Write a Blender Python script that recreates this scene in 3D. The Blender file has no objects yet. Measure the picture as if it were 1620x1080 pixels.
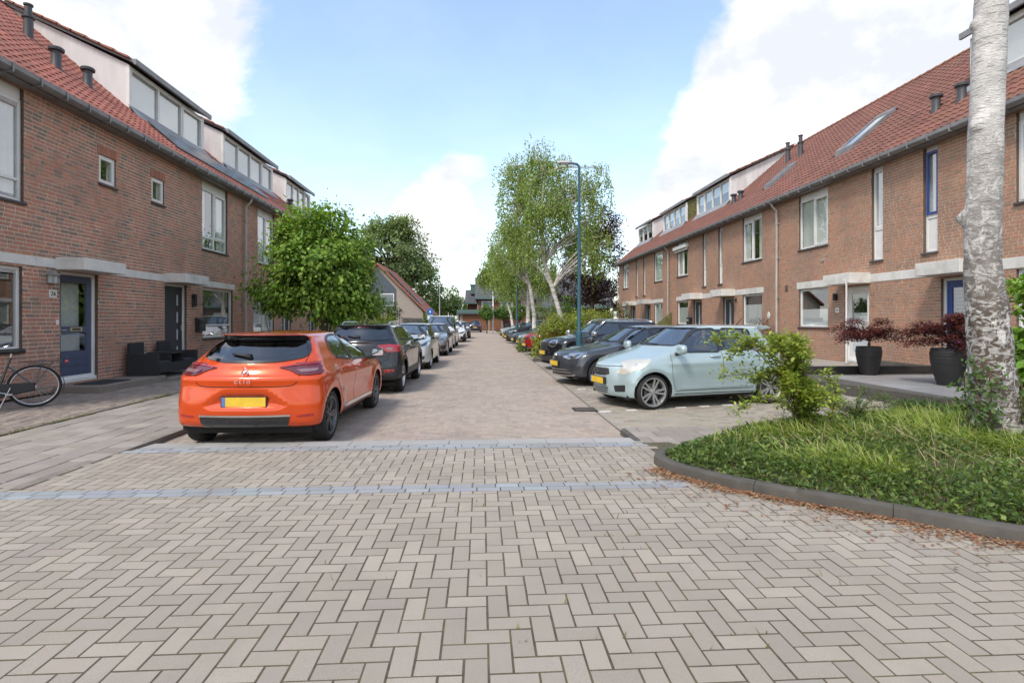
import bpy, bmesh, math, random
import numpy as np
from mathutils import Vector, Matrix, noise
from mathutils.bvhtree import BVHTree
from mathutils.geometry import delaunay_2d_cdt
R = math.radians
rnd = random.Random(7)
U = rnd.uniform
S = bpy.context.scene
C = S.collection

# ---------------------------------------------------------------- camera
F, CAMZ = 845.0, 1.57
YAW = math.atan(48 / F)
cam = bpy.data.objects.new('camera', bpy.data.cameras.new('camera'))
C.objects.link(cam)
cam.location = (0, 0, CAMZ)
cam.rotation_euler = (R(90), 0, -YAW)
cam.data.sensor_width = 36
cam.data.lens = F / 1620 * 36
cam.data.shift_y = -34 / 1620
cam.data.clip_start = .05
cam.data.clip_end = 3000
S.camera = cam

# ---------------------------------------------------------------- sun, sky, exposure
SUN_EL, SUN_AZ = R(52), R(-142)          # azimuth from +Y towards +X
sd = Vector((math.sin(SUN_AZ) * math.cos(SUN_EL), math.cos(SUN_AZ) * math.cos(SUN_EL), math.sin(SUN_EL)))
sun = bpy.data.objects.new('sun', bpy.data.lights.new('sun', 'SUN'))
C.objects.link(sun)
sun.data.energy = 1.8
sun.data.angle = R(12)
sun.data.color = (1, .93, .83)
sun.rotation_euler = sd.to_track_quat('Z', 'Y').to_euler()
sun.location = (0, 0, 40)
S.view_settings.view_transform = 'Standard'
S.view_settings.look = 'None'
S.view_settings.gamma = 1
S.view_settings.use_curve_mapping = False
S.view_settings.exposure = .76
S.cycles.max_bounces = 8
S.cycles.transparent_max_bounces = 12
S.cycles.caustics_reflective = False
S.cycles.caustics_refractive = False

def ndset(n, **kw):
    for k, v in kw.items():
        n.inputs[k.replace('_', ' ')].default_value = v
    return n

def make_world():
    w = bpy.data.worlds.new('World')
    S.world = w
    w.use_nodes = True
    t = w.node_tree
    N, L = t.nodes, t.links
    N.clear()
    out = N.new('ShaderNodeOutputWorld')
    bg = N.new('ShaderNodeBackground')
    L.new(bg.outputs[0], out.inputs[0])
    bg.inputs[1].default_value = .15
    sky = N.new('ShaderNodeTexSky')
    sky.sky_type = 'NISHITA'
    sky.sun_disc = False
    sky.sun_elevation = SUN_EL
    sky.sun_rotation = SUN_AZ
    sky.air_density = 1.0
    sky.dust_density = 1.2
    tc = N.new('ShaderNodeTexCoord')
    def math_(op, a, b=None, c=None):
        m = N.new('ShaderNodeMath'); m.operation = op
        for i, v in enumerate((a, b, c)):
            if v is None: continue
            if isinstance(v, (int, float)): m.inputs[i].default_value = v
            else: L.new(v, m.inputs[i])
        return m.outputs[0]
    sep = N.new('ShaderNodeSeparateXYZ'); L.new(tc.outputs['Generated'], sep.inputs[0])
    # cumulus: noise on the direction, with cloud banks all round the horizon
    mp = N.new('ShaderNodeMapping'); L.new(tc.outputs['Generated'], mp.inputs[0])
    mp.inputs['Scale'].default_value = (1, 1, 1.5)
    nz = N.new('ShaderNodeTexNoise'); L.new(mp.outputs[0], nz.inputs['Vector'])
    ndset(nz, Scale=3.4, Detail=12., Roughness=.60, Distortion=.35)
    bias = None
    def at(px, py):
        u, v = (px - 810) / F, (506 - py) / F
        ca, sa = math.cos(YAW), math.sin(YAW)
        return Vector((sa + u * ca, ca - u * sa, v)).normalized()
    banks = [(at(1480, 130), .36, .42), (at(1250, 190), .20, .34), (at(700, 330), .13, .34), (at(660, 380), .13, .3), (at(790, 420), .10, .12), (at(60, 20), .42, .42), (at(1010, 330), .2, .17), (at(1100, 250), .15, .22),
             (at(1620, -250), .5, .3), (at(-500, 100), .6, .3), (at(2300, 150), .6, .3), (Vector((-.9, -.4, .35)).normalized(), .6, .3), (Vector((.5, -.85, .4)).normalized(), .6, .3), (Vector((-.3, -.9, .5)).normalized(), .5, .25),
             (at(640, 60), .50, -.16), (at(1000, 90), .22, -.14), (at(400, 300), .16, -.06), (at(930, 150), .2, -.1)]
    for d, r, a in banks:
        vm = N.new('ShaderNodeVectorMath'); vm.operation = 'DISTANCE'
        L.new(tc.outputs['Generated'], vm.inputs[0]); vm.inputs[1].default_value = d
        mr = N.new('ShaderNodeMapRange'); mr.interpolation_type = 'SMOOTHSTEP'
        L.new(vm.outputs['Value'], mr.inputs['Value'])
        ndset(mr, From_Min=r * 1.15, From_Max=r * .15, To_Min=0., To_Max=a * .95)
        bias = mr.outputs[0] if bias is None else math_('ADD', bias, mr.outputs[0])
    dens = math_('ADD', nz.outputs['Fac'], bias)
    cl = N.new('ShaderNodeMapRange'); cl.interpolation_type = 'SMOOTHSTEP'
    L.new(dens, cl.inputs['Value']); ndset(cl, From_Min=.57, From_Max=.74, To_Min=0., To_Max=1.)
    # thin veil everywhere, thicker low down
    low = N.new('ShaderNodeMapRange'); L.new(sep.outputs['Z'], low.inputs['Value'])
    ndset(low, From_Min=.0, From_Max=.38, To_Min=.36, To_Max=.10)
    nz2 = N.new('ShaderNodeTexNoise'); L.new(mp.outputs[0], nz2.inputs['Vector']); ndset(nz2, Scale=2.2, Detail=6., Roughness=.6, Distortion=.8)
    veil = math_('MULTIPLY', low.outputs[0], math_('MULTIPLY_ADD', nz2.outputs['Fac'], .9, .55))
    mask = math_('MAXIMUM', cl.outputs[0], math_('MINIMUM', veil, 1.0))
    # cloud body: grey hollows
    nz3 = N.new('ShaderNodeTexNoise'); L.new(mp.outputs[0], nz3.inputs['Vector']); ndset(nz3, Scale=4.2, Detail=10., Roughness=.58)
    cr = N.new('ShaderNodeValToRGB'); L.new(nz3.outputs['Fac'], cr.inputs[0])
    cr.color_ramp.elements[0].position = .40; cr.color_ramp.elements[0].color = (3.5, 3.65, 3.95, 1)
    cr.color_ramp.elements[1].position = .56; cr.color_ramp.elements[1].color = (4.9, 4.95, 5.05, 1)
    skyb = N.new('ShaderNodeMixRGB'); skyb.blend_type = 'MULTIPLY'; skyb.inputs[0].default_value = 1
    L.new(sky.outputs[0], skyb.inputs[1]); skyb.inputs[2].default_value = (1.40, 1.40, 1.32, 1)
    mx = N.new('ShaderNodeMixRGB'); L.new(mask, mx.inputs[0]); L.new(skyb.outputs[0], mx.inputs[1]); L.new(cr.outputs[0], mx.inputs[2])
    L.new(mx.outputs[0], bg.inputs[0])
make_world()

# ---------------------------------------------------------------- materials
def pm(name, col=(.5, .5, .5), rough=.6, metal=0., var=.12, scale=6., bump=0., bscale=60., attr=False, coat=0., spec=.5,
       tint=None, tscale=1.2, tamt=0., local=False, fine=0., trans=0., emit=None, coord=None):
    m = bpy.data.materials.new(name)
    m.use_nodes = True
    t = m.node_tree
    N, L = t.nodes, t.links
    b = N['Principled BSDF']
    b.inputs['Roughness'].default_value = rough
    b.inputs['Metallic'].default_value = metal
    b.inputs['Specular IOR Level'].default_value = spec
    b.inputs['Coat Weight'].default_value = coat
    b.inputs['Coat Roughness'].default_value = .02
    if emit:
        b.inputs['Emission Color'].default_value = (*emit[0], 1); b.inputs['Emission Strength'].default_value = emit[1]
    if local:
        tc = N.new('ShaderNodeTexCoord'); pos = tc.outputs['Object']
    else:
        g = N.new('ShaderNodeNewGeometry'); pos = g.outputs['Position']
    if coord:
        mp = N.new('ShaderNodeMapping'); L.new(pos, mp.inputs[0]); mp.inputs['Scale'].default_value = coord; pos = mp.outputs[0]
    if attr:
        a = N.new('ShaderNodeAttribute'); a.attribute_name = 'col'; src = a.outputs['Color']
    else:
        a = N.new('ShaderNodeRGB'); a.outputs[0].default_value = (*col, 1); src = a.outputs[0]
    def noise_(sc, det=5., ro=.6):
        n = N.new('ShaderNodeTexNoise'); L.new(pos, n.inputs['Vector']); ndset(n, Scale=sc, Detail=det, Roughness=ro)
        return n.outputs['Fac']
    def mul(src, fac, amt):
        mr = N.new('ShaderNodeMapRange'); L.new(fac, mr.inputs['Value']); ndset(mr, From_Min=.3, From_Max=.7, To_Min=1 - amt, To_Max=1 + amt)
        mx = N.new('ShaderNodeMixRGB'); mx.blend_type = 'MULTIPLY'; mx.inputs[0].default_value = 1
        L.new(src, mx.inputs[1]); L.new(mr.outputs[0], mx.inputs[2])
        return mx.outputs[0]
    if var: src = mul(src, noise_(scale), var)
    if fine: src = mul(src, noise_(bscale * 1.5, 2.), fine)
    if tint:
        mr = N.new('ShaderNodeMapRange'); L.new(noise_(tscale, 6., .65), mr.inputs['Value']); ndset(mr, From_Min=.48, From_Max=.68, To_Min=0., To_Max=tamt)
        mx = N.new('ShaderNodeMixRGB'); L.new(mr.outputs[0], mx.inputs[0]); L.new(src, mx.inputs[1]); mx.inputs[2].default_value = (*tint, 1)
        src = mx.outputs[0]
    L.new(src, b.inputs['Base Color'])
    if bump:
        bp = N.new('ShaderNodeBump'); L.new(noise_(bscale, 4.), bp.inputs['Height']); ndset(bp, Strength=bump, Distance=.02)
        L.new(bp.outputs[0], b.inputs['Normal'])
    if trans:
        out = N['Material Output']
        tr = N.new('ShaderNodeBsdfTranslucent')
        hs = N.new('ShaderNodeMixRGB'); hs.blend_type = 'MULTIPLY'; hs.inputs[0].default_value = 1; L.new(src, hs.inputs[1]); hs.inputs[2].default_value = (1.5, 1.45, .7, 1)
        L.new(hs.outputs[0], tr.inputs[0])
        ms = N.new('ShaderNodeMixShader'); ms.inputs[0].default_value = trans
        L.new(b.outputs[0], ms.inputs[1]); L.new(tr.outputs[0], ms.inputs[2]); L.new(ms.outputs[0], out.inputs[0])
    return m

def glass_mat(name, tint, ior=1.5, boost=1.6, rough=0.):
    m = bpy.data.materials.new(name); m.use_nodes = True
    t = m.node_tree; N, L = t.nodes, t.links; N.clear()
    out = N.new('ShaderNodeOutputMaterial')
    tr = N.new('ShaderNodeBsdfTransparent'); tr.inputs[0].default_value = (*tint, 1)
    gl = N.new('ShaderNodeBsdfGlossy'); gl.inputs['Roughness'].default_value = rough; gl.inputs['Color'].default_value = (.95, .97, 1, 1)
    ge = N.new('ShaderNodeNewGeometry'); dt = N.new('ShaderNodeVectorMath'); dt.operation = 'DOT_PRODUCT'; L.new(ge.outputs['Normal'], dt.inputs[0]); L.new(ge.outputs['Incoming'], dt.inputs[1])
    def mm(op, a, b):
        n = N.new('ShaderNodeMath'); n.operation = op; n.use_clamp = True
        for i, v in enumerate((a, b)):
            if isinstance(v, (int, float)): n.inputs[i].default_value = v
            else: L.new(v, n.inputs[i])
        return n.outputs[0]
    ab = N.new('ShaderNodeMath'); ab.operation = 'ABSOLUTE'; L.new(dt.outputs['Value'], ab.inputs[0])
    f0 = ((ior - 1) / (ior + 1)) ** 2 * boost
    mu = N.new('ShaderNodeMath'); mu.operation = 'MULTIPLY_ADD'; mu.use_clamp = True; L.new(mm('POWER', mm('SUBTRACT', 1., ab.outputs[0]), 4.), mu.inputs[0]); mu.inputs[1].default_value = 1 - f0; mu.inputs[2].default_value = f0
    ms = N.new('ShaderNodeMixShader'); L.new(mu.outputs[0], ms.inputs[0]); L.new(tr.outputs[0], ms.inputs[1]); L.new(gl.outputs[0], ms.inputs[2])
    L.new(ms.outputs[0], out.inputs[0])
    return m

M = {}
M['paver'] = pm('concrete_paver', attr=True, rough=.9, var=.09, scale=.8, bump=.35, bscale=200., fine=.22, tint=(.235, .205, .17), tscale=.9, tamt=.5)
M['joint'] = pm('joint_sand', (.080, .059, .041), .95, var=.35, scale=25., tint=(.12, .13, .05), tscale=2.5, tamt=.55)
M['clay'] = pm('clay_paver', attr=True, rough=.88, var=.14, scale=1.2, bump=.3, bscale=150., fine=.15, tint=(.24, .20, .15), tscale=.6, tamt=.4)
M['clayfar'] = pm('clay_paving_far', (.34, .275, .225), .9, var=.12, scale=.8, fine=.2, bscale=20., tint=(.27, .22, .18), tscale=.35, tamt=.35)
M['parkfar'] = pm('parking_paving_far', (.27, .24, .20), .9, var=.15, scale=1., fine=.2, bscale=30., tint=(.16, .15, .09), tscale=.8, tamt=.45)
M['tilepave'] = pm('concrete_tile', attr=True, rough=.9, var=.12, scale=2., bump=.3, bscale=200., fine=.13, tint=(.23, .19, .15), tscale=.9, tamt=.45)
M['soil'] = pm('soil', (.07, .052, .035), .95, var=.4, scale=9., bump=.6, bscale=40.)
M['kerb'] = pm('kerb_concrete', (.10, .09, .078), .9, var=.28, scale=5., bump=.7, bscale=160., fine=.2, tint=(.085, .08, .06), tscale=3.5, tamt=.6)
M['kerbpale'] = pm('pale_kerb_concrete', (.22, .198, .172), .9, var=.2, scale=5., bump=.4, bscale=160., tint=(.13, .115, .09), tscale=3., tamt=.5)
M['land'] = pm('land', (.10, .11, .05), .95, var=.3, scale=.3)
M['brick'] = pm('brick', attr=True, rough=.88, var=.10, scale=14., bump=.35, bscale=120., fine=.14, tint=(.17, .14, .12), tscale=.8, tamt=.45, coord=(1, 1, .45))
M['mortarL'] = pm('mortar_left', (.66, .575, .475), .95, var=.18, scale=2.5, bump=.2, bscale=90., tint=(.22, .18, .15), tscale=.6, tamt=.6)
M['mortarR'] = pm('mortar_right', (.50, .42, .33), .95, var=.15, scale=2.5, bump=.2, bscale=90., tint=(.22, .19, .15), tscale=.6, tamt=.5)
M['tile'] = pm('roof_tile', attr=True, rough=.7, var=.15, scale=3., bump=.2, bscale=60., tint=(.17, .085, .06), tscale=.8, tamt=.5)
M['white'] = pm('white_paint', (.74, .73, .71), .42, var=.05, scale=3., tint=(.52, .49, .45), tscale=2., tamt=.3)
M['conc'] = pm('white_concrete', (.66, .645, .61), .8, var=.09, scale=5., bump=.25, bscale=80., tint=(.36, .33, .28), tscale=1.4, tamt=.5)
M['sill'] = pm('dark_sill', (.075, .065, .062), .7, var=.2)
M['zinc'] = pm('zinc', (.36, .355, .36), .45, .35, var=.2, scale=2.5, tint=(.20, .19, .18), tscale=2., tamt=.5)
M['gutter'] = pm('gutter_zinc', (.23, .225, .23), .5, .25, var=.2, scale=3.)
M['cheek'] = pm('dormer_cheek', (.66, .64, .645), .75, var=.12, scale=1.5, tint=(.42, .385, .37), tscale=1.3, tamt=.6, coord=(1, 1, .25))
M['moss'] = pm('mossy_cheek', (.13, .13, .05), .9, var=.4, scale=5.)
M['flue'] = pm('flue_plastic', (.055, .055, .062), .5, var=.15)
M['blue'] = pm('blue_door_paint', (.075, .092, .155), .4, var=.08)
M['bluebright'] = pm('bright_blue_paint', (.025, .055, .23), .4, var=.08)
M['anth'] = pm('anthracite_paint', (.035, .038, .048), .45, var=.08)
M['black'] = pm('black_plastic', (.02, .02, .022), .5, var=.1)
M['rattan'] = pm('black_rattan', (.024, .024, .027), .7, var=.3, scale=120., bump=.8, bscale=150.)
M['steel'] = pm('steel', (.55, .55, .56), .3, .9, var=.05)
M['brass'] = pm('brass', (.62, .52, .34), .4, .6, var=.05)
M['glass'] = glass_mat('window_glass', (.84, .88, .88), 1.5, 5.5)
M['frost'] = pm('frosted_glass', (.50, .54, .55), .35, var=.12, scale=2.)
M['curtain'] = pm('curtain', (.80, .80, .78), .9, var=.06)
M['blind'] = pm('window_blind', (.80, .80, .78), .7, var=.04)
M['darkblind'] = pm('dark_green_blind', (.045, .075, .07), .7, var=.05)
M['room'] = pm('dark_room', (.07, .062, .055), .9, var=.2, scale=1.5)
M['panel'] = pm('white_panel', (.72, .71, .69), .5, var=.04)
M['solar'] = pm('solar_panel', (.10, .11, .125), .22, .3, var=.1)
M['ridge'] = pm('ridge_tile', (.30, .105, .065), .75, var=.25, scale=5., tint=(.14, .12, .07), tscale=3., tamt=.5)
M['plate'] = pm('number_plate_enamel', (.72, .71, .66), .4, var=.03)
M['wood'] = pm('brown_wood', (.20, .085, .04), .6, var=.15, scale=4.)
M['fence'] = pm('grey_fence_wood', (.24, .21, .18), .85, var=.2, scale=4.)

# ---------------------------------------------------------------- mesh helpers
class MB:
    def __init__(s):
        s.v = []; s.f = []; s.m = []; s.c = []
    def face(s, pts, m=0, c=None):
        i = len(s.v); s.v.extend([tuple(p) for p in pts]); s.f.append(tuple(range(i, i + len(pts)))); s.m.append(m); s.c.append(c)
    def faces(s, vs, fs, m=0, c=None):
        i = len(s.v); s.v.extend([tuple(p) for p in vs])
        for f in fs: s.f.append(tuple(i + k for k in f)); s.m.append(m); s.c.append(c)
    def box(s, x0, x1, y0, y1, z0, z1, m=0, c=None, mat=None):
        vs = [(x, y, z) for x in (x0, x1) for y in (y0, y1) for z in (z0, z1)]
        if mat is not None: vs = [mat @ Vector(p) for p in vs]
        s.faces(vs, [(0, 1, 3, 2), (4, 6, 7, 5), (0, 4, 5, 1), (2, 3, 7, 6), (0, 2, 6, 4), (1, 5, 7, 3)], m, c)
        return s
    def tube(s, pts, rad, n=8, m=0, c=None, cap=True):
        pts = [Vector(p) for p in pts]
        if not hasattr(rad, '__len__'): rad = [rad] * len(pts)
        i0 = len(s.v); ref = None
        for k, p in enumerate(pts):
            d = (pts[min(k + 1, len(pts) - 1)] - pts[max(k - 1, 0)])
            d = d.normalized() if d.length > 1e-9 else Vector((0, 0, 1))
            if ref is None: ref = Vector((1, 0, 0)) if abs(d.x) < .8 else Vector((0, 1, 0))
            a = (ref - d * ref.dot(d)).normalized(); ref = a; b = d.cross(a)
            for j in range(n):
                t = 2 * math.pi * j / n
                s.v.append(tuple(p + (a * math.cos(t) + b * math.sin(t)) * rad[k]))
        for k in range(len(pts) - 1):
            for j in range(n):
                q = i0 + k * n; j2 = (j + 1) % n
                s.f.append((q + j, q + j2, q + n + j2, q + n + j)); s.m.append(m); s.c.append(c)
        if cap:
            for base in (i0, i0 + (len(pts) - 1) * n):
                s.f.append(tuple(base + j for j in range(n))); s.m.append(m); s.c.append(c)
        return s
    def lathe(s, prof, n=24, mat=None, m=0, c=None, closed=False):
        """prof: (r, z) list, axis z"""
        i0 = len(s.v)
        for r, z in prof:
            for j in range(n):
                t = 2 * math.pi * j / n; p = Vector((r * math.cos(t), r * math.sin(t), z))
                s.v.append(tuple(mat @ p if mat is not None else p))
        K = len(prof)
        for k in range(K if closed else K - 1):
            for j in range(n):
                a, b = i0 + k * n, i0 + ((k + 1) % K) * n; j2 = (j + 1) % n
                s.f.append((a + j, a + j2, b + j2, b + j)); s.m.append(m); s.c.append(c)
        return s
    def prism(s, poly, f, d0, d1, m=0, c=None):
        """poly 2-D; f(a, b, d) -> point; extruded between d0 and d1"""
        n = len(poly); i = len(s.v)
        s.v.extend([tuple(f(a, b, d0)) for a, b in poly]); s.v.extend([tuple(f(a, b, d1)) for a, b in poly])
        fs = [tuple(range(n)), tuple(range(n, 2 * n))] + [(k, (k + 1) % n, n + (k + 1) % n, n + k) for k in range(n)]
        for q in fs: s.f.append(tuple(i + k for k in q)); s.m.append(m); s.c.append(c)
        return s
    def mesh(s, name, mats, smooth=False):
        me = bpy.data.meshes.new(name)
        me.from_pydata(s.v, [], s.f)
        for m in (mats if isinstance(mats, (list, tuple)) else [mats]): me.materials.append(M[m] if isinstance(m, str) else m)
        if any(s.m): me.polygons.foreach_set('material_index', s.m)
        if any(c is not None for c in s.c):
            a = me.attributes.new('col', 'FLOAT_COLOR', 'FACE')
            a.data.foreach_set('color', np.array([(*(c or (.5, .5, .5)), 1) for c in s.c], dtype=np.float32).ravel())
        if smooth is not False:
            me.polygons.foreach_set('use_smooth', [True] * len(s.f))
            if smooth is not True:
                try: me.set_sharp_from_angle(angle=R(smooth))
                except Exception: pass
        me.update()
        return me
    def build(s, name, mats, parent=None, smooth=False, **tags):
        return link(name, s.mesh(name, mats, smooth), parent, **tags)

def link(name, data, parent=None, loc=None, rz=0., **tags):
    o = bpy.data.objects.new(name, data); C.objects.link(o)
    if parent is not None: o.parent = parent
    if loc is not None: o.location = loc
    if rz: o.rotation_euler = (0, 0, rz)
    for k, v in tags.items():
        if v is not None: o[k] = v
    return o

def thing(name, label, cat, loc=(0, 0, 0), rz=0., group=None):
    return link(name, None, None, loc, rz, label=label, category=cat, group=group)

def fixn(o):
    bm = bmesh.new(); bm.from_mesh(o.data); bmesh.ops.remove_doubles(bm, verts=bm.verts, dist=1e-5); bmesh.ops.recalc_face_normals(bm, faces=bm.faces); bm.to_mesh(o.data); bm.free(); return o

def bev(o, w=.01, seg=2):
    md = o.modifiers.new('bevel', 'BEVEL'); md.width = w; md.segments = seg; md.limit_method = 'ANGLE'; md.angle_limit = R(40)
    return o

def jit(c, a=.1, h=.015):
    k = U(1 - a, 1 + a)
    return tuple(max(.005, x * k * U(1 - h, 1 + h)) for x in c)

def text_mesh(name, s, size, depth=.003, spacing=1.):
    cu = bpy.data.curves.new(name, 'FONT'); cu.body = s; cu.size = size; cu.extrude = depth; cu.align_x = 'CENTER'; cu.align_y = 'CENTER'; cu.space_character = spacing
    o = bpy.data.objects.new(name, cu); C.objects.link(o)
    dg = bpy.context.evaluated_depsgraph_get(); dg.update()
    me = bpy.data.meshes.new_from_object(o.evaluated_get(dg))
    bpy.data.objects.remove(o); bpy.data.curves.remove(cu)
    return me

def campx(p):
    ca, sa = math.cos(YAW), math.sin(YAW); x, y, z = p
    dz = x * sa + y * ca
    if dz < .1: return None
    return 810 + F * (x * ca - y * sa) / dz, 506 - F * (z - CAMZ) / dz, dz
def inview(p, mrg=30):
    q = campx(p)
    return q is not None and -mrg < q[0] < 1620 + mrg and -mrg < q[1] < 1080 + mrg
# ================================================================ ground, road, pavements
def sheet(name, poly, z, mat, **kw):
    mb = MB(); mb.face([(x, y, z) for x, y in poly]); return mb.build(name, mat, kind='structure', **kw)

def inpoly(x, y, P):
    r = False; n = len(P)
    for i in range(n):
        x0, y0 = P[i]; x1, y1 = P[(i + 1) % n]
        if (y0 > y) != (y1 > y) and x < (x1 - x0) * (y - y0) / (y1 - y0) + x0: r = not r
    return r

sheet('ground', [(-600, -100), (600, -100), (600, 900), (-600, 900)], -.05, 'land')

PZ = .07    # raised table and pavements
# raised table: flat part, then a ramp down to the street
mb = MB()
mb.face([(-14, -8, PZ - .0012), (14, -8, PZ - .0012), (14, 5.0, PZ - .0012), (-14, 5.0, PZ - .0012)])
mb.face([(-4.2, 5.0, PZ - .0012), (2.6, 5.0, PZ - .0012), (2.6, 6.45, PZ - .0012), (-4.2, 6.45, PZ - .0012)])
table = mb.build('road_table', 'joint', kind='structure')
street = sheet('street', [(-4.08, 6.4), (1.95, 6.4), (1.95, 80), (-4.08, 80)], -.003, 'clayfar')
parking = sheet('parking_area', [(1.97, 7.0), (6.3, 7.0), (6.3, 62), (1.97, 62)], -.006, 'parkfar')
pavement = sheet('pavement', [(-6.25, 4.95), (-4.2, 4.95), (-4.2, 80), (-6.25, 80)], PZ - .008, 'joint')
forecourt = sheet('forecourt', [(-9.2, 4.9), (-6.27, 4.9), (-6.27, 45), (-9.2, 45)], PZ - .004, 'joint')
footpath = sheet('footpath', [(1.90, 5.2), (14, 5.2), (14, 8.1), (6.3, 8.1), (6.3, 7.3), (1.97, 7.3)], PZ - .012, 'joint')
frontpath = sheet('front_path', [(6.32, 8.12), (14, 8.12), (14, 43), (6.32, 43)], PZ - .010, 'joint')

# verge outline (near kerb, from the nose along the corner, then the back)
NEAR = [(2.42, 6.02), (2.10, 5.86), (1.88, 5.62), (1.83, 5.38), (1.93, 5.06), (2.20, 4.68), (2.60, 4.30), (3.02, 3.96), (3.57, 3.46), (4.3, 2.95), (5.4, 2.3), (7, 1.6), (10, .9)]
BACK = [(13, 8.2), (10, 8.15), (7.72, 7.86), (5.16, 7.50), (3.9, 7.05), (2.9, 6.45), (2.5, 6.12)]

def flat_piece(mb, cx, cy, lx, ly, z, c, ch=.004, dz=.008, rot=0., tilt=0.):
    """one paving stone: chamfered top"""
    hx, hy = lx / 2, ly / 2
    vs = []
    ca, sa = math.cos(rot), math.sin(rot)
    tx, ty = U(-tilt, tilt), U(-tilt, tilt)
    for (k, zz) in ((1, z - dz), (0, z)):
        for sx, sy in ((-1, -1), (1, -1), (1, 1), (-1, 1)):
            x, y = sx * (hx - (0 if k else ch)), sy * (hy - (0 if k else ch))
            vs.append((cx + x * ca - y * sa, cy + x * sa + y * ca, zz + (0 if k else tx * x + ty * y)))
    mb.faces(vs, [(4, 5, 6, 7), (0, 1, 5, 4), (1, 2, 6, 5), (2, 3, 7, 6), (3, 0, 4, 7)], 0, c)

def lay(name, rest, parent, items, mat, palette, nsingle=300, dz=.009, ch=.003, tilt=.012):
    """items: (cx, cy, lx, ly, z, rot, colour). The nearest become single pieces, the rest one part."""
    items.sort(key=lambda i: i[0] ** 2 + i[1] ** 2 + (0 if inview((i[0], i[1], i[4]), 0) else 1e6))
    cache = {}; mb = MB()
    for k, (cx, cy, lx, ly, z, rot, c) in enumerate(items):
        if k < nsingle:
            ci = rnd.randrange(len(palette)); tv = rnd.randrange(3); key = (round(lx, 3), round(ly, 3), ci, tv)
            if key not in cache:
                p = MB(); flat_piece(p, 0, 0, lx, ly, 0, palette[ci], ch, dz, 0, tilt); cache[key] = p.mesh(name, mat)
            link(name, cache[key], parent, (cx, cy, z), rot)
        else: flat_piece(mb, cx, cy, lx, ly, z, c, ch, dz, rot, tilt)
    if mb.f: mb.build(rest, mat, parent, kind='stuff')

def herring(x0, x1, y0, y1, w, gap, ok, z, base, var, ycut=None):
    out = []
    nx, ny = int((x1 - x0) / w) + 4, int((y1 - y0) / w) + 4
    for j in range(-2, ny):
        k0 = -(j // 4) - 2
        for k in range(k0, k0 + nx // 4 + 6):
            i = j + 4 * k
            a = (x0 + (i + 1) * w, y0 + (j + .5) * w, 2 * w - gap, w - gap)
            b = (x0 + (i + 2.5) * w, y0 + j * w, w - gap, 2 * w - gap)
            for cx, cy, lx, ly in (a, b):
                if not (x0 - .2 < cx < x1 + .2 and ok(cx, cy)): continue
                spans = [(cy, ly)]
                if ycut and cx < 1.85: spans = [((max(cy - ly / 2, p) + min(cy + ly / 2, q)) / 2, min(cy + ly / 2, q) - max(cy - ly / 2, p)) for p, q in ycut]
                for cy, ly in spans:
                    if ly > .018: out.append((cx + U(-.0012, .0012), cy + U(-.0012, .0012), lx, ly, z(cx, cy) + U(-.0006, .0010), U(-.007, .007), jit(base, var)))
    return out

PAV = (.318, .279, .231)
pal = [jit(PAV, .10, .012) for _ in range(9)]
kerbpoly = NEAR + BACK
def ok_table(x, y):
    if inpoly(x, y, kerbpoly): return False
    if y > 6.46: return False
    if y > 4.98: return -4.08 < x < 2.0
    if y > 4.80 and x > 1.86 and x < 2.3: return True
    return -9 < x < 9 and (inview((x, y, PZ), 120))
def ok_band2(x, y):
    return not (6.265 < y < 6.46)
YCUT = [(-9, 4.69), (4.905, 6.255)]
its = herring(-9, 9, 1.3, 6.5, .1075, .0068, lambda x, y: ok_table(x, y), lambda x, y: PZ, PAV, .11, YCUT)
lay('paver', 'paving_field', table, its, 'paver', pal, tilt=.003, dz=.006, ch=.0025)
# two double courses of pale blue-grey pavers
band = []
BL = (.27, .288, .305)
for (ya, xa, xb) in ((4.745, -6.2, 1.84), (4.85, -6.2, 1.84), (6.31, -4.08, 1.80), (6.415, -4.08, 1.80)):
    x = xa + U(0, .1)
    while x < xb:
        band.append((x + .105, ya, .204, .100, PZ + .001, 0, jit(BL, .12))); x += .2095
lay('blue_paver', 'blue_paver_courses', table, band, 'paver', [jit(BL, .12, .03) for _ in range(8)], 160, tilt=.003)
# slab ramp
slabs = []; x = -4.0
while x < 1.7:
    slabs.append((x + .3, 6.63, .592, .30, .045, 0, jit((.335, .33, .32), .06))); x += .6
for s_ in slabs:
    mb = MB(); cx, cy, lx, ly = s_[:4]
    mb.faces([(cx - lx / 2, cy - ly / 2, PZ), (cx + lx / 2, cy - ly / 2, PZ), (cx + lx / 2, cy + ly / 2, PZ - .012), (cx - lx / 2, cy + ly / 2, PZ - .012),
              (cx - lx / 2, cy - ly / 2, -.05), (cx + lx / 2, cy - ly / 2, -.05), (cx + lx / 2, cy + ly / 2, -.05), (cx - lx / 2, cy + ly / 2, -.05)],
             [(0, 1, 2, 3), (0, 4, 5, 1), (1, 5, 6, 2), (2, 6, 7, 3), (3, 7, 4, 0)], 0, s_[6])
    mb.build('ramp_slab', 'paver', table)
# street clay bricks
CL = (.325, .272, .228)
its = herring(-4.1, 1.95, 6.78, 21, .093, .006, lambda x, y: -4.06 < x < 1.93 and 6.82 < y < 21, lambda x, y: 0, CL, .13)
lay('street_brick', 'street_brick_field', street, its, 'clay', [jit(CL, .13, .03) for _ in range(9)], 300, ch=.006, tilt=.03)
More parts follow.
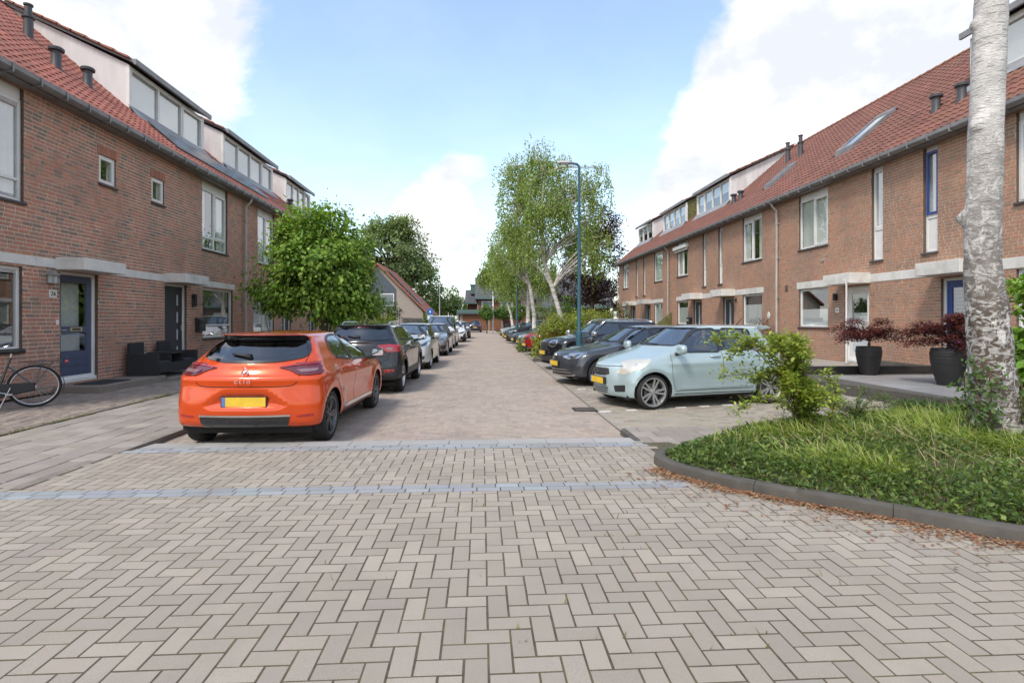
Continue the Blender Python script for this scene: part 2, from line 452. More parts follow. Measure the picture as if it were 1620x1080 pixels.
# parking bricks, running bond along the bays
PK = (.285, .25, .205); its = []
y = 7.36; r = 0
while y < 15.5:
    x = 2.0 + (r % 2) * .10
    while x < 6.1:
        its.append((x + .1, y, .194, .093, .0, 0, jit(PK, .22, .05))); x += .2
    y += .1; r += 1
its = [i for i in its if not (i[0] > 1.9 and i[1] > 14 and i[0] < 2.2)]
# white bay bricks on slanted lines
BAYS = []
def bayline(xa, ya, xb, yb, n):
    for k in range(n):
        t = (k + .35) / n; BAYS.append((xa + (xb - xa) * t, ya + (yb - ya) * t))
bayline(1.95, 9.02, 6.3, 10.05, 9)
bayline(2.1, 12.0, 7.0, 13.2, 10)
lay('parking_brick', 'parking_brick_field', parking, its, 'clay', [jit(PK, .2, .05) for _ in range(9)], 300, ch=.006, tilt=.03)
for (x, y) in BAYS:
    mb = MB(); flat_piece(mb, 0, 0, .2, .085, 0, jit((.60, .59, .56), .1), .005, .012)
    mb.build('bay_marking', 'paver', parking, loc=(x, y, .006), rz=R(13))
# left pavement tiles, running bond
TL = (.275, .242, .21); its = []
r = 0; x = -6.2
while x < -4.25:
    y = 4.75 + (r % 2) * .15
    while y < 24:
        if y > 4.95: its.append((x + .15, y + .15, .294, .294, PZ + U(-.004, .004), U(-.008, .008), jit(TL, .14)))
        y += .30
    x += .3; r += 1
lay('pavement_tile', 'pavement_tile_field', pavement, its, 'tilepave', [jit(TL, .14) for _ in range(9)], 300, ch=.006, tilt=.012)
# kerb between street and left pavement
mb = MB(); y = 6.75
while y < 60:
    ln = 1.0 if y < 30 else 4.0
    mb.box(-4.19, -4.085, y + .004, y + ln - .004, -.1, PZ + .002, 0); y += ln
mb.build('kerb', 'kerbpale', kind='structure')
mb = MB(); y = 4.98
while y < 6.75: mb.box(-4.19, -4.09, y + .003, y + .29, -.1, PZ + .001, 0); y += .295
mb.build('kerb', 'kerbpale', kind='structure')
# forecourt: worn bricks
FC = (.25, .205, .172); its = []
r = 0; x = -8.62
while x < -6.30:
    y = 6.2 + (r % 2) * .1
    while y < 21:
        its.append((x + .05, y + .1, .097, .196, PZ + .004 + U(-.006, .006), U(-.02, .02), jit(FC, .2))); y += .2
    x += .1; r += 1
lay('forecourt_brick', 'forecourt_brick_field', forecourt, its, 'clay', [jit(FC, .2) for _ in range(9)], 300, ch=.008, tilt=.03)
mb = MB()
for k in range(40): mb.box(-6.27, -6.215, 4.95 + k, 5.94 + k, -.05, PZ + .008, 0)
mb.build('edging', 'kerb', kind='structure')
# right footpath tiles
its = []; r = 0; y = 5.6
while y < 8.0:
    x = 1.99 - (r % 2) * .15
    while x < 12.5:
        if x < 1.98 and y < 7.2 and not inpoly(2.06, y + .15, kerbpoly): its.append((1.99 + .072, y + .15, .142, .294, PZ - .004, 0, jit(TL, .14)))
        if (1.98 < x and y < 7.2 or x > 6.3 and y > 7.2) and not inpoly(x + .15, y + .15, kerbpoly): its.append((x + .15, y + .15, .294, .294, PZ - .004 + U(-.004, .004), U(-.008, .008), jit(TL, .14)))
        x += .3
    y += .3; r += 1
lay('footpath_tile', 'footpath_tile_field', footpath, its, 'tilepave', [jit(TL, .14) for _ in range(9)], 200, ch=.006)
its = []; r = 0; y = 8.0
while y < 15.5:
    x = 6.34 + (r % 2) * .1
    while x < 11.2:
        if x < 7.2 or y > 12.3: its.append((x + .1, y, .194, .095, PZ + U(-.003, .003), U(-.01, .01), jit((.30, .262, .222), .16)))
        x += .2
    y += .1; r += 1
lay('path_brick', 'path_brick_field', frontpath, its, 'clay', [jit((.30, .262, .222), .16) for _ in range(9)], 300, ch=.005)
mb = MB(); y = 7.0
while y < 40: mb.box(6.22, 6.315, y + .004, y + .996, -.1, PZ + .004, 0); y += 1
mb.build('kerb', 'kerb', kind='structure')
mb = MB(); mb.box(1.955, 2.6, 7.24, 7.34, -.1, PZ - .01, 0); 
x = 2.61
while x < 6.1: mb.box(x, x + .99, 7.24, 7.34, -.1, PZ - .01, 0); x += 1
mb.build('kerb', 'kerb', kind='structure')

mb = MB(); mb.box(1.90, 1.985, 6.47, 7.235, -.1, PZ - .002); mb.build('kerb', 'kerb', kind='structure')
# verge soil with a gentle mound, and its kerb stones
def smoothpath(P, n=6):
    out = []
    for i in range(len(P) - 1):
        p0, p1, p2, p3 = (Vector(P[max(i - 1, 0)]), Vector(P[i]), Vector(P[i + 1]), Vector(P[min(i + 2, len(P) - 1)]))
        for k in range(n):
            t = k / n
            out.append(.5 * ((2 * p1) + (-p0 + p2) * t + (2 * p0 - 5 * p1 + 4 * p2 - p3) * t * t + (-p0 + 3 * p1 - 3 * p2 + p3) * t ** 3))
    out.append(Vector(P[-1])); return out
near = smoothpath([Vector((*p, 0)) for p in NEAR], 8)
vergepoly = [(p.x, p.y) for p in near] + BACK
def edge_dist(x, y, P):
    d = 9
    for i in range(len(P)):
        a = Vector(P[i]); b = Vector(P[(i + 1) % len(P)]); ab = b - a; p = Vector((x, y))
        t = max(0, min(1, (p - a).dot(ab) / max(ab.length_squared, 1e-9))); d = min(d, (p - a - ab * t).length)
    return d
def verge_z(x, y):
    d = edge_dist(x, y, kerbpoly)
    return PZ + .065 + .05 * min(1, d / 1.1) + .03 * noise.noise((x * 2, y * 2, 0))
pts = [Vector(p) for p in vergepoly]; nb = len(pts)
for i in range(60):
    for j in range(40):
        x, y = 1.8 + i * .19 + U(-.05, .05), .9 + j * .19 + U(-.05, .05)
        if inpoly(x, y, vergepoly) and edge_dist(x, y, kerbpoly) > .07: pts.append(Vector((x, y)))
rv = delaunay_2d_cdt(pts, [(i, (i + 1) % nb) for i in range(nb)], [], 1, 1e-4)
mb = MB(); mb.faces([(p.x, p.y, verge_z(p.x, p.y)) for p in rv[0]], [tuple(f) for f in rv[2]])
verge = mb.build('verge_soil', 'soil', smooth=True, kind='structure')
# kerb stones along the near side: sweep a rounded profile, one object each
kerb = thing('kerb_edging', 'rounded dark concrete kerb curving round the grassy corner bed', 'kerb')
acc = 0; seg = []; L_ = [near[0]]
prof = [(0, -.08), (0, .065), (.01, .092), (.03, .105), (.10, .107), (.122, .095), (.126, -.05)]
def kerbstone(ps):
    m_ = MB(); n = len(ps)
    for k, p in enumerate(ps):
        d = (ps[min(k + 1, n - 1)] - ps[max(k - 1, 0)]).normalized(); nrm = Vector((-d.y, d.x, 0))
        for a, z in prof: m_.v.append(tuple(p + nrm * (a - .03) + Vector((0, 0, PZ + z - .01))))
    q = len(prof)
    for k in range(n - 1):
        for j in range(q - 1): m_.f.append((k * q + j, k * q + j + 1, (k + 1) * q + j + 1, (k + 1) * q + j)); m_.m.append(0); m_.c.append(None)
    for b_ in (0, (n - 1) * q): m_.f.append(tuple(b_ + j for j in range(q))); m_.m.append(0); m_.c.append(None)
    fixn(m_.build('kerb_stone', 'kerb', kerb, smooth=35))
# resample path
dense = smoothpath(near, 4)
cur = [dense[0]]; acc = 0
for a, b in zip(dense, dense[1:]):
    acc += (b - a).length; cur.append(b)
    if acc > .98:
        kerbstone([cur[0] + (cur[1] - cur[0]).normalized() * .005] + cur[1:]); cur = [b]; acc = 0
# back edging strip of the bed
be = thing('bed_edging', 'thin dark edging boards along the back of the grassy bed', 'edging')
for i in range(len(BACK) - 1):
    a, b = Vector(BACK[i]), Vector(BACK[i + 1]); d = (b - a).normalized(); n_ = Vector((-d.y, d.x)); m_ = MB()
    ps = [a + d * .004, b - d * .004, b - d * .004 + n_ * .06, a + d * .004 + n_ * .06]
    m_.prism([(p.x, p.y) for p in ps], lambda x, y, z: (x, y, z), -.02, PZ + .085)
    m_.build('edging_board', 'kerb', be)

# raised terrace before the near right houses
TZ = .29
terrace = thing('front_terrace', 'raised grey tiled terrace with a low concrete edge before the right houses', 'terrace')
A, B = (7.1, 11.2), (7.62, 7.9)
m_ = MB(); m_.prism([(7.1, 11.2), (7.58, 8.25), (11.28, 8.25), (11.28, 12.25), (7.4, 12.25)], lambda x, y, z: (x, y, z), -.05, TZ - .012)
m_.build('terrace_base', 'kerb', terrace)
tb = [Vector(p) for p in ((7.06, 11.24), (7.1, 11.2), (7.58, 8.25))]
for a, b in zip(tb[1:], tb[2:]):
    n = max(1, int((b - a).length / 1.0)); d = (b - a) / n; nn = Vector((d.y, -d.x)).normalized()
    for k in range(n):
        p, q = a + d * k + d * .004, a + d * (k + 1) - d * .004; m_ = MB()
        m_.prism([(w.x, w.y) for w in (p - nn * .10, q - nn * .10, q + nn * .02, p + nn * .02)], lambda x, y, z: (x, y, z), -.05, TZ + .004)
        bev(m_.build('edge_stone', 'kerb', terrace), .01)
y = 8.28
while y < 12.2:
    x = 7.2
    while x < 11.0:
        if all(inpoly(x + a, y + b, [(7.12, 12.25), (7.63, 8.25), (11.29, 8.25), (11.29, 12.25)]) for a, b in ((.02, .02), (.57, .02), (.57, .57), (.02, .57))):
            m_ = MB(); flat_piece(m_, 0, 0, .594, .594, 0, jit((.25, .245, .245), .07), .004, .02); m_.build('terrace_tile', 'tilepave', terrace, loc=(x + .3, y + .3, TZ + .004))
        x += .6
    y += .6
# ================================================================ terraced houses
EAVE, RD, TANP = 6.05, 4.8, .8515
BRL = [((.48, .205, .135), 5), ((.49, .245, .165), 3), ((.44, .21, .15), 3), ((.32, .20, .15), 2), ((.235, .175, .14), 2), ((.36, .22, .16), 2)]
BRR = [((.43, .215, .14), 5), ((.40, .23, .155), 4), ((.36, .21, .14), 3), ((.45, .21, .13), 3), ((.27, .18, .13), 1), ((.38, .235, .16), 3)]
def calm(p, k=.25):
    w = sum(b for _, b in p); m = [sum(c[i] * b for c, b in p) / w for i in range(3)]
    return [(tuple(c[i] * (1 - k) + m[i] * k for i in range(3)), b) for c, b in p]
BRL, BRR = calm(BRL, .2), calm(BRR, .3)
def pick(pal):
    k = U(0, sum(w for _, w in pal))
    for i, (c, w) in enumerate(pal):
        k -= w
        if k <= 0: return i
    return 0

class Side:
    """facade frame: s along the street, o outwards from the wall, z up"""
    def __init__(s, X, sg): s.X, s.sg = X, sg
    def P(s, a, o, z): return (s.X + s.sg * o, a, z)
    def box(s, mb, s0, s1, o0, o1, z0, z1, m=0, c=None):
        x0, x1 = sorted((s.X + s.sg * o0, s.X + s.sg * o1)); mb.box(x0, x1, min(s0, s1), max(s0, s1), z0, z1, m, c)
LS, RS = Side(-8.7, 1), Side(11.3, -1)

def brickwall(sd, house, s0, s1, z0, z1, ops, pal, mortar, single):
    """ops: (a0,a1,b0,b1) openings. wall > brick (nearest), brickwork"""
    xs = sorted({s0, s1, *[o[0] for o in ops], *[o[1] for o in ops]}); zs = sorted({z0, z1, *[o[2] for o in ops], *[o[3] for o in ops]})
    xs = [x for x in xs if s0 <= x <= s1]; zs = [z for z in zs if z0 <= z <= z1]
    mb = MB()
    for i in range(len(xs) - 1):
        for j in range(len(zs) - 1):
            cx, cz = (xs[i] + xs[i + 1]) / 2, (zs[j] + zs[j + 1]) / 2
            if any(o[0] < cx < o[1] and o[2] < cz < o[3] for o in ops): continue
            mb.face([sd.P(xs[i], -.006, zs[j]), sd.P(xs[i + 1], -.006, zs[j]), sd.P(xs[i + 1], -.006, zs[j + 1]), sd.P(xs[i], -.006, zs[j + 1])])
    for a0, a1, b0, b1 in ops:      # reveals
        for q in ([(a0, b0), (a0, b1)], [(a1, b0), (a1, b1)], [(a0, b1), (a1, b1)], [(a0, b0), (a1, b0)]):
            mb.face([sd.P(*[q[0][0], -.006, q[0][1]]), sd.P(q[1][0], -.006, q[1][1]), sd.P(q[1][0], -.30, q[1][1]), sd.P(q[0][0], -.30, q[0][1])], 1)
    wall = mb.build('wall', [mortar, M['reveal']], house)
    CH, BL, G = .080, .218, .0145
    whole = []; rest = []
    z = z0; r = 0
    while z < z1 - .03:
        h = min(CH - G, z1 - z)
        a = s0 + U(-.2, 0)
        while a < s1:
            ln = BL if rnd.random() > .3 else BL / 2 - G / 2
            b0, b1 = max(a, s0), min(a + ln, s1); zc = z + h / 2
            parts = [(b0, b1)] if b1 - b0 > .02 else []
            cut = False
            for o in ops:
                if o[2] < zc < o[3]:
                    np_ = []
                    for p, q in parts:
                        if q <= o[0] or p >= o[1]: np_.append((p, q)); continue
                        cut = True
                        if o[0] - p > .02: np_.append((p, o[0]))
                        if q - o[1] > .02: np_.append((o[1], q))
                    parts = np_
            for p, q in parts:
                full = not cut and abs(q - p - ln) < .003
                ci = pick(pal)
                it = (p, q, z, h, ci, full)
                (whole if full else rest).append(it)
            a += ln + G
        z += CH; r += 1
    def dist(i):
        p = sd.P((i[0] + i[1]) / 2, 0, i[2]); v = inview(p, 0); return (0 if v else 1e6) + p[0] ** 2 + p[1] ** 2 - 6 * (i[1] - i[0] > .15) * 0
    whole.sort(key=dist)
    cache = {}
    for it in whole[:single]:
        p, q, z, h, ci, _ = it; key = (round(q - p, 3), ci)
        if key not in cache:
            m_ = MB(); pr = .007; l_ = (q - p) / 2; e = .003
            v = [(0, -l_, 0), (0, l_, 0), (0, l_, h), (0, -l_, h)]; w = [(sd.sg * pr, -l_ + e, e), (sd.sg * pr, l_ - e, e), (sd.sg * pr, l_ - e, h - e), (sd.sg * pr, -l_ + e, h - e)]
            m_.faces(v + w, [(4, 5, 6, 7), (0, 1, 5, 4), (1, 2, 6, 5), (2, 3, 7, 6), (3, 0, 4, 7)], 0, pal[ci][0]); cache[key] = m_.mesh('brick', 'brick')
        link('brick', cache[key], wall, sd.P((p + q) / 2, -.007 + U(-.001, .0015), z))
    mb = MB()
    for p, q, z, h, ci, _ in whole[single:] + rest:
        e = .003; pr = U(-.001, .0015); c = jit(pal[ci][0], .08, .02)
        v = [sd.P(p, -.007, z), sd.P(q, -.007, z), sd.P(q, -.007, z + h), sd.P(p, -.007, z + h)]
        w = [sd.P(p + e, pr, z + e), sd.P(q - e, pr, z + e), sd.P(q - e, pr, z + h - e), sd.P(p + e, pr, z + h - e)]
        mb.faces(v + w, [(4, 5, 6, 7), (0, 1, 5, 4), (1, 2, 6, 5), (2, 3, 7, 6), (3, 0, 4, 7)], 0, c)
    mb.build('brickwork', 'brick', wall, kind='stuff')
    return wall
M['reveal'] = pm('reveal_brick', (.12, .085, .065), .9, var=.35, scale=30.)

def rectframe(mb, sd, a0, a1, b0, b1, w, o0, o1, m=0):
    sd.box(mb, a0, a1, o0, o1, b0, b0 + w, m); sd.box(mb, a0, a1, o0, o1, b1 - w, b1, m)
    sd.box(mb, a0, a0 + w, o0, o1, b0 + w, b1 - w, m); sd.box(mb, a1 - w, a1, o0, o1, b0 + w, b1 - w, m)

def window(sd, house, a0, a1, b0, b1, split=None, split_open=0, low=None, vent=False, fm='white', back='curtain', cover=1., cz=1., topanel=0., sillm='sill', name='window', casemat=None, so=-.06, fw=.065):
    """window > pane(s), curtain. a split at fraction; an opening light on one side; low = height of a bottom light."""
    top = b1 - topanel
    mb = MB(); rectframe(mb, sd, a0, a1, b0, top, fw, so - .07, so)
    if topanel: sd.box(mb, a0, a1, so - .06, so - .012, top + .003, b1)
    if vent:
        for k in range(3): sd.box(mb, a0 + .07, a1 - .07, so - .05, so - .01, top - .085 - k * .022, top - .07 - k * .022)
    cells = [(a0 + .065, a1 - .065)]
    if split:
        c = a0 + (a1 - a0) * split; sd.box(mb, c - .035, c + .035, so - .07, so - .002, b0 + .065, top - .065); cells = [(a0 + .065, c - .035), (c + .035, a1 - .065)]
    zb = b0 + .065
    if low:
        sd.box(mb, a0 + .065, a1 - .065, so - .065, so - .004, b0 + low - .03, b0 + low + .03); 
    w = bev(mb.build(name, fm, house), .006, 1)
    case = None
    for k, (p, q) in enumerate(cells):
        zz = [(zb, top - .065 - (.09 if vent else 0))]
        if low: zz = [(zb, b0 + low - .03), (b0 + low + .03, zz[0][1])]
        for (y0, y1) in zz:
            inset = 0
            if split_open and k == (0 if split_open < 0 else 1) and y1 - y0 > .4:
                m_ = MB(); rectframe(m_, sd, p - .012, q + .012, y0 - .012, y1 + .012, .06, so - .06, so + .012); m_.build('casement', casemat or fm, w); inset = .045
            m_ = MB(); m_.face([sd.P(p + inset, so - .035, y0 + inset), sd.P(q - inset, so - .035, y0 + inset), sd.P(q - inset, so - .035, y1 - inset), sd.P(p + inset, so - .035, y1 - inset)]); m_.build('pane', 'glass', w)
    if sillm:
        mb = MB(); sd.box(mb, a0 - .03, a1 + .03, -.1, .045, b0 - .055, b0 - .003); bev(mb.build('sill', sillm, w), .006, 1)
    if back == 'curtain':      # hanging cloth with folds
        mb = MB(); n = 26
        for (p, q) in ([(a0, a0 + (a1 - a0) * .28), (a1 - (a1 - a0) * .28, a1)] if cover < 1 else [(a0, a1)]):
            for k in range(n):
                s_, e_ = p + (q - p) * k / n, p + (q - p) * (k + 1) / n
                f = lambda t: so - .10 - .018 * math.sin(t * 46)
                mb.face([sd.P(s_, f(s_), b0 + .05), sd.P(e_, f(e_), b0 + .05), sd.P(e_, f(e_), b0 + (top - b0) * cz), sd.P(s_, f(s_), b0 + (top - b0) * cz)])
        mb.build('curtain', 'curtain', w, smooth=True)
    elif back == 'slats':
        mb = MB(); z = b0 + .08
        while z < top - .08: sd.box(mb, a0 + .05, a1 - .05 - (a1 - a0) * (1 - cover), so - .075, so - .069, z, z + .078); z += .1
        mb.build('blind', 'blind', w)
    elif back == 'half':       # pale film over the lower part, plants above
        mb = MB(); sd.box(mb, a0 + .06, a1 - .06, so - .05, so - .045, b0 + .06, b0 + .06 + (top - b0) * .42 * cz); mb.build('window_film', 'blind', w)
    elif back == 'dark':
        mb = MB(); sd.box(mb, a0 + .05, a1 - .05, so - .12, so - .11, b0 + (top - b0) * (1 - cover) + .03, top - .03); mb.build('roller_blind', 'darkblind', w)
    return w

def tree_tiles(sd, s0, s1, o_eave, cut):
    """tile positions on the slope: (s, d) with d the distance up the slope"""
    sl = math.hypot(1, TANP); L = (RD + o_eave) * sl; out = []
    d = 0; r = 0
    while d < L - .1:
        a = s0 + .01
        while a < s1 - .15:
            h = d / sl
            o = o_eave - (d + .16) / sl
            if not cut(a + .1, o): out.append((a, d))
            a += .204
        d += .315; r += 1
    return out

def roof(sd, house, s0, s1, single, cutlist, base=(.32, .085, .052), oe=.28):
    sl = math.hypot(1, TANP); ux, uz = -1 / sl, TANP / sl      # up-slope direction in (o, z)
    ze = EAVE + .10
    def pt(a, d, h): return sd.P(a, oe + ux * d + h * TANP / sl, ze + uz * d + h / sl)
    mb = MB(); D = (RD + oe) * sl
    mb.face([pt(s0, .03, -.03), pt(s1, .03, -.03), pt(s1, D, -.03), pt(s0, D, -.03)])
    rf = mb.build('roof', M['tilebase'], house)
    prof = [(0, .012), (.035, .03), (.07, .036), (.105, .022), (.14, .004), (.175, .002), (.208, .014)]
    def tilegeo(mb, a, d, c, f):
        n = len(prof); vs = []
        for dd, lift in ((0, .022), (.34, 0)):
            for x, h in prof: vs.append(f(a + x, d + dd, h + lift))
        for x, h in prof: vs.append(f(a + x, d, h - .012))
        fs = [(i, i + 1, n + i + 1, n + i) for i in range(n - 1)] + [(i, i + 1, 2 * n + i + 1, 2 * n + i) for i in range(n - 1)]
        mb.faces(vs, fs, 0, c)
    def cut(a, o):
        return any(c0 < a < c1 and (o0 < o < o1) for c0, c1, o0, o1 in cutlist)
    tl = tree_tiles(sd, s0, s1, oe, cut)
    def ds(t):
        p = pt(t[0], t[1], 0); return (0 if inview(p, 0) else 1e6) + Vector(p).length
    tl.sort(key=ds)
    cache = {}
    mb = MB()
    for k, (a, d) in enumerate(tl):
        if k < single:
            ci = rnd.randrange(8)
            if ci not in cache:
                m_ = MB(); o0 = Vector(pt(0, 0, 0)); tilegeo(m_, 0, 0, jit(base, .22, .06), lambda a_, d_, h_: Vector(pt(a_, d_, h_)) - o0); cache[ci] = m_.mesh('roof_tile', 'tile', smooth=40)
            link('roof_tile', cache[ci], rf, pt(a, d + U(-.004, .004), U(0, .003)))
        else: tilegeo(mb, a, d + U(-.004, .004), jit(base, .22, .06), pt)
    if mb.f: mb.build('roof_tile_field', 'tile', rf, kind='stuff', smooth=40)
    # ridge caps
    mb = MB(); a = s0
    zr = pt(0, D, 0)[2]
    while a < s1:
        e = min(a + .36, s1); vs = []
        for q, rr in ((a, .11), (e + .03, .095)):
            for t in range(7):
                th = math.pi * t / 6; vs.append(sd.P(q, -RD + rr * 1.2 * math.cos(th), zr - .03 + rr * math.sin(th)))
        mb.faces(vs, [(i, i + 1, 8 + i, 7 + i) for i in range(6)]); a += .35
    mb.build('ridge', 'ridge', rf, smooth=40)
    # gutter with brackets
    mb = MB(); vs = []; g = []
    for q in (s0 + .003, s1 - .003):
        for (o, z) in ((.20, .11), (.21, .0), (.24, -.05), (.30, -.075), (.36, -.05), (.40, 0), (.405, .085), (.39, .085), (.385, .01), (.34, -.035), (.30, -.05), (.25, -.03), (.225, .02), (.215, .11)):
            vs.append(sd.P(q, o, EAVE + z))
    mb.faces(vs, [(i, (i + 1) % 14, 14 + (i + 1) % 14, 14 + i) for i in range(14)])
    sd.box(mb, s0 + .003, s1 - .003, .0, .235, EAVE - .075, EAVE - .045)     # soffit board
    a = s0 + .3
    while a < s1: sd.box(mb, a, a + .03, .19, .415, EAVE - .085, EAVE - .06); sd.box(mb, a, a + .03, .405, .42, EAVE - .07, EAVE + .09); a += .62
    mb.build('gutter', 'gutter', house, smooth=35)
    # party-wall sides and rear slope closing the volume
    mb = MB()
    for q in (s0 + .004, s1 - .004): mb.face([sd.P(q, -.03, .1), sd.P(q, -.03, EAVE + .1), sd.P(q, -RD, zr - .08), sd.P(q, -RD * 2, EAVE), sd.P(q, -RD * 2, .1)])
    mb.face([sd.P(s0, -RD, zr - .05), sd.P(s1, -RD, zr - .05), sd.P(s1, -RD * 2, EAVE), sd.P(s0, -RD * 2, EAVE)], 1)
    mb.face([sd.P(s0, -RD * 2, .1), sd.P(s1, -RD * 2, .1), sd.P(s1, -RD * 2, EAVE), sd.P(s0, -RD * 2, EAVE)])
    mb.build('gable', [M['gable'], M['tilebase']], house)
    return pt, rf
M['tilebase'] = pm('roof_underlay', (.16, .05, .03), .9, var=.2)
M['gable'] = pm('gable_brick', (.24, .12, .08), .9, var=.2, scale=10.)

def dormer(sd, house, s0, s1, o_f, zb, zt, n, cheek='cheek', back='curtain', opens=()):
    """flat-fronted dormer: face at o_f, windows n"""
    d = link('dormer', None, house)
    zr = EAVE + .10 + (RD + .28) * TANP
    ztop = zt + .16
    # body
    zroof = lambda o: EAVE + .1 + (.28 - o) * TANP
    rise = (zr + .03 - ztop)
    for q, t in ((s0, -1), (s1, 1)):
        mb = MB()
        for w in (q, q - t * .06):
            mb.face([sd.P(w, o_f, zroof(o_f) - .15), sd.P(w, o_f, ztop), sd.P(w, -RD, ztop + rise), sd.P(w, -RD, zr - .3)])
        mb.face([sd.P(q, o_f, zroof(o_f) - .15), sd.P(q, o_f, ztop), sd.P(q - t * .06, o_f, ztop), sd.P(q - t * .06, o_f, zroof(o_f) - .15)])
        mb.build('cheek', cheek, d)
    mb = MB()      # roof slab with zinc edge
    v = [sd.P(s0 - .08, o_f + .22, ztop), sd.P(s1 + .08, o_f + .22, ztop), sd.P(s1 + .08, -RD, ztop + rise), sd.P(s0 - .08, -RD, ztop + rise)]
    mb.faces([(*p[:2], p[2] + h) for h in (0, .11) for p in v], [(0, 1, 2, 3), (4, 5, 6, 7), (0, 1, 5, 4), (1, 2, 6, 5), (2, 3, 7, 6), (3, 0, 4, 7)])
    sd.box(mb, s0 - .09, s1 + .09, o_f + .2, o_f + .27, ztop - .03, ztop + .125)
    mb.build('dormer_roof', 'gutter', d)
    mb = MB(); nn = 9                      # verge tiles along both edges
    for q in (s0 - .1, s1 + .1):
        for k in range(nn):
            t0, t1 = k / nn, (k + 1) / nn + .01; oo = lambda t: o_f + .1 + (-RD - o_f - .1) * t; hz = lambda t: ztop + .11 + rise * t
            a, b = (q - .1, q + .1)
            h = .03 + .012 * (k % 2)
            mb.faces([sd.P(a, oo(t0), hz(t0)), sd.P(b, oo(t0), hz(t0)), sd.P(b, oo(t1), hz(t1)), sd.P(a, oo(t1), hz(t1)), sd.P(a, oo(t0), hz(t0) + h + .03), sd.P(b, oo(t0), hz(t0) + h + .03), sd.P(b, oo(t1), hz(t1) + h), sd.P(a, oo(t1), hz(t1) + h)],
                     [(4, 5, 6, 7), (0, 1, 5, 4), (0, 3, 7, 4), (1, 2, 6, 5)])
    mb.build('verge_tiles', 'ridge', d)
    # front: frame, mullions, panes
    mb = MB(); rectframe(mb, sd, s0 - .012, s1 + .012, zb, zt + .13, .12, o_f - .07, o_f + .03)
    sd.box(mb, s0 - .02, s1 + .02, o_f - .05, o_f + .06, zb - .12, zb + .02)
    w = (s1 - s0 - .22) / n
    for k in range(1, n): c = s0 + .11 + w * k; sd.box(mb, c - .045, c + .045, o_f - .06, o_f + .025, zb + .1, zt + .02)
    mb.build('window_frame', 'white', d)
    for k in range(n):
        c = s0 + .11 + w * k; p, q = c + .045, c + w - .045
        if k in opens:
            m_ = MB(); rectframe(m_, sd, p - .01, q + .01, zb + .1, zt + .03, .055, o_f - .05, o_f + .04); m_.build('casement', 'white', d); p += .045; q -= .045
        m_ = MB(); m_.face([sd.P(p, o_f - .03, zb + .11), sd.P(q, o_f - .03, zb + .11), sd.P(q, o_f - .03, zt + .02), sd.P(p, o_f - .03, zt + .02)]); m_.build('pane', 'glass', d)
        m_ = MB(); hh = (zt - zb) * (1 if back == 'curtain' else .5)
        m_.face([sd.P(p - .02, o_f - .065, zt + .05 - hh), sd.P(q + .02, o_f - .065, zt + .05 - hh), sd.P(q + .02, o_f - .065, zt + .05), sd.P(p - .02, o_f - .065, zt + .05)]); m_.build('blind', 'blind', d)
    mb = MB()      # lead apron
    mb.faces([sd.P(s0 - .1, o_f + .03, zroof(o_f + .03) + .16), sd.P(s1 + .1, o_f + .03, zroof(o_f + .03) + .16), sd.P(s1 + .1, o_f + .32, zroof(o_f + .32) + .055), sd.P(s0 - .1, o_f + .32, zroof(o_f + .32) + .055)], [(0, 1, 2, 3)])
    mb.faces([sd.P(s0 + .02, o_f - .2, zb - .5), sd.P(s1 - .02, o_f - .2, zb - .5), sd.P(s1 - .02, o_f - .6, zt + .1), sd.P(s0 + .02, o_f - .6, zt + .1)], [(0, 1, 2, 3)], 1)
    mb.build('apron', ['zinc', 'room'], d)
    return d

def flue(sd, house, a, o, h=.55, r=.09, style=0):
    z = EAVE + .1 + (.28 - o) * TANP
    T = Matrix.Translation(sd.P(a, o, z - .12)); mb = MB()
    if style == 0: prof = [(r * 1.3, 0), (r * 1.25, .1), (r, .16), (r, h), (r * 1.55, h + .01), (r * 1.6, h + .06), (r * 1.35, h + .09), (.001, h + .10)]
    else: prof = [(r * 1.3, 0), (r, .14), (r, h), (r * 1.35, h + .01), (r * 1.35, h + .05), (r * .8, h + .06), (r * .75, h + .3), (r, h + .32), (r, h + .36), (.001, h + .37)]
    mb.lathe(prof, 16, T); return mb.build('roof_vent', 'flue', house, smooth=40)

def downspout(sd, house, a, z0=.25):
    mb = MB(); X = .09
    mb.tube([sd.P(a, .29, EAVE - .06), sd.P(a, .27, EAVE - .16), sd.P(a, X, EAVE - .34), sd.P(a, X, 3.1), sd.P(a, X, z0)], .042, 10)
    for z in (5.2, 3.9, 2.4, 1.1): sd.box(mb, a - .055, a + .055, -.02, .14, z, z + .025)
    return mb.build('downspout', 'zinc2', house, smooth=40)
M['zinc2'] = pm('downspout_zinc', (.50, .47, .45), .55, .2, var=.1, tint=(.28, .25, .24), tscale=3., tamt=.4)

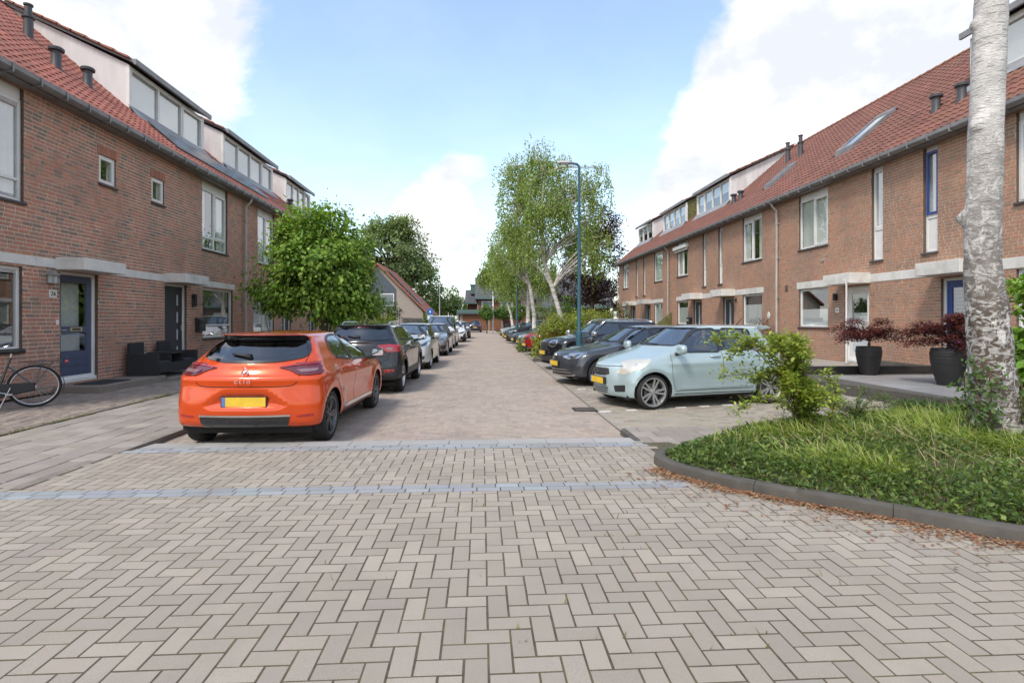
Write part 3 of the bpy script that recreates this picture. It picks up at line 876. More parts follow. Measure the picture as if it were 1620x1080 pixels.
def skylight(sd, house, a0, a1, o0, o1):
    zf = lambda o, h: EAVE + .1 + (.28 - o) * TANP + h
    mb = MB()
    def slab(p0, p1, q0, q1, h0, h1, m):
        v = [sd.P(a, o, zf(o, h)) for h in (h0, h1) for a, o in ((p0, q0), (p1, q0), (p1, q1), (p0, q1))]
        mb.faces(v, [(0, 1, 2, 3), (4, 5, 6, 7), (0, 1, 5, 4), (1, 2, 6, 5), (2, 3, 7, 6), (3, 0, 4, 7)], m)
    e = .09
    for p0, p1, q0, q1 in ((a0, a0 + e, o0, o1), (a1 - e, a1, o0, o1), (a0 + e, a1 - e, o0, o0 - e), (a0 + e, a1 - e, o1 + e, o1)): slab(p0, p1, q0, q1, .0, .17, 0)
    w = mb.build('skylight', 'gutter', house)
    m_ = MB(); m_.face([sd.P(a, o, zf(o, .13)) for a, o in ((a0 + e, o0 - e), (a1 - e, o0 - e), (a1 - e, o1 + e), (a0 + e, o1 + e))]); m_.build('pane', 'skyglass', w)
    m_ = MB(); m_.face([sd.P(a, o, zf(o, .08)) for a, o in ((a0 + e, o0 - e), (a1 - e, o0 - e), (a1 - e, o1 + e), (a0 + e, o1 + e))]); m_.build('blind', 'blind', w)
M['skyglass'] = glass_mat('skylight_glass', (.6, .65, .68), 1.6, 2.6)

def door(sd, house, a0, a1, z0, z1, style, fm='white', hinge=1):
    """door frame is a part of the house; door > panes, letter slot, handle"""
    mb = MB(); rectframe(mb, sd, a0, a1, z0, z1, .075, -.18, -.07); sd.box(mb, a0, a1, -.2, -.03, z0 - .06, z0 + .02)
    bev(mb.build('door_frame', fm, house), .006, 1)
    p, q, y0, y1 = a0 + .075, a1 - .075, z0 + .03, z1 - .075; w = q - p; h = y1 - y0
    def glassp(d, u0, u1, v0, v1, mat='glass'):
        m_ = MB(); m_.face([sd.P(p + w * u0, -.118, y0 + h * v0), sd.P(p + w * u1, -.118, y0 + h * v0), sd.P(p + w * u1, -.118, y0 + h * v1), sd.P(p + w * u0, -.118, y0 + h * v1)]); m_.build('door_pane', mat, d)
    def leaf(mat, holes):
        xs = sorted({0, 1, *[v for o in holes for v in o[:2]]}); zs = sorted({0, 1, *[v for o in holes for v in o[2:]]}); m_ = MB()
        for i in range(len(xs) - 1):
            for j in range(len(zs) - 1):
                cx, cz = (xs[i] + xs[i + 1]) / 2, (zs[j] + zs[j + 1]) / 2
                if any(o[0] < cx < o[1] and o[2] < cz < o[3] for o in holes): continue
                sd.box(m_, p + w * xs[i], p + w * xs[i + 1], -.15, -.10, y0 + h * zs[j], y0 + h * zs[j + 1])
        return fixn(m_.build('door', mat, house))
    if style == 'blue26':
        ho = [(.08, .84, .50, .93), (.08, .84, .26, .44)]; d = leaf('blue', ho)
        glassp(d, *ho[0]); glassp(d, *ho[1])
        m_ = MB()
        for v in (.05, .12, .19): sd.box(m_, p + w * .06, p + w * .9, -.11, -.09, y0 + h * v, y0 + h * v + .10)
        m_.build('door_board', 'blue', d)
        m_ = MB(); sd.box(m_, p + w * .34, p + w * .70, -.10, -.088, y0 + h * .455, y0 + h * .492); sd.box(m_, p + w * .4, p + w * .64, -.088, -.082, y0 + h * .465, y0 + h * .482, 1); m_.build('letter_slot', ['brass', 'black'], d)
        m_ = MB(); sd.box(m_, p + w * .09, p + w * .83, -.24, -.235, y0 + h * .26, y0 + h * .44); sd.box(m_, p + w * .3, p + w * .83, -.26, -.255, y0 + h * .5, y0 + h * .93); m_.build('door_curtain', 'curtain', d)
    elif style == 'anth':
        ho = [(.70, .82, .08 + k * .225, .22 + k * .225) for k in range(4)]; d = leaf('anth', ho)
        for o in ho: glassp(d, *o, 'frost')
        m_ = MB(); m_.tube([sd.P(p + w * .92, -.05, y0 + .6), sd.P(p + w * .92, -.05, y0 + 1.3)], .014, 8); m_.build('handle', 'steel', d)
    elif style == 'whiteglass':
        ho = [(.14, .86, .10, .42), (.14, .86, .50, .92)]; d = leaf('white', ho)
        glassp(d, *ho[0], 'frost'); glassp(d, *ho[1])
        m_ = MB(); sd.box(m_, p + w * .14, p + w * .86, -.17, -.16, y0 + h * .5, y0 + h * .66); m_.build('door_film', 'blind', d)
    elif style == 'bluebright':
        ho = [(.16, .84, .36, .92)]; d = leaf('bluebright', ho); glassp(d, *ho[0])
        m_ = MB()
        for k in range(14): sd.box(m_, p + w * .16, p + w * .84, -.2, -.19, y0 + h * (.38 + k * .04), y0 + h * (.385 + k * .04))
        m_.build('door_blind', 'blind', d)
    else:
        ho = [(.42, .66, .08, .92)]; d = leaf('anth', ho); glassp(d, *ho[0], 'frost')
    m_ = MB(); hx = p + w * (.95 if hinge > 0 else .05)
    m_.tube([sd.P(hx, -.10, y0 + 1.02), sd.P(hx, -.045, y0 + 1.02), sd.P(hx - hinge * .12, -.045, y0 + 1.02)], .011, 8); sd.box(m_, hx - .02, hx + .02, -.10, -.09, y0 + .92, y0 + 1.1); m_.build('handle', 'steel', d)
    return d

def canopy(sd, house, a0, a1, z0, z1, out):
    mb = MB(); sd.box(mb, a0, a1, -.02, out, z0, z1); return bev(mb.build('canopy', 'conc', house), .012, 2)

def house(side, m, dr, label, door_style, single_b, single_t, dorm=None, flues=(), sky=(), spout=False, narrow=None, gw=None, uw=None, group=None, gtop=2.72, extra=None, bright=False):
    """m = centre line shared by a mirrored pair, dr = +1 / -1 direction of this house along the street"""
    left = side == 'L'; sd = LS if left else RS
    W = 6.15 if left else 5.94
    T = lambda a: m + dr * a
    def rng(a, b): return tuple(sorted((T(a), T(b))))
    s0, s1 = rng(0, W)
    h = thing('brick_house', label, 'house', (0, 0, 0), 0, group)
    if left: dz, dop, gwn, uwn = .30, (1.28, 2.38), (3.28, 5.3), (3.25, 4.91)
    else: dz, dop, gwn, uwn = .34, (1.22, 2.28), (3.08, 4.68), (3.08, 4.68)
    gz = (1.0, 2.58) if left else (1.33, 2.64); uz = (3.80, 5.98)
    ops = [(*rng(*dop), dz - .06, 2.60), (*rng(*gwn), *gz), (*rng(*uwn), *((3.80, EAVE - .08) if left else (4.05, EAVE - .08)))]
    if left: ops.append((*rng(.69, 1.25), 4.70, 5.36))
    else: ops.append((*rng(.69, 1.13), 3.28, EAVE - .08))
    # concrete band becomes an opening in the bricks
    zb0, zb1 = (2.62, 2.80) if left else (2.66, 2.90)
    bandr = rng(0, gwn[1] + .12)
    brickwall(sd, h, s0, s1, .10, EAVE - .03, ops + [(*bandr, zb0, zb1)], BRL if left else BRR, 'mortarL' if left else 'mortarR', single_b)
    mb = MB(); a = bandr[0]
    cuts = sorted([bandr[0], *rng(dop[0] - .05, dop[1] + .1), T(gwn[0] - .3), bandr[1]])
    for p, q in zip(cuts, cuts[1:]):
        m_ = MB(); sd.box(m_, p + .002, q - .002, -.2, .012, zb0 + .002, zb1 - .002); bev(m_.build('lintel', 'conc', h), .006, 1)
    c0, c1 = rng(dop[0] - .06, dop[1] + .12)
    canopy(sd, h, c0, c1, zb0 - .02, zb1 + .05, .58 if left else .62)
    door(sd, h, *rng(*dop), dz, 2.60, door_style, hinge=dr)
    g = dict(split=None); g.update(gw or {}); window(sd, h, *rng(*gwn), *gz, **g)
    u = dict(split=.5, split_open=1); u.update(uw or {}); window(sd, h, *rng(*uwn), *ops[2][2:], topanel=.24 if left else .2, **u)
    if left:
        window(sd, h, *rng(.69, 1.25), 4.70, 5.36, split_open=0, back='curtain', cover=.5, so=-.03, fw=.10)
        m_ = MB(); p, q = rng(.64, 1.30); n = 10      # soldier course over it
        for k in range(n): sd.box(m_, p + (q - p) * k / n + .004, p + (q - p) * (k + 1) / n - .004, -.02, .0105, 5.365, 5.56, 0, jit((.40, .17, .115), .2))
        m_.build('soldier_course', 'brick', h)
    else:
        p, q = rng(.69, 1.13); fm = 'white'
        w = window(sd, h, p, q, 4.2, EAVE - .08, topanel=.1, back='curtain', cz=1, sillm=None, so=-.08)
        if bright:
            m_ = MB(); rectframe(m_, sd, p + .04, q - .04, 4.24, EAVE - .22, .06, -.09, -.055); m_.build('casement', 'bluebright', w)
        m_ = MB(); rectframe(m_, sd, p, q, 3.28, 4.197, .06, -.15, -.08); sd.box(m_, p + .06, q - .06, -.13, -.10, 3.33, 4.14); bev(m_.build('window_panel', 'panel', h), .006, 1)
        m_ = MB(); sd.box(m_, p - .03, q + .03, -.1, .045, 3.225, 3.277); m_.build('sill', 'sill', h)
    cl = []
    if dorm:
        d0, d1, n, ck, bk = dorm; d0, d1 = rng(d0, d1)
        o_f, zb, zt = -1.45, 7.62, 8.76
        dormer(sd, h, d0, d1, o_f, zb, zt, n, ck, bk, opens=(n - 1,)); cl.append((d0 - .1, d1 + .1, -9, o_f + .22))
    for p, q, o0, o1 in sky:
        p, q = rng(p, q); skylight(sd, h, p, q, o0, o1); cl.append((p - .05, q + .05, o1 - .05, o0 + .02))
    roof(sd, h, s0, s1, single_t, cl, (.33, .112, .075) if left else (.175, .070, .047))
    for a, o, hh, r, st in flues: flue(sd, h, T(a), o, hh, r, st)
    if spout: downspout(sd, h, T(W - .02))
    # dark rooms behind the windows
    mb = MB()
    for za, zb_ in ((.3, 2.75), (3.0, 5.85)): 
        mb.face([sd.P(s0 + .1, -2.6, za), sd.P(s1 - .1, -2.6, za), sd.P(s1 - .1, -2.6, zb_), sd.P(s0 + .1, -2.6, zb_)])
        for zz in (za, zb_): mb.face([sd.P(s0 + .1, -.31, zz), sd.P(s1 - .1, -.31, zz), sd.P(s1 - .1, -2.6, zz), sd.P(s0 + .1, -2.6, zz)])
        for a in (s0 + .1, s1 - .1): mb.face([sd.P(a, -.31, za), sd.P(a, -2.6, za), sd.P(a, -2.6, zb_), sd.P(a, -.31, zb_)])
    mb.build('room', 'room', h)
    return h, sd, T

GL, GR = 'terraced brick houses on the left side', 'terraced brick houses on the right side'
h26, sdl, T26 = house('L', 13.93, -1, 'nearest left brick house with blue glazed front door numbered 26', 'blue26', 300, 300,
    flues=[(.83, -1.25, .52, .10, 0), (-.17, -1.25, .52, .1, 0)], gw=dict(back='slats', cover=.7, vent=True), uw=dict(split=None, low=.42, vent=True, back='curtain', cover=.5), group=GL)
hL2, _, TL2 = house('L', 13.93, 1, 'left brick house with anthracite door and solar panels below its dormer', 'anth', 300, 300,
    dorm=(2.05, 6.15, 3, 'cheek', 'curtain'), gw=dict(back='dark', cover=.72, low=.4), uw=dict(split=.5, split_open=1, low=.40, back='curtain', cover=.5), spout=True, group=GL)
hL3, _, _ = house('L', 26.23, -1, 'left brick house half hidden behind the big leafy tree', 'plain', 0, 0, dorm=(-.3, 4.65, 4, 'cheek', 'curtain'), gw=dict(split=.5, split_open=1), group=GL)
hL4, _, _ = house('L', 26.23, 1, 'farthest left brick house, only its roof and dormer above the leafy tree', 'plain', 0, 0, dorm=(2.1, 6.0, 4, 'cheek', 'curtain'), flues=[(1.2, -.9, .5, .1, 0)], group=GL)
flue(LS, h26, 14.0, -2.6, .6, .10, 1)
# solar panels on the second left house
mb = MB(); zf = lambda o, h: EAVE + .1 + (.28 - o) * TANP + h
for k in range(4):
    a0 = 16.1 + k * 1.68; a1 = a0 + 1.64; o0, o1 = -.15, -1.0
    m_ = MB(); v = [LS.P(a, o, zf(o, h)) for h in (.09, .13) for a, o in ((a0, o0), (a1, o0), (a1, o1), (a0, o1))]
    m_.faces(v, [(0, 1, 2, 3), (4, 5, 6, 7), (0, 1, 5, 4), (1, 2, 6, 5), (2, 3, 7, 6), (3, 0, 4, 7)]); m_.build('solar_panel', 'solar', hL2 if k < 3 else hL3)

pr = [('right brick house with bright blue door, nearest behind the birch trunk', 'bluebright'), ('right brick house with white glazed door and a potted maple before it', 'whiteglass'),
      ('right brick house with dark glazed door, just left of the nearest downspout', 'plain'), ('right brick house with a dark door and roller shutter over its upper window', 'plain'),
      ('right brick house with green mossy dormer cheek', 'plain'), ('farthest right brick house at the end of the terrace', 'plain')]
mids = [13.77, 13.77, 25.65, 25.65, 37.53, 37.53]
kw = [dict(dorm=(.55, 5.5, 3, 'white', 'curtain'), flues=[(.02, -.95, .48, .1, 0), (.9, -.85, .48, .1, 0)], bright=True, gw=dict(vent=True, back='curtain')),
      dict(sky=[(3.3, 4.2, -1.0, -2.5)], gw=dict(back='half'), uw=dict(split=.5, split_open=-1, back='curtain', cover=1)),
      dict(flues=[(.9, -1.0, .5, .1, 0), (.2, -1.0, .5, .1, 0), (1.6, -2.9, .7, .1, 1), (2.6, -2.9, .7, .1, 1)], sky=[(3.0, 3.6, -1.0, -2.1)], spout=True, gw=dict(back='half', cz=1.5), uw=dict(back='curtain', cover=.5)),
      dict(dorm=(1.1, 5.3, 4, 'cheek', 'half'), gw=dict(back='half', cz=1.6), uw=dict(back='curtain', cover=.5)),
      dict(dorm=(.7, 4.9, 4, 'moss', 'half'), spout=True, gw=dict(back='curtain'), uw=dict(split=None, back='curtain', cover=1)),
      dict(dorm=(1.6, 5.2, 3, 'cheek', 'half'), spout=True)]
hr = []
for i, ((lb, ds), m) in enumerate(zip(pr, mids)):
    hr.append(house('R', m, -1 if i % 2 == 0 else 1, lb, ds, 300 if i < 2 else 0, 300 if i < 2 else 0, group=GR, **kw[i]))
# a run of houses further right towards the camera is out of the frame; close the near end
# ================================================================ cars
def paint(name, col, metal=.3, rough=.28, flake=.05):
    return pm(name, col, rough, metal * .8, var=flake, scale=2., coat=1., local=True, spec=.3)
M['tyre'] = pm('tyre_rubber', (.018, .018, .018), .85, var=.1, bump=.2, bscale=80.)
M['alloy'] = pm('alloy', (.58, .58, .59), .3, .85, var=.04)
M['darkalloy'] = pm('dark_alloy', (.12, .12, .13), .35, .7, var=.04)
M['chrome'] = pm('chrome', (.75, .75, .76), .12, 1., var=.02)
M['trim'] = pm('black_trim', (.022, .022, .024), .45, var=.1)
M['gloss'] = pm('gloss_black', (.010, .010, .012), .08, var=.02, coat=1.)
M['under'] = pm('underbody', (.012, .012, .012), .9, var=.2)
M['seat'] = pm('seat_fabric', (.085, .085, .092), .9, var=.15)
M['redlamp'] = pm('red_lamp', (.30, .012, .018), .12, var=.25, scale=18., coat=1., local=True)
M['darkred'] = pm('dark_red_lamp', (.10, .008, .014), .1, var=.3, scale=25., coat=1., local=True)
M['smoke'] = pm('smoked_lamp', (.22, .13, .14), .12, .2, var=.2, scale=30., coat=1., local=True)
M['lampline'] = pm('clear_lamp', (.62, .60, .62), .12, .3, var=.2, scale=30., coat=1., local=True)
M['lens'] = glass_mat('lamp_lens', (.92, .93, .93), 1.5, 2.0)
M['reflector'] = pm('lamp_reflector', (.55, .56, .58), .18, .9, var=.35, scale=22., local=True)
M['amberlens'] = pm('cloudy_lens', (.60, .58, .50), .12, .3, var=.07, scale=9., coat=1., local=True)
M['carglass'] = glass_mat('car_glass', (.58, .65, .67), 1.5, 3.8)
M['darkglass'] = glass_mat('privacy_glass', (.10, .11, .12), 1.5, 3.2)
M['screenglass'] = glass_mat('windscreen_glass', (.60, .67, .66), 1.5, 8.0)
M['yplate'] = pm('yellow_plate', (.72, .47, .035), .4, var=.12, scale=9., local=True)
M['bplate'] = pm('blue_plate_strip', (.10, .17, .42), .4, var=.05)
M['mesh'] = pm('grille_mesh', (.03, .03, .032), .5, var=.6, scale=160., local=True)
M['mirror'] = pm('mirror_glass', (.7, .72, .75), .03, 1., var=0.)

def pchip(ts, vs, t):
    n = len(ts)
    h = [ts[i + 1] - ts[i] for i in range(n - 1)]; d = [(vs[i + 1] - vs[i]) / h[i] for i in range(n - 1)]
    g = [d[0]] + [0 if d[i - 1] * d[i] <= 0 else 2 * d[i - 1] * d[i] / (d[i - 1] + d[i]) for i in range(1, n - 1)] + [d[-1]]
    i = max(0, min(n - 2, int(np.searchsorted(ts, t, 'right')) - 1)); x = (t - ts[i]) / h[i]
    return (vs[i] * (1 + 2 * x) * (1 - x) ** 2 + vs[i + 1] * x * x * (3 - 2 * x) + h[i] * (g[i] * x * (1 - x) ** 2 + g[i + 1] * x * x * (x - 1)))

def rounded(poly, r=.03, n=3):
    out = []; k = len(poly)
    for i in range(k):
        p = Vector(poly[i]); a = Vector(poly[i - 1]); b = Vector(poly[(i + 1) % k])
        ra = min(r, (a - p).length * .45); rb = min(r, (b - p).length * .45)
        A, B = p + (a - p).normalized() * ra, p + (b - p).normalized() * rb
        for j in range(n + 1):
            t = j / n; out.append(tuple(A * (1 - t) ** 2 + p * 2 * t * (1 - t) + B * t * t))
    return out
def grow(poly, d):
    c = Vector((sum(p[0] for p in poly) / len(poly), sum(p[1] for p in poly) / len(poly))); n = len(poly)
    area = sum(poly[i][0] * poly[(i + 1) % n][1] - poly[(i + 1) % n][0] * poly[i][1] for i in range(n)); sg = 1 if area > 0 else -1
    out = []
    for i in range(n):
        a, p, b = Vector(poly[i - 1]), Vector(poly[i]), Vector(poly[(i + 1) % n])
        e1 = (p - a).normalized() if (p - a).length > 1e-7 else Vector((1, 0)); e2 = (b - p).normalized() if (b - p).length > 1e-7 else e1
        nn = Vector((e1.y + e2.y, -e1.x - e2.x)); nn = nn.normalized() if nn.length > 1e-6 else Vector((e1.y, -e1.x))
        out.append(tuple(p + nn * d * sg))
    return out

class Car:
    def __init__(s, name, label, spec, mat, loc, rz, res=1., group='parked cars along the street', cat='car'):
        s.sp = spec; s.L, s.W, s.H = spec['dim']; s.res = res
        s.root = thing(name, label, cat, loc, rz, group); s.mat = mat
        s.body_mesh()
    def body_mesh(s):
        sp = s.sp; rows = sp['rows']; K = len(rows); ts = list(range(K)); sub = max(2, int(5 * s.res))
        nf, nc, ns = max(3, int(9 * s.res)), max(3, int(7 * s.res)), max(14, int(56 * s.res))
        T = [i + k / sub for i in range(K - 1) for k in range(sub)] + [K - 1]
        cols = [[r[j] for r in rows] for j in range(9)]
        V = []; L = s.L
        for t in T:
            zf, zr, uf, ur, w, bf, br, cf, cr = [pchip(ts, c, t) for c in cols]
            pts = []
            um = (uf + ur) / 2; hl = max((uf - ur) / 2, .01)
            tap = sp.get('taper', (.04, .03))
            wy = lambda u: max(.002, w - (tap[0] if u > um else tap[1]) * min(1, w / .5) * (abs(u - um) / hl) ** 2.4)
            cf_, cr_ = min(cf, w * .7, hl * .6), min(cr, w * .7, hl * .6); bf_, br_ = min(bf, hl * .25), min(br, hl * .25)
            # rear half outline, then side, then front
            wr = wy(ur); A = (ur + br_, max(wr - cr_, wr * .2)); B = (ur + br_ + cr_ * .9, wy(ur + br_ + cr_ * .9))
            for k in range(nf): q = k / nf; pts.append((ur + br_ * q * q, A[1] * q))
            P1 = (ur + br_ + cr_ * .22, B[1] - .01 * 0)
            for k in range(nc):
                q = k / nc; pts.append(tuple((1 - q) ** 2 * A[i] + 2 * q * (1 - q) * P1[i] + q * q * B[i] for i in (0, 1)))
            wf = wy(uf); A2 = (uf - bf_, max(wf - cf_, wf * .2)); B2 = (uf - bf_ - cf_ * .9, wy(uf - bf_ - cf_ * .9))
            for k in range(ns): q = k / ns; u = B[0] + (B2[0] - B[0]) * q; pts.append((u, wy(u)))
            P2 = (uf - bf_ - cf_ * .22, B2[1])
            for k in range(nc):
                q = k / nc; pts.append(tuple((1 - q) ** 2 * B2[i] + 2 * q * (1 - q) * P2[i] + q * q * A2[i] for i in (0, 1)))
            for k in range(nf + 1): q = 1 - k / nf; pts.append((uf - bf_ * q * q, A2[1] * q))
            row = []
            for u, y in pts:
                z = zr + (zf - zr) * u / L
                row.append(Vector((y, u, z)))
            V.append(row)
        s.deform(V)
        nr, ncol = len(V), len(V[0])
        vs = []; fs = []
        for row in V:
            for p in row: vs.append((p.x, p.y - L / 2, p.z))
        n1 = len(vs)
        idx = {}
        for r in range(nr):
            for c in range(ncol):
                i = r * ncol + c
                if c in (0, ncol - 1): idx[(r, c)] = i
                else: idx[(r, c)] = len(vs); p = vs[i]; vs.append((-p[0], p[1], p[2]))
        for r in range(nr - 1):
            for c in range(ncol - 1):
                a, b, d, e = r * ncol + c, r * ncol + c + 1, (r + 1) * ncol + c + 1, (r + 1) * ncol + c
                fs.append((a, b, d, e)); fs.append((idx[(r, c + 1)], idx[(r, c)], idx[(r + 1, c)], idx[(r + 1, c + 1)]))
        top = [(nr - 1) * ncol + c for c in range(ncol)] + [idx[(nr - 1, c)] for c in range(ncol - 2, 0, -1)]
        fs.append(tuple(top))
        bot = [c for c in range(ncol)] + [idx[(0, c)] for c in range(ncol - 2, 0, -1)]
        fs.append(tuple(reversed(bot)))
        s.bvh = BVHTree.FromPolygons([Vector(v) for v in vs], fs)
        s.vs, s.fs = vs, fs
    def deform(s, V):
        L = s.L; sp = s.sp; wr = sp['wheel'][0]
        for row in V:
            for p in row:
                if p.x > .25 * s.W:
                    for u in sp['axles']:     # arch flare
                        r = math.hypot(p.y - u, (p.z - wr) * 1.0)
                        p.x += sp.get('flare', .018) * math.exp(-((r - wr - .10) / .085) ** 2)
                    if sp.get('door_in'):      # concave lower doors
                        a, b = sp['axles'][0] + .45, sp['axles'][1] - .4
                        if a < p.y < b: p.x -= sp['door_in'] * math.exp(-((p.z - .52) / .13) ** 2) * min(1, (p.y - a) / .25, (b - p.y) / .25)
                for f in sp.get('sculpt', ()): f(p)
    # -- projection of flat outlines on to the body
    def hit(s, a, b, d, k=1):
        L = s.L
        if d == 'side': o, v = Vector((k * 3, a - L / 2, b)), Vector((-k, 0, 0))
        elif d == 'rear': o, v = Vector((a, -L, b)), Vector((0, 1, 0))
        elif d == 'front': o, v = Vector((a, L, b)), Vector((0, -1, 0))
        else: o, v = Vector((a, b - L / 2, 4)), Vector((0, 0, -1))
        p, n, i, ds = s.bvh.ray_cast(o, v)
        if p is None: return None, None
        if n.dot(v) > 0: n = -n
        return p, n
    def patch(s, name, poly, d, mat, k=1, off=.004, skirt=0., step=.035, parent=None, ring=None, label=None):
        """cover a 2-D outline with a sheet that follows the body; ring = inner hole outline"""
        def fine(P):
            o = []
            for i in range(len(P)):
                a, b = Vector(P[i]), Vector(P[(i + 1) % len(P)]); m = max(1, int((b - a).length / min(.05, step * 1.2)))
                o += [tuple(a + (b - a) * j / m) for j in range(m)]
            return o
        poly = fine(poly); ring = fine(ring) if ring else None
        pts = [Vector(p) for p in poly]; nb = len(pts); edges = [(i, (i + 1) % nb) for i in range(nb)]
        if ring:
            m = len(ring); pts += [Vector(p) for p in ring]; edges += [(nb + i, nb + (i + 1) % m) for i in range(m)]
        x0, x1 = min(p.x for p in pts), max(p.x for p in pts); y0, y1 = min(p.y for p in pts), max(p.y for p in pts)
        nx, ny = int((x1 - x0) / step) + 1, int((y1 - y0) / step) + 1
        for i in range(1, nx):
            for j in range(1, ny):
                p = (x0 + (x1 - x0) * i / nx, y0 + (y1 - y0) * j / ny)
                if inpoly(*p, poly) and (not ring or not inpoly(*p, ring)): pts.append(Vector(p))
        vo, _, fo = delaunay_2d_cdt(pts, edges, [], 1, 1e-5)[:3]
        vs = []; ok = []
        for p in vo:
            q, n = s.hit(p.x, p.y, d, k)
            if q is None: vs.append(None)
            else: vs.append(q + n * off)
        good = [v for v in vs if v is not None]
        if not good: return None
        fs = []
        for f in fo:
            c = sum((vo[i] for i in f), Vector((0, 0))) / len(f)
            if not inpoly(c.x, c.y, poly) or (ring and inpoly(c.x, c.y, ring)): continue
            if all(vs[i] is not None for i in f): fs.append(tuple(f))
        mb = MB(); mb.faces([v if v is not None else good[0] for v in vs], fs)
        if skirt:
            dv = {'side': Vector((-k, 0, 0)), 'rear': Vector((0, 1, 0)), 'front': Vector((0, -1, 0)), 'top': Vector((0, 0, -1))}[d] * skirt
            for lst in ([list(range(nb))] + ([list(range(nb, nb + len(ring)))] if ring else [])):
                for i in range(len(lst)):
                    a, b = vs[lst[i]], vs[lst[(i + 1) % len(lst)]]
                    if a is None or b is None: continue
                    mb.face([a, b, b + dv, a + dv])
        o = mb.build(name, mat, parent or s.root, smooth=50)
        if label: o['label'] = label
        return o
    def strip(s, name, pts, d, mat='gap', w=.007, k=1, off=.0025, parent=None):
        """narrow line on the body"""
        P = []
        for (a, b), (c, e) in zip(pts, pts[1:]):
            n = max(2, int(math.hypot(c - a, e - b) / .05))
            P += [(a + (c - a) * i / n, b + (e - b) * i / n) for i in range(n)]
        P.append(pts[-1]); mb = MB(); vs = []
        for i, p in enumerate(P):
            a, b = Vector(P[max(i - 1, 0)]), Vector(P[min(i + 1, len(P) - 1)]); t = (b - a).normalized(); n_ = Vector((-t.y, t.x)) * w / 2
            for sg in (1, -1):
                h, n = s.hit(p[0] + n_.x * sg, p[1] + n_.y * sg, d, k); vs.append(None if h is None else h + n * off)
        for i in range(len(P) - 1):
            q = [vs[2 * i], vs[2 * i + 1], vs[2 * i + 3], vs[2 * i + 2]]
            if all(v is not None for v in q): mb.face(q)
        if mb.f: return mb.build(name, mat, parent or s.root, smooth=True)
    def finish_body(s, holes, arch=True):
        """cut window openings and wheel arches, snap the rims, link the body"""
        bm = bmesh.new(); bv = [bm.verts.new(v) for v in s.vs]; L = s.L
        for f in s.fs:
            try: bm.faces.new([bv[i] for i in f])
            except ValueError: pass
        bm.normal_update(); wr, ra = s.sp['wheel'][0], s.sp['wheel'][0] + s.sp.get('archgap', .045)
        kill = []; tagd = {}
        for f in bm.faces:
            if len(f.verts) > 8: continue
            c = f.calc_center_median(); n = f.normal; u = c.y + L / 2
            for hi, (poly, d) in enumerate(holes):
                a, b, okk = {'side': (u, c.z, abs(n.x) > .3), 'rear': (c.x, c.z, c.y < -L * .1 and abs(n.y) > .12), 'front': (c.x, c.z, c.y > 0 and abs(n.y) > .12)}[d]
                if okk and inpoly(a, b, poly): kill.append(f); tagd[f] = hi; break
            else:
                if arch and abs(c.x) > .27 * s.W:
                    for q in s.sp['axles']:
                        if math.hypot(u - q, c.z - wr) < ra: kill.append(f); tagd[f] = ('a', q); break
        ks = set(kill); snap = {}
        for f in kill:
            for v in f.verts:
                if any(g not in ks for g in v.link_faces): snap[v] = tagd[f]
        for v, t in snap.items():
            if isinstance(t, tuple):
                q = t[1]; du, dz = v.co.y + L / 2 - q, v.co.z - wr; r = math.hypot(du, dz)
                if r > 1e-4 and abs(v.co.x) > .3 * s.W:
                    if dz > 0: v.co.y = q + du / r * ra - L / 2; v.co.z = wr + dz / r * ra
                    else: v.co.y = q + math.copysign(math.sqrt(max(0, ra * ra - dz * dz)), du) - L / 2
            else:
                poly, d = holes[t]; p = Vector((v.co.y + L / 2, v.co.z)) if d == 'side' else Vector((v.co.x, v.co.z)); best = None
                for i in range(len(poly)):
                    a, b = Vector(poly[i]), Vector(poly[(i + 1) % len(poly)]); ab = b - a; tt = max(0, min(1, (p - a).dot(ab) / max(ab.length_squared, 1e-9))); w = a + ab * tt
                    if best is None or (w - p).length < best[0]: best = ((w - p).length, w)
                w = best[1]
                if best[0] < .08:
                    if d == 'side': v.co.y, v.co.z = w.x - L / 2, w.y
                    else: v.co.x, v.co.z = w.x, w.y
        bmesh.ops.delete(bm, geom=kill, context='FACES')
        b_ = s.sp['belt'] - .06; bm.normal_update(); mb = MB()      # headliner inside the cabin
        for f in bm.faces:
            if len(f.verts) < 8 and min(v.co.z for v in f.verts) > b_ and f.calc_center_median().y < s.sp['ub'] - L / 2 + .05: mb.face([v.co - v.normal * .022 for v in f.verts])
        mb.build('headliner', 'liner', s.root)
        bmesh.ops.recalc_face_normals(bm, faces=bm.faces)
        me = bpy.data.meshes.new('body'); bm.to_mesh(me); bm.free(); me.materials.append(s.mat)
        me.polygons.foreach_set('use_smooth', [True] * len(me.polygons)); me.set_sharp_from_angle(angle=R(38))
        s.body = link('body', me, s.root)
        if arch:      # wheel wells and floor
            mb = MB(); zf = s.sp.get('floor', .2)
            for q in s.sp['axles']:
                for k in (1, -1):
                    x0, x1 = k * (s.W / 2 - .05), k * (s.W / 2 - .42); n = 14; vs = []
                    for i in range(n + 1):
                        t = -.35 + (math.pi + .7) * i / n
                        for x in (x0, x1): vs.append((x, q - L / 2 + (ra + .004) * math.cos(t), wr + (ra + .004) * math.sin(t)))
                    mb.faces(vs, [(2 * i, 2 * i + 1, 2 * i + 3, 2 * i + 2) for i in range(n)]); mb.face([vs[2 * i + 1] for i in range(n + 1)])
            a = s.sp['axles']
            mb.box(-s.W / 2 + .16, s.W / 2 - .16, -L / 2 + .25, L / 2 - .25, zf - .03, zf + .05)
            mb.build('underbody', 'under', s.root)
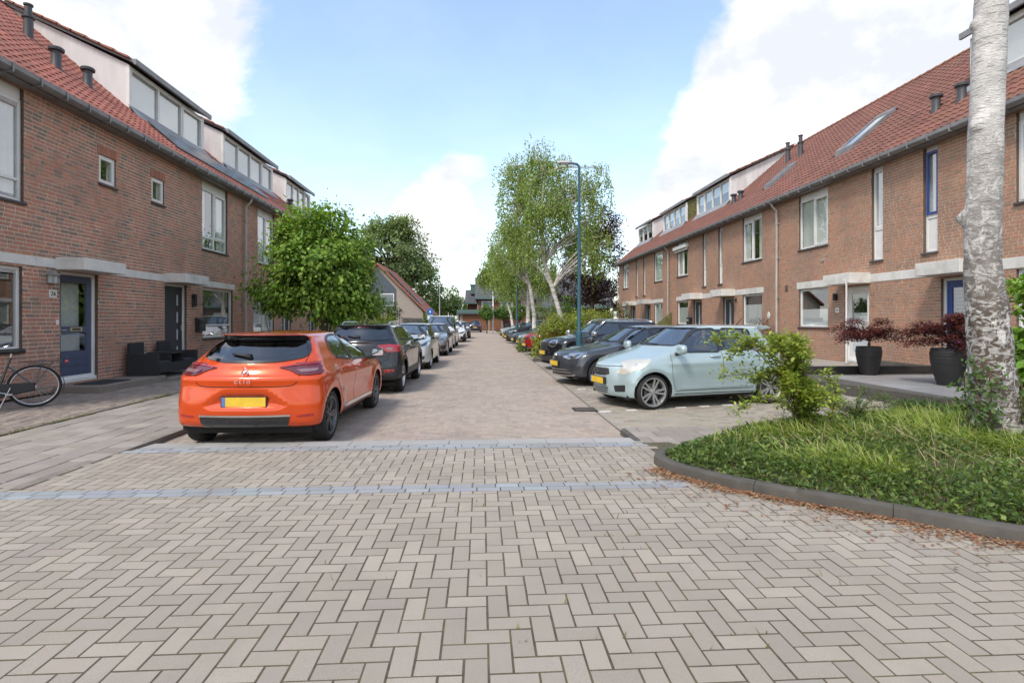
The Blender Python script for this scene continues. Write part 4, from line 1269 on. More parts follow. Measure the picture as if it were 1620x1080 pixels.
    def wheels(s, spokes=5, double=True, rim='alloy', steer=0., near=True):
        wr, rr, ww = s.sp['wheel']; L = s.L; cache = {}
        tr = s.W / 2 - ww / 2 - .025
        ty = MB(); n = 36 if near else 18
        ty.lathe([(rr, -ww / 2 + .02), (rr + .012, -ww / 2), (wr - .03, -ww / 2 + .004), (wr - .008, -ww / 2 + .02), (wr, -ww / 2 + .045), (wr, ww / 2 - .045), (wr - .008, ww / 2 - .02), (wr - .03, ww / 2 - .004), (rr + .012, ww / 2), (rr, ww / 2 - .02)], n)
        for k in range(3): pass
        tym = ty.mesh('tyre', 'tyre', smooth=40)
        rm = MB(); z = ww / 2 - .012
        rm.lathe([(rr + .008, z + .006), (rr - .012, z + .004), (rr - .02, z - .012), (rr - .035, z - .07), (rr - .04, -ww / 2 + .02)], n)
        rm.lathe([(.001, z - .012), (.03, z - .012), (.033, z - .018), (.06, z - .022), (.068, z - .05)], 18)
        for i in range(spokes):
            for o in ((-.5, .5) if double else (0,)):
                a = 2 * math.pi * i / spokes; sp_ = o * .36 if double else 0; w0, w1 = (.017, .015) if double else (.035, .024)
                p0 = Vector((.045 * math.cos(a + o * .5), .045 * math.sin(a + o * .5), z - .022)); p1 = Vector(((rr - .014) * math.cos(a + sp_ * 1.0), (rr - .014) * math.sin(a + sp_ * 1.0), z - .006))
                t = (p1 - p0).normalized(); nn = Vector((-t.y, t.x, 0)).normalized()
                v = [p0 + nn * w0, p0 - nn * w0, p1 - nn * w1, p1 + nn * w1]; dn = Vector((0, 0, -.045)); v2 = [q + dn for q in v]
                rm.faces(v + v2, [(0, 1, 2, 3), (0, 4, 5, 1), (1, 5, 6, 2), (2, 6, 7, 3), (3, 7, 4, 0)])
        for i in range(5): a = 2 * math.pi * (i + .5) / 5; rm.lathe([(.001, z - .008), (.008, z - .008), (.009, z - .03)], 6, Matrix.Translation((.048 * math.cos(a), .048 * math.sin(a), -.004)), 1)
        rmm = rm.mesh('rim', [rim, 'trim'], smooth=30)
        dk = MB(); dk.lathe([(.001, -.01), (rr - .05, -.01), (rr - .03, -.01)], 20); dk.lathe([(.08, .02), (rr * .62, .02), (rr * .62, 0)], 20, None, 1); dkm = dk.mesh('brake_disc', ['under', 'darkalloy'])
        for q, st in ((s.sp['axles'][0], 0), (s.sp['axles'][1], steer)):
            for k in (1, -1):
                w = link('wheel', None, s.root, (k * tr, q - L / 2, wr))
                w.rotation_euler = (R(90), 0, R(90) * 1 + (0 if k > 0 else math.pi) + st)
                for nm, me in (('tyre', tym), ('rim', rmm), ('brake_disc', dkm)): link(nm, me, w)
    def glass(s, name, poly, d, k=1, mat='carglass', seal=.018, sealmat='trim', off=.001):
        s.patch(name, poly, d, mat, k, off=off, step=.09)
        if seal: s.patch('window_seal', grow(poly, seal), d, sealmat, k, off=.009, ring=grow(poly, -.008), step=.2)
    def mirror_(s, u, z, mat, size=(.11, .075, .085), arm=True, stalkmat='trim'):
        for k in (1, -1):
            h, n = s.hit(u, z - .06, 'side', k)
            if h is None: continue
            a, b, c = size; mb = MB(); vs = []; nn, mm = 14, 9
            ctr = Vector((h.x + k * (a + .07), u - s.L / 2 - .01, z + .03))
            for i in range(mm + 1):
                ph = -math.pi / 2 + math.pi * i / mm
                for j in range(nn):
                    th = 2 * math.pi * j / nn; sgp = lambda v, e: math.copysign(abs(v) ** e, v)
                    x, y, zz = sgp(math.cos(ph), .6) * sgp(math.cos(th), .7), sgp(math.cos(ph), .6) * sgp(math.sin(th), .7), sgp(math.sin(ph), .7)
                    if y < -.3: y = -.3
                    vs.append(ctr + Vector((x * a * k, y * b, zz * c * (1 - .15 * x))))
            mb.faces(vs, [(i * nn + j, i * nn + (j + 1) % nn, (i + 1) * nn + (j + 1) % nn, (i + 1) * nn + j) for i in range(mm) for j in range(nn)])
            o = fixn(mb.build('wing_mirror', mat, s.root, smooth=50))
            m_ = MB(); m_.tube([h - Vector((k * .03, 0, 0)), ctr + Vector((-k * a * .4, 0, -c * .75))], [.035, .03], 8); m_.build('mirror_stalk', stalkmat, o, smooth=True)
            m_ = MB(); y = ctr.y - b * .3 - .002; m_.face([(ctr.x + k * a * q[0], y, ctr.z + c * q[1]) for q in ((-.8, -.6), (.7, -.55), (.85, 0), (.7, .6), (-.7, .75), (-.9, 0))]); m_.build('mirror_glass', 'mirror', o)
    def handles(s, pts, mat, ln=.19):
        for k in (1, -1):
            for u, z in pts:
                h, n = s.hit(u, z, 'side', k)
                if h is None: continue
                mb = MB(); h1, _ = s.hit(u - ln / 2, z, 'side', k); h2, _ = s.hit(u + ln / 2, z, 'side', k)
                if h1 is None or h2 is None: continue
                o = Vector((k * .03, 0, 0))
                mb.tube([h1 - o * .3, h1 + o * .75, h1 * .7 + h2 * .3 + o, h1 * .3 + h2 * .7 + o, h2 + o * .75, h2 - o * .3], [.012, .014, .016, .016, .014, .012], 8); mb.build('door_handle', mat, s.root, smooth=True)
    def plate(s, d, z, x=0., w=.52, h=.11, off=.012, tilt=None):
        q, n = s.hit(x, z, d)
        if q is None: return
        mb = MB(); sg = -1 if d == 'rear' else 1; y = q.y + sg * off
        mb.box(x - w / 2 - .012, x + w / 2 + .012, min(y, y - sg * .05), max(y, y - sg * .05), z - h / 2 - .01, z + h / 2 + .01, 1)
        yy = y + sg * .004; mb.box(x - w / 2, x + w / 2, min(y, yy), max(y, yy), z - h / 2, z + h / 2, 0)
        y2 = yy + sg * .001; l = (x - w / 2) if d == 'rear' else (x + w / 2 - .045)
        mb.box(l, l + .045, min(yy, y2), max(yy, y2), z - h / 2, z + h / 2, 2)
        return mb.build('number_plate', ['yplate', 'trim', 'bplate'], s.root)
    def interior(s, seats=((1.9, 2), (1.05, 3)), zs=.42, dash=None, wheel_left=True):
        L = s.L; W = s.W
        mb = MB()
        mb.box(-W / 2 + .14, W / 2 - .14, seats[-1][0] - L / 2 - .55, s.sp['cowl'] - L / 2, .28, .34)
        d = dash or s.sp['cowl']; mb.box(-W / 2 + .17, W / 2 - .17, d - L / 2 - .38, d - L / 2 - .02, .60, s.sp['belt'] - .03)
        for k in (1, -1): mb.box(k * (W / 2 - .16), k * (W / 2 - .12), seats[-1][0] - L / 2 - .3, d - L / 2 - .2, .34, s.sp['belt'] - .10)
        o = bev(mb.build('interior', 'seat', s.root), .03, 2)
        for (u, n) in seats:
            for i in range(n):
                x = (i - (n - 1) / 2) * (.72 if n == 2 else .44); w = .25 if n == 2 else .21
                m_ = MB(); y = u - L / 2
                m_.box(x - w, x + w, y - .05, y + .5, zs - .05, zs + .12)
                T = Matrix.Translation((x, y - .02, zs + .05)) @ Matrix.Rotation(R(14), 4, 'X')
                zb = s.H - .30 - zs - .16
                m_.box(-w, w, -.08, .06, 0, zb - .06, mat=T); m_.box(-.12, .12, -.05, .03, zb - .01, zb + .17, mat=T); m_.box(-.06, .06, -.02, 0, zb - .08, zb, mat=T)
                bev(m_.build('seat', 'seat', s.root), .035, 2)
        m_ = MB(); x = -.36; T = Matrix.Translation((x, d - L / 2 - .50, s.sp['belt'] - .06)) @ Matrix.Rotation(R(65), 4, 'X')
        m_.lathe([(.175 + .014 * math.cos(a), .014 * math.sin(a)) for a in [k * math.pi / 3 for k in range(6)]], 20, T, closed=True); m_.box(-.17, .17, -.02, .02, -.01, .01, mat=T); m_.build('steering_wheel', 'trim', s.root, smooth=40)
M['liner'] = pm('headliner_cloth', (.13, .13, .135), .95, var=.05)
M['gap'] = pm('panel_gap', (.008, .008, .008), .9, var=0.)

def hatch_rows(L, W, H, hood=.72, cowl=1.0, nose=.22, base=.2, belt=.95, wedge=.08, ws=.95, tail=.2, glass_tail=.3, hz=0., roofw=.58, rake=2.0):
    """waterlines of a two-box car. u: 0 at the tail, L at the nose. hood height at nose, cowl height, ws = u length from nose to windscreen foot"""
    h = W / 2
    ub = L - ws
    r = [ # zf, zr, uf, ur, w, bowf, bowr, cf, cr
        [base, base + .02, L - .20, .16, h - .13, .10, .05, .25, .16],
        [base + .02, base + .06, L - .07, .05, h - .045, .14, .06, .28, .18],
        [.34, .36, L - .015, .012, h - .02, .17, .07, .30, .20],
        [.50, .52, L, .0, h - .008, .19, .08, .32, .22],
        [hood - .14, .68, L - .012, .012, h, .21, .09, .34, .22],
        [hood - .03, .80 + hz, L - .06, .04, h - .004, .22, .10, .36, .22],
        [hood + .045, belt - .02, L - .20, .075, h - .02, .23, .10, .38, .22],
        [hood * .45 + cowl * .55, belt + wedge * .45, (L - .2) * .55 + ub * .45, .10, h - .05, .20, .11, .38, .24],
        [cowl - .03, belt + wedge * .8, ub + .12, tail * .8, h - .075, .16, .11, .34, .26],
        [cowl + .03, belt + wedge + .03, ub - .02, tail, h - .10, .16, .12, .30, .28],
    ]
    zt = H - .085
    ut = ub - (zt - cowl) * rake
    for k in (1, 2, 3):
        q = k / 3
        r.append([cowl + (zt - cowl) * q, belt + wedge + (zt - .01 - belt - wedge) * q, ub - (ub - ut) * q, tail + (glass_tail - tail) * q, h - .10 - (h - .10 - roofw) * q ** 1.15, .15, .12, .26 - .04 * q, .26])
    r += [[H - .042, H - .058, ut - .17, glass_tail - .03, roofw - .065, .12, .10, .22, .18],
          [H - .018, H - .042, ut - .36, glass_tail + .10, roofw - .16, .10, .08, .2, .18],
          [H - .006, H - .032, ut - .52, glass_tail + .35, roofw - .29, .08, .06, .15, .15],
          [H, H - .028, ut - .65, glass_tail + .65, roofw - .45, .06, .05, .08, .08],
          [H + .001, H - .027, ut - .72, glass_tail + .80, .03, .03, .03, .01, .01]]
    return r

def mk(dim, axles, wheel, rows=None, **k):
    hk = {q: k.pop(q) for q in list(k) if q in ('hood', 'cowl', 'nose', 'base', 'belt', 'wedge', 'ws', 'tail', 'glass_tail', 'hz', 'roofw', 'rake')}
    L, W, H = dim
    r = hatch_rows(L, W, H, **hk)
    ub = L - hk.get('ws', .95); zt = H - .085; cz = hk.get('cowl', 1.)
    sp = dict(dim=dim, axles=axles, wheel=wheel, rows=r, cowl=ub + .05, belt=hk.get('belt', .95), ub=ub, ut=ub - (zt - cz) * hk.get('rake', 2.), zt=zt, cz=cz, wedge=hk.get('wedge', .08), tailg=hk.get('glass_tail', .3), roofw=hk.get('roofw', .58), base=hk.get('base', .2), hoodz=hk.get('hood', .72))
    sp.update(k)
    return sp

def mir(p): return [(-a, b) for a, b in p]

def dlo(sp):
    """default side glass"""
    b, w, L = sp['belt'], sp['wedge'], sp['dim'][0]; zb = lambda u: b + w * (1 - u / L) + .045
    B = sp.get('B', (sp['axles'][0] + sp['axles'][1]) / 2 - .12); ztp = sp['zt'] - .015; A0, A1 = sp['ub'] - .22, sp['ut'] - .06
    C0, C1 = sp.get('C', (sp['axles'][0] + .02, sp['axles'][0] + .22))
    fr = [(B + .035, zb(B)), (A0, zb(A0) + .0), (A0 - .03, zb(A0) + .035), (A1, ztp - .02), (A1 - .12, ztp), (B + .035, ztp)]
    re = [(C0, zb(C0) + .02), (B - .045, zb(B)), (B - .045, ztp), (C1 + .15, ztp - .005), (C1, ztp - .05)]
    return fr, re

def gen_car(name, label, sp, mat, loc, rz, res=.7, glassr='darkglass', wheels=(5, True, 'alloy'), front=None, rear=None, side=None, interior=True, van=False, cladding=False, rails=False, mirmat=None, near=True, spoil=True, cat='car'):
    c = Car(name, label, sp, mat, loc, rz, res, cat=cat); L, W, H = sp['dim']; hd = sp['hoodz']
    fr, re = sp.get('dlo') or dlo(sp); fr, re = rounded(fr, .05), rounded(re, .06)
    rw = sp['roofw']; zt = sp['zt']
    wsn = sp.get('screen') or [(-W / 2 + .22, sp['cz'] + .045), (W / 2 - .22, sp['cz'] + .045), (rw - .045, zt - .02), (rw - .12, zt), (-rw + .12, zt), (-rw + .045, zt - .02)]
    b2 = sp['belt'] + sp['wedge']
    rwn = sp.get('rearw') or [(-rw + .06, zt - .045), (rw - .06, zt - .045), (W / 2 - .26, b2 + .09), (W / 2 - .32, b2 + .05), (-W / 2 + .32, b2 + .05), (-W / 2 + .26, b2 + .09)]
    wsn, rwn = rounded(wsn, .05), rounded(rwn, .06)
    holes = [(fr, 'side')] + ([(re, 'side')] if not van else []) + [(wsn, 'front'), (rwn, 'rear')]
    c.finish_body(holes)
    for k in (1, -1):
        c.glass('side_window', fr, 'side', k, 'carglass'); 
        if not van: c.glass('side_window', re, 'side', k, glassr)
        B0 = min(p[0] for p in fr); 
        if not van and sp.get('bpillar', True):
            R0 = max(p[0] for p in re); zb_ = min(p[1] for p in fr)
            c.patch('pillar_trim', [(R0 + .004, zb_ + .03), (B0 - .004, zb_ + .01), (B0 - .004, zt - .02), (R0 + .004, zt - .02)], 'side', 'gloss', k, off=.0045)
        a0, a1 = sp['axles']; wr = sp['wheel'][0]; zlow = sp['base'] + .13; bz = min(p[1] for p in fr) - .02
        Bm = B0 - .035
        fd = [(Bm, bz + .02), (Bm, zlow), (a1 - .42, zlow), (a1 - .36, .55), (sp['ub'] - .12, bz - .05), (sp['ub'] - .15, bz + .02)]
        rd_ = [(Bm, zlow), (a0 + .45, zlow), (a0 + .40, .48), (a0 + .20, .72), (a0 + .13, bz + .05)]
        c.strip('door_gap', fd, 'side', k=k)
        if not van: c.strip('door_gap', rd_, 'side', k=k)
        c.strip('sill_gap', [(a0 + .42, zlow - .06), (a1 - .4, zlow - .06)], 'side', k=k, w=.012)
        if cladding:
            c.patch('sill_cladding', [(a0 + .38, sp['base'] + .05), (a1 - .38, sp['base'] + .05), (a1 - .38, sp['base'] + .20), (a0 + .38, sp['base'] + .20)], 'side', 'trim', k, off=.012, skirt=.02)
            ra = wr + .045
            for q in (a0, a1):
                o_ = [(q + (ra + .07) * math.cos(t), wr + (ra + .07) * math.sin(t)) for t in [R(-8 + 196 * i / 22) for i in range(23)]]; i_ = [(q + (ra + .002) * math.cos(t), wr + (ra + .002) * math.sin(t)) for t in [R(-8 + 196 * i / 22) for i in range(23)]]
                c.patch('arch_cladding', o_ + i_[::-1], 'side', 'trim', k, off=.012, skirt=.02)
    c.glass('windscreen', wsn, 'front', 1, 'screenglass', seal=.012); c.glass('rear_window', rwn, 'rear', 1, glassr, seal=.022, sealmat='gloss')
    if near:
        mb = MB()
        for x, t in ((-.30, .5), (.25, .42)):
            pp = []
            for i in range(5):
                h, n = c.hit(x + t * i / 4, sp['cz'] + .045 + .035 * i / 4, 'front'); 
                if h: pp.append(h + n * .018)
            if len(pp) > 1: mb.tube(pp, .009, 6)
        mb.build('wiper', 'trim', c.root)
    c.mirror_(sp['ub'] - .24, sp['belt'] + .06, mirmat or mat)
    c.handles([(min(p[0] for p in fr) + .12, bz - .06)] + ([] if van else [(min(p[0] for p in re) + .36, bz - .03)]), mat)
    c.wheels(*wheels, near=near)
    if interior: c.interior(seats=((sp['ub'] - 1.12, 2), (sp['axles'][0] + .42, 3)) if not van else ((sp['ub'] - 1.05, 2),))
    # ---- front
    f = dict(lamp=[(.34, hd - .10), (.70, hd - .02), (.80, hd + .06), (.78, hd - .05), (.66, hd - .14), (.40, hd - .15)], grille=[(-.33, hd - .12), (.33, hd - .12), (.30, hd - .19), (-.30, hd - .19)],
             intake=[(-.42, .40), (.42, .40), (.36, .26), (-.36, .26)], plate=.47, fog=[(.52, .42), (.74, .46), (.74, .34), (.50, .30)], lampmat='reflector')
    f.update(front or {})
    for s_ in (1, -1):
        p = f['lamp'] if s_ > 0 else mir(f['lamp'])
        lp = c.patch('headlight', rounded(p, .03), 'front', f['lampmat'], off=.005, skirt=.03)
        if lp and f['lampmat'] == 'reflector':
            cx, cz = sum(q[0] for q in p) / len(p), sum(q[1] for q in p) / len(p)
            ip = [(cx + (a - cx) * .62, cz + (b - cz) * .62) for a, b in p]; c.patch('lamp_unit', rounded(ip, .02), 'front', 'gloss', off=.009, parent=lp)
            c.patch('lens', rounded(p, .03), 'front', 'lens', off=.016, parent=lp)
        if f.get('sidelamp'):
            c.patch('headlight', rounded(f['sidelamp'], .04), 'side', f['lampmat'], s_, off=.006, skirt=.02)
        if f['fog']:
            p = f['fog'] if s_ > 0 else mir(f['fog']); c.patch('fog_recess', rounded(p, .02), 'front', 'trim', off=.004)
    if f['grille']:
        g = c.patch('grille', rounded(f['grille'], .02), 'front', 'mesh', off=.006, skirt=.02)
        if f.get('bars'):
            zs = [q[1] for q in f['grille']]; xs = max(q[0] for q in f['grille'])
            for i in range(f['bars']): z = min(zs) + (max(zs) - min(zs)) * (i + .5) / f['bars']; c.strip('grille_bar', [(-xs * .9, z), (xs * .9, z)], 'front', f.get('barmat', 'chrome'), .014, off=.012)
    if f['intake']: 
        c.patch('lower_grille', rounded(f['intake'], .03), 'front', 'mesh', off=.005)
    if f.get('chin'): c.strip('chin_trim', f['chin'], 'front', f.get('chinmat', 'chrome'), .02, off=.01)
    if f['plate']: c.plate('front', f['plate'])
    if f.get('badge'):
        q, n = c.hit(0, f['badge'], 'front')
        mb = MB(); mb.lathe([(.001, .012), (.045, .010), (.055, .004), (.058, 0)], 18, Matrix.Translation(q + n * .006) @ n.to_track_quat('Z', 'Y').to_matrix().to_4x4()); mb.build('badge', 'chrome', c.root, smooth=30)
    c.strip('bonnet_gap', [(-W / 2 + .16, hd + .015), (-W / 2 + .34, hd - .055), (0, hd - .07), (W / 2 - .34, hd - .055), (W / 2 - .16, hd + .015)], 'front', w=.01)
    # ---- rear
    e = dict(lamp=[(.40, b2 - .12), (.80, b2 - .06), (.80, b2 - .24), (.46, b2 - .22)], plate=.62, seam=.60, diff=[(-.55, sp['base'] + .16), (.55, sp['base'] + .16), (.48, sp['base'] + .05), (-.48, sp['base'] + .05)])
    e.update(rear or {})
    for s_ in (1, -1):
        p = e['lamp'] if s_ > 0 else mir(e['lamp'])
        lp = c.patch('tail_light', rounded(p, .03), 'rear', e.get('lampmat', 'redlamp'), off=.012, skirt=.03)
        if e.get('clear') and lp: c.patch('lamp_insert', rounded(e['clear'] if s_ > 0 else mir(e['clear']), .015), 'rear', 'smoke', off=.017, parent=lp)
        if e.get('sidelamp'): c.patch('tail_light', rounded(e['sidelamp'], .04), 'side', e.get('lampmat', 'redlamp'), s_, off=.007, skirt=.02)
        if e.get('refl'): c.patch('reflector', rounded(e['refl'] if s_ > 0 else mir(e['refl']), .015), 'rear', 'redlamp', off=.006)
    if e['diff']: c.patch('rear_valance', rounded(e['diff'], .03), 'rear', e.get('diffmat', 'trim'), off=.006, skirt=.02)
    if e['plate']: c.plate('rear', e['plate'])
    if e['seam']: c.strip('tailgate_gap', e.get('seamp') or [(W / 2 - .17, b2 + .05), (W / 2 - .20, b2 - .1), (W / 2 - .26, e['seam'] + .03), (W / 2 - .34, e['seam']), (-W / 2 + .34, e['seam']), (-W / 2 + .26, e['seam'] + .03), (-W / 2 + .20, b2 - .1), (-W / 2 + .17, b2 + .05)], 'rear', w=.009)
    if near:
        pp = []
        for i in range(4):
            h, n = c.hit(.02 - .26 * i / 3, b2 + .075 + .01 * i, 'rear'); pp.append(h + n * .022)
        mb = MB(); mb.tube(pp, [.03, .022, .016, .01], 8); mb.build('rear_wiper', 'trim', c.root, smooth=True)
    if rails:
        for k in (1, -1):
            mb = MB(); pts = []
            for i in range(9):
                u = sp['tailg'] + .32 + (sp['ut'] - .35 - sp['tailg']) * i / 8; x = k * (rw - .10); h, n = c.hit(x, u, 'top'); pts.append(h + Vector((0, 0, .055 if 0 < i < 8 else 0)))
            mb.tube(pts, .017, 8); mb.build('roof_rail', 'chrome', c.root, smooth=True)
    return c
CZ = 0.0
def place(px, py, z=0.):   # pixel on the ground -> world
    u, v = (px - 810) / F, (506 - py) / F; ca, sa = math.cos(YAW), math.sin(YAW); t = (z - CAMZ) / v
    return ((sa + u * ca) * t, (ca - u * sa) * t)

def clio():
    def plate_recess(p):
        if p.y < .3:
            top = .27 + (.68 - p.z) / .13 * .16 if p.z > .55 else .43
            a = max(0, min(1, (top - abs(p.x)) / .035)); b = max(0, min(1, (.69 - p.z) / .03)) * max(0, min(1, (p.z - .50) / .05))
            p.y += .035 * a * b
        if p.y < .5 and .72 < p.z < 1.02: p.y -= .022 * math.exp(-((p.z - .87) / .07) ** 2)       # tail crease
        if .1 < p.y < 1.3 and p.x > .5: p.x += .022 * math.exp(-((p.z - .90) / .09) ** 2) * math.exp(-((p.y - .55) / .4) ** 2)   # hip
        if 1 < p.y < 3.9 and p.x > .5: p.x += .006 * math.exp(-((p.z - (.80 + .02 * (2 - p.y))) / .03) ** 2)
    sp = mk((4.05, 1.80, 1.44), (.62, 3.20), (.325, .238, .205), hood=.78, cowl=1.02, base=.23, belt=.93, wedge=.10, ws=1.12, tail=.14, glass_tail=.44, roofw=.60, rake=2.2, hz=.06, flare=.022, door_in=.028, sculpt=[plate_recess], archgap=.04,
            dlo=([(1.73, .985), (2.66, .955), (2.64, .99), (2.22, 1.27), (2.05, 1.335), (1.76, 1.355)], [(.98, 1.10), (1.08, 1.055), (1.66, .995), (1.69, 1.352), (1.35, 1.345), (1.12, 1.29), (.99, 1.18)]), bpillar=True,
            rearw=[(-.555, 1.30), (.555, 1.30), (.635, 1.16), (.60, 1.105), (.34, 1.068), (0, 1.058), (-.34, 1.068), (-.60, 1.105), (-.635, 1.16)])
    sp['rows'][12][0] -= .02; sp['rows'][12][1] -= .025; sp['rows'][13][3] -= .07; sp['rows'][13][1] -= .005      # roof spoiler lip
    m = paint('orange_paint', (.60, .060, .003), .25, .26)
    c = gen_car('hatchback', 'orange hatchback seen from behind, nearest car on the left', sp, m, (-2.80, 6.55 + 2.03, 0), R(-1.5), 1.25, 'darkglass', (5, True, 'darkalloy'), mirmat=M['gloss'],
        rear=dict(lamp=[(.36, .985), (.60, 1.03), (.80, 1.045), (.86, 1.02), (.86, .90), (.70, .885), (.58, .905), (.50, .95)], sidelamp=[(.235, 1.04), (.33, 1.03), (.36, .985), (.33, .925), (.235, .895)], lampmat='darkred',
                  clear=[(.56, .952), (.80, .968), (.80, .930), (.64, .918)], plate=.585, seam=.765, diffmat='gloss', diff=[(-.54, .405), (.54, .405), (.50, .25), (-.50, .25)],
                  seamp=[(.645, 1.13), (.64, .95), (.60, .81), (.55, .775), (.46, .765), (-.46, .765), (-.55, .775), (-.60, .81), (-.64, .95), (-.645, 1.13)], refl=[(.60, .415), (.80, .43), (.80, .405), (.62, .395)]))
    for k in (1, -1):
        c.patch('lamp_bar', [(.40, .995), (.62, 1.022), (.84, 1.028), (.84, 1.012), (.62, 1.006), (.42, .98)] if k > 0 else mir([(.40, .995), (.62, 1.022), (.84, 1.028), (.84, 1.012), (.62, 1.006), (.42, .98)]), 'rear', 'redlamp', off=.020)
        c.patch('sill_trim', rounded([(1.12, .335), (2.72, .315), (2.72, .365), (1.16, .385)], .02), 'side', 'chrome', k, off=.014, skirt=.016)
        c.strip('window_chrome', [(2.66, .948), (1.7, .978), (1.06, 1.042), (.965, 1.10), (.98, 1.19), (1.11, 1.30), (1.35, 1.362), (1.75, 1.37)], 'side', 'chrome', .012, k, off=.007)
    c.strip('bumper_chrome', [(-.54, .417), (.54, .417)], 'rear', 'chrome', .022, off=.012)
    # spoiler gloss band over the rear glass
    c.patch('spoiler_trim', rounded([(-.53, 1.372), (.53, 1.372), (.575, 1.30), (-.575, 1.30)], .01), 'rear', 'gloss', off=.007)
    # diamond emblem and letters
    q, n = c.hit(0, .925, 'rear'); mb = MB(); fr = n.to_track_quat('Z', 'Y').to_matrix().to_4x4(); fr = Matrix.Translation(q + n * .006) @ Matrix(((-1, 0, 0, 0), (0, 0, -1, 0), (0, 1, 0, 0), (0, 0, 0, 1))).transposed().to_4x4()
    outer = [(0, .085), (.052, 0), (0, -.085), (-.052, 0)]; inner = [(0, .047), (.027, 0), (0, -.047), (-.027, 0)]; mid = [(0, .066), (.04, 0), (0, -.066), (-.04, 0)]
    vs = [(a, q.y - .012, q.z + b) for a, b in outer] + [(a, q.y - .034, q.z + b) for a, b in mid] + [(a, q.y - .012, q.z + b) for a, b in inner]
    mb.faces(vs, [(i, (i + 1) % 4, 4 + (i + 1) % 4, 4 + i) for i in range(4)] + [(4 + i, 4 + (i + 1) % 4, 8 + (i + 1) % 4, 8 + i) for i in range(4)]); mb.build('badge', 'lampline', c.root)
    q, n = c.hit(0, .825, 'rear'); me = text_mesh('lettering', 'CLIO', .052, .004, 1.9); me.materials.append(M['lampline']); o = link('lettering', me, c.root, q + Vector((0, -.030, 0))); o.rotation_euler = (R(90), 0, 0)
    h, n = c.hit(0, .72, 'top'); mb = MB(); mb.lathe([(.03, 0), (.026, .02), (.008, .03)], 10, Matrix.Translation(h - Vector((0, 0, .004)))); mb.tube([h + Vector((0, 0, .02)), h + Vector((0, -.09, .2))], [.006, .003], 6); mb.build('antenna', 'trim', c.root)
    return c

def swift():
    def sc(p):
        if 1 < p.y < 3.2 and p.x > .4: p.x += .005 * math.exp(-((p.z - .80) / .05) ** 2)
    sp = mk((3.70, 1.69, 1.50), (.50, 3.01), (.308, .245, .2), hood=.80, cowl=1.06, base=.19, belt=.96, wedge=.03, ws=.92, tail=.10, glass_tail=.34, roofw=.60, rake=1.75, hz=.06, flare=.022, archgap=.05, sculpt=[sc],
            dlo=([(1.63, .995), (2.50, 1.0), (2.46, 1.045), (2.06, 1.345), (1.93, 1.395), (1.63, 1.405)], [(.84, 1.06), (.90, 1.03), (1.48, 1.0), (1.48, 1.405), (.92, 1.392), (.86, 1.36)]))
    m = paint('mint_paint', (.37, .465, .485), .35, .3)
    nx, ny = 2.14, 9.80
    rz = R(90 - 13.5 + 0)      # nose towards the street, a little to the camera
    d = Vector((-math.cos(R(13.5)), -math.sin(R(13.5)), 0)); ctr = Vector((nx, ny, 0)) - d * 1.85
    c = gen_car('hatchback', 'pale mint green hatchback with silver alloy wheels, nearest on the right', sp, m, tuple(ctr), math.atan2(d.y, d.x) - R(90), 1.2, 'carglass', (5, True, 'alloy'),
        front=dict(lamp=[(.40, .62), (.48, .72), (.60, .80), (.72, .84), (.76, .78), (.76, .68), (.60, .60)], lampmat='amberlens', sidelamp=[(3.24, .72), (3.43, .665), (3.43, .80), (3.24, .865), (3.02, .885), (3.08, .83)],
                   grille=[(-.27, .70), (.27, .70), (.31, .60), (.22, .57), (-.22, .57), (-.31, .60)], intake=[(-.30, .375), (.30, .375), (.26, .26), (-.26, .26)], plate=.475, fog=[(.40, .40), (.64, .43), (.64, .31), (.42, .29)], bars=0),
        rear=dict(lamp=[(.62, 1.10), (.78, 1.10), (.80, .92), (.68, .90)], sidelamp=[(.25, 1.115), (.42, 1.09), (.44, 1.01), (.38, .94), (.25, .915)]))
    q, n = c.hit(0, .635, 'front'); me = text_mesh('emblem', 'S', .115, .006); me.materials.append(M['chrome']); o = link('emblem', me, c.root, q + Vector((0, .014, -.002))); o.rotation_euler = (R(90), 0, R(180))
    for k in (1, -1): c.patch('lamp_unit', rounded([(3.27 + .05 * math.cos(a), .755 + .045 * math.sin(a)) for a in [j * math.pi / 6 for j in range(12)]], .01), 'side', 'reflector', k, off=.012, skirt=.008)
    for i in range(3): c.strip('intake_slat', [(-.29, .29 + .035 * i), (.29, .29 + .035 * i)], 'front', m, .012, off=.012)
    for k in (1, -1):
        c.patch('side_moulding', rounded([(.95, .36), (2.48, .34), (2.48, .385), (.95, .40)], .015), 'side', m, k, off=.014, skirt=.016)
        c.strip('quarter_bar', [(1.0, 1.01), (1.0, 1.40)], 'side', 'trim', .04, k, off=.006)
    mb = MB(); pts = []
    for i in range(11): x = -.52 + 1.04 * i / 10; pts.append(x)
    v = []
    for x in pts:
        z = 1.475 - .04 * abs(x / .52) ** 3
        v += [(x, .66 - 1.85, z - .015), (x, .24 - 1.85 + .10 * x * x, z + .004), (x, .23 - 1.85 + .10 * x * x, z - .016), (x, .45 - 1.85, z - .05)]
    mb.faces(v, [(4 * i + j, 4 * i + (j + 1) % 4, 4 * i + 4 + (j + 1) % 4, 4 * i + 4 + j) for i in range(10) for j in range(4)] + [(0, 1, 2, 3), (40, 41, 42, 43)]); fixn(mb.build('roof_spoiler', m, c.root, smooth=30))
    h, n = c.hit(0, .62, 'top'); mb = MB(); mb.tube([h, h + Vector((0, -.16, .16))], [.012, .004], 6); mb.build('antenna', 'trim', c.root)
    return c

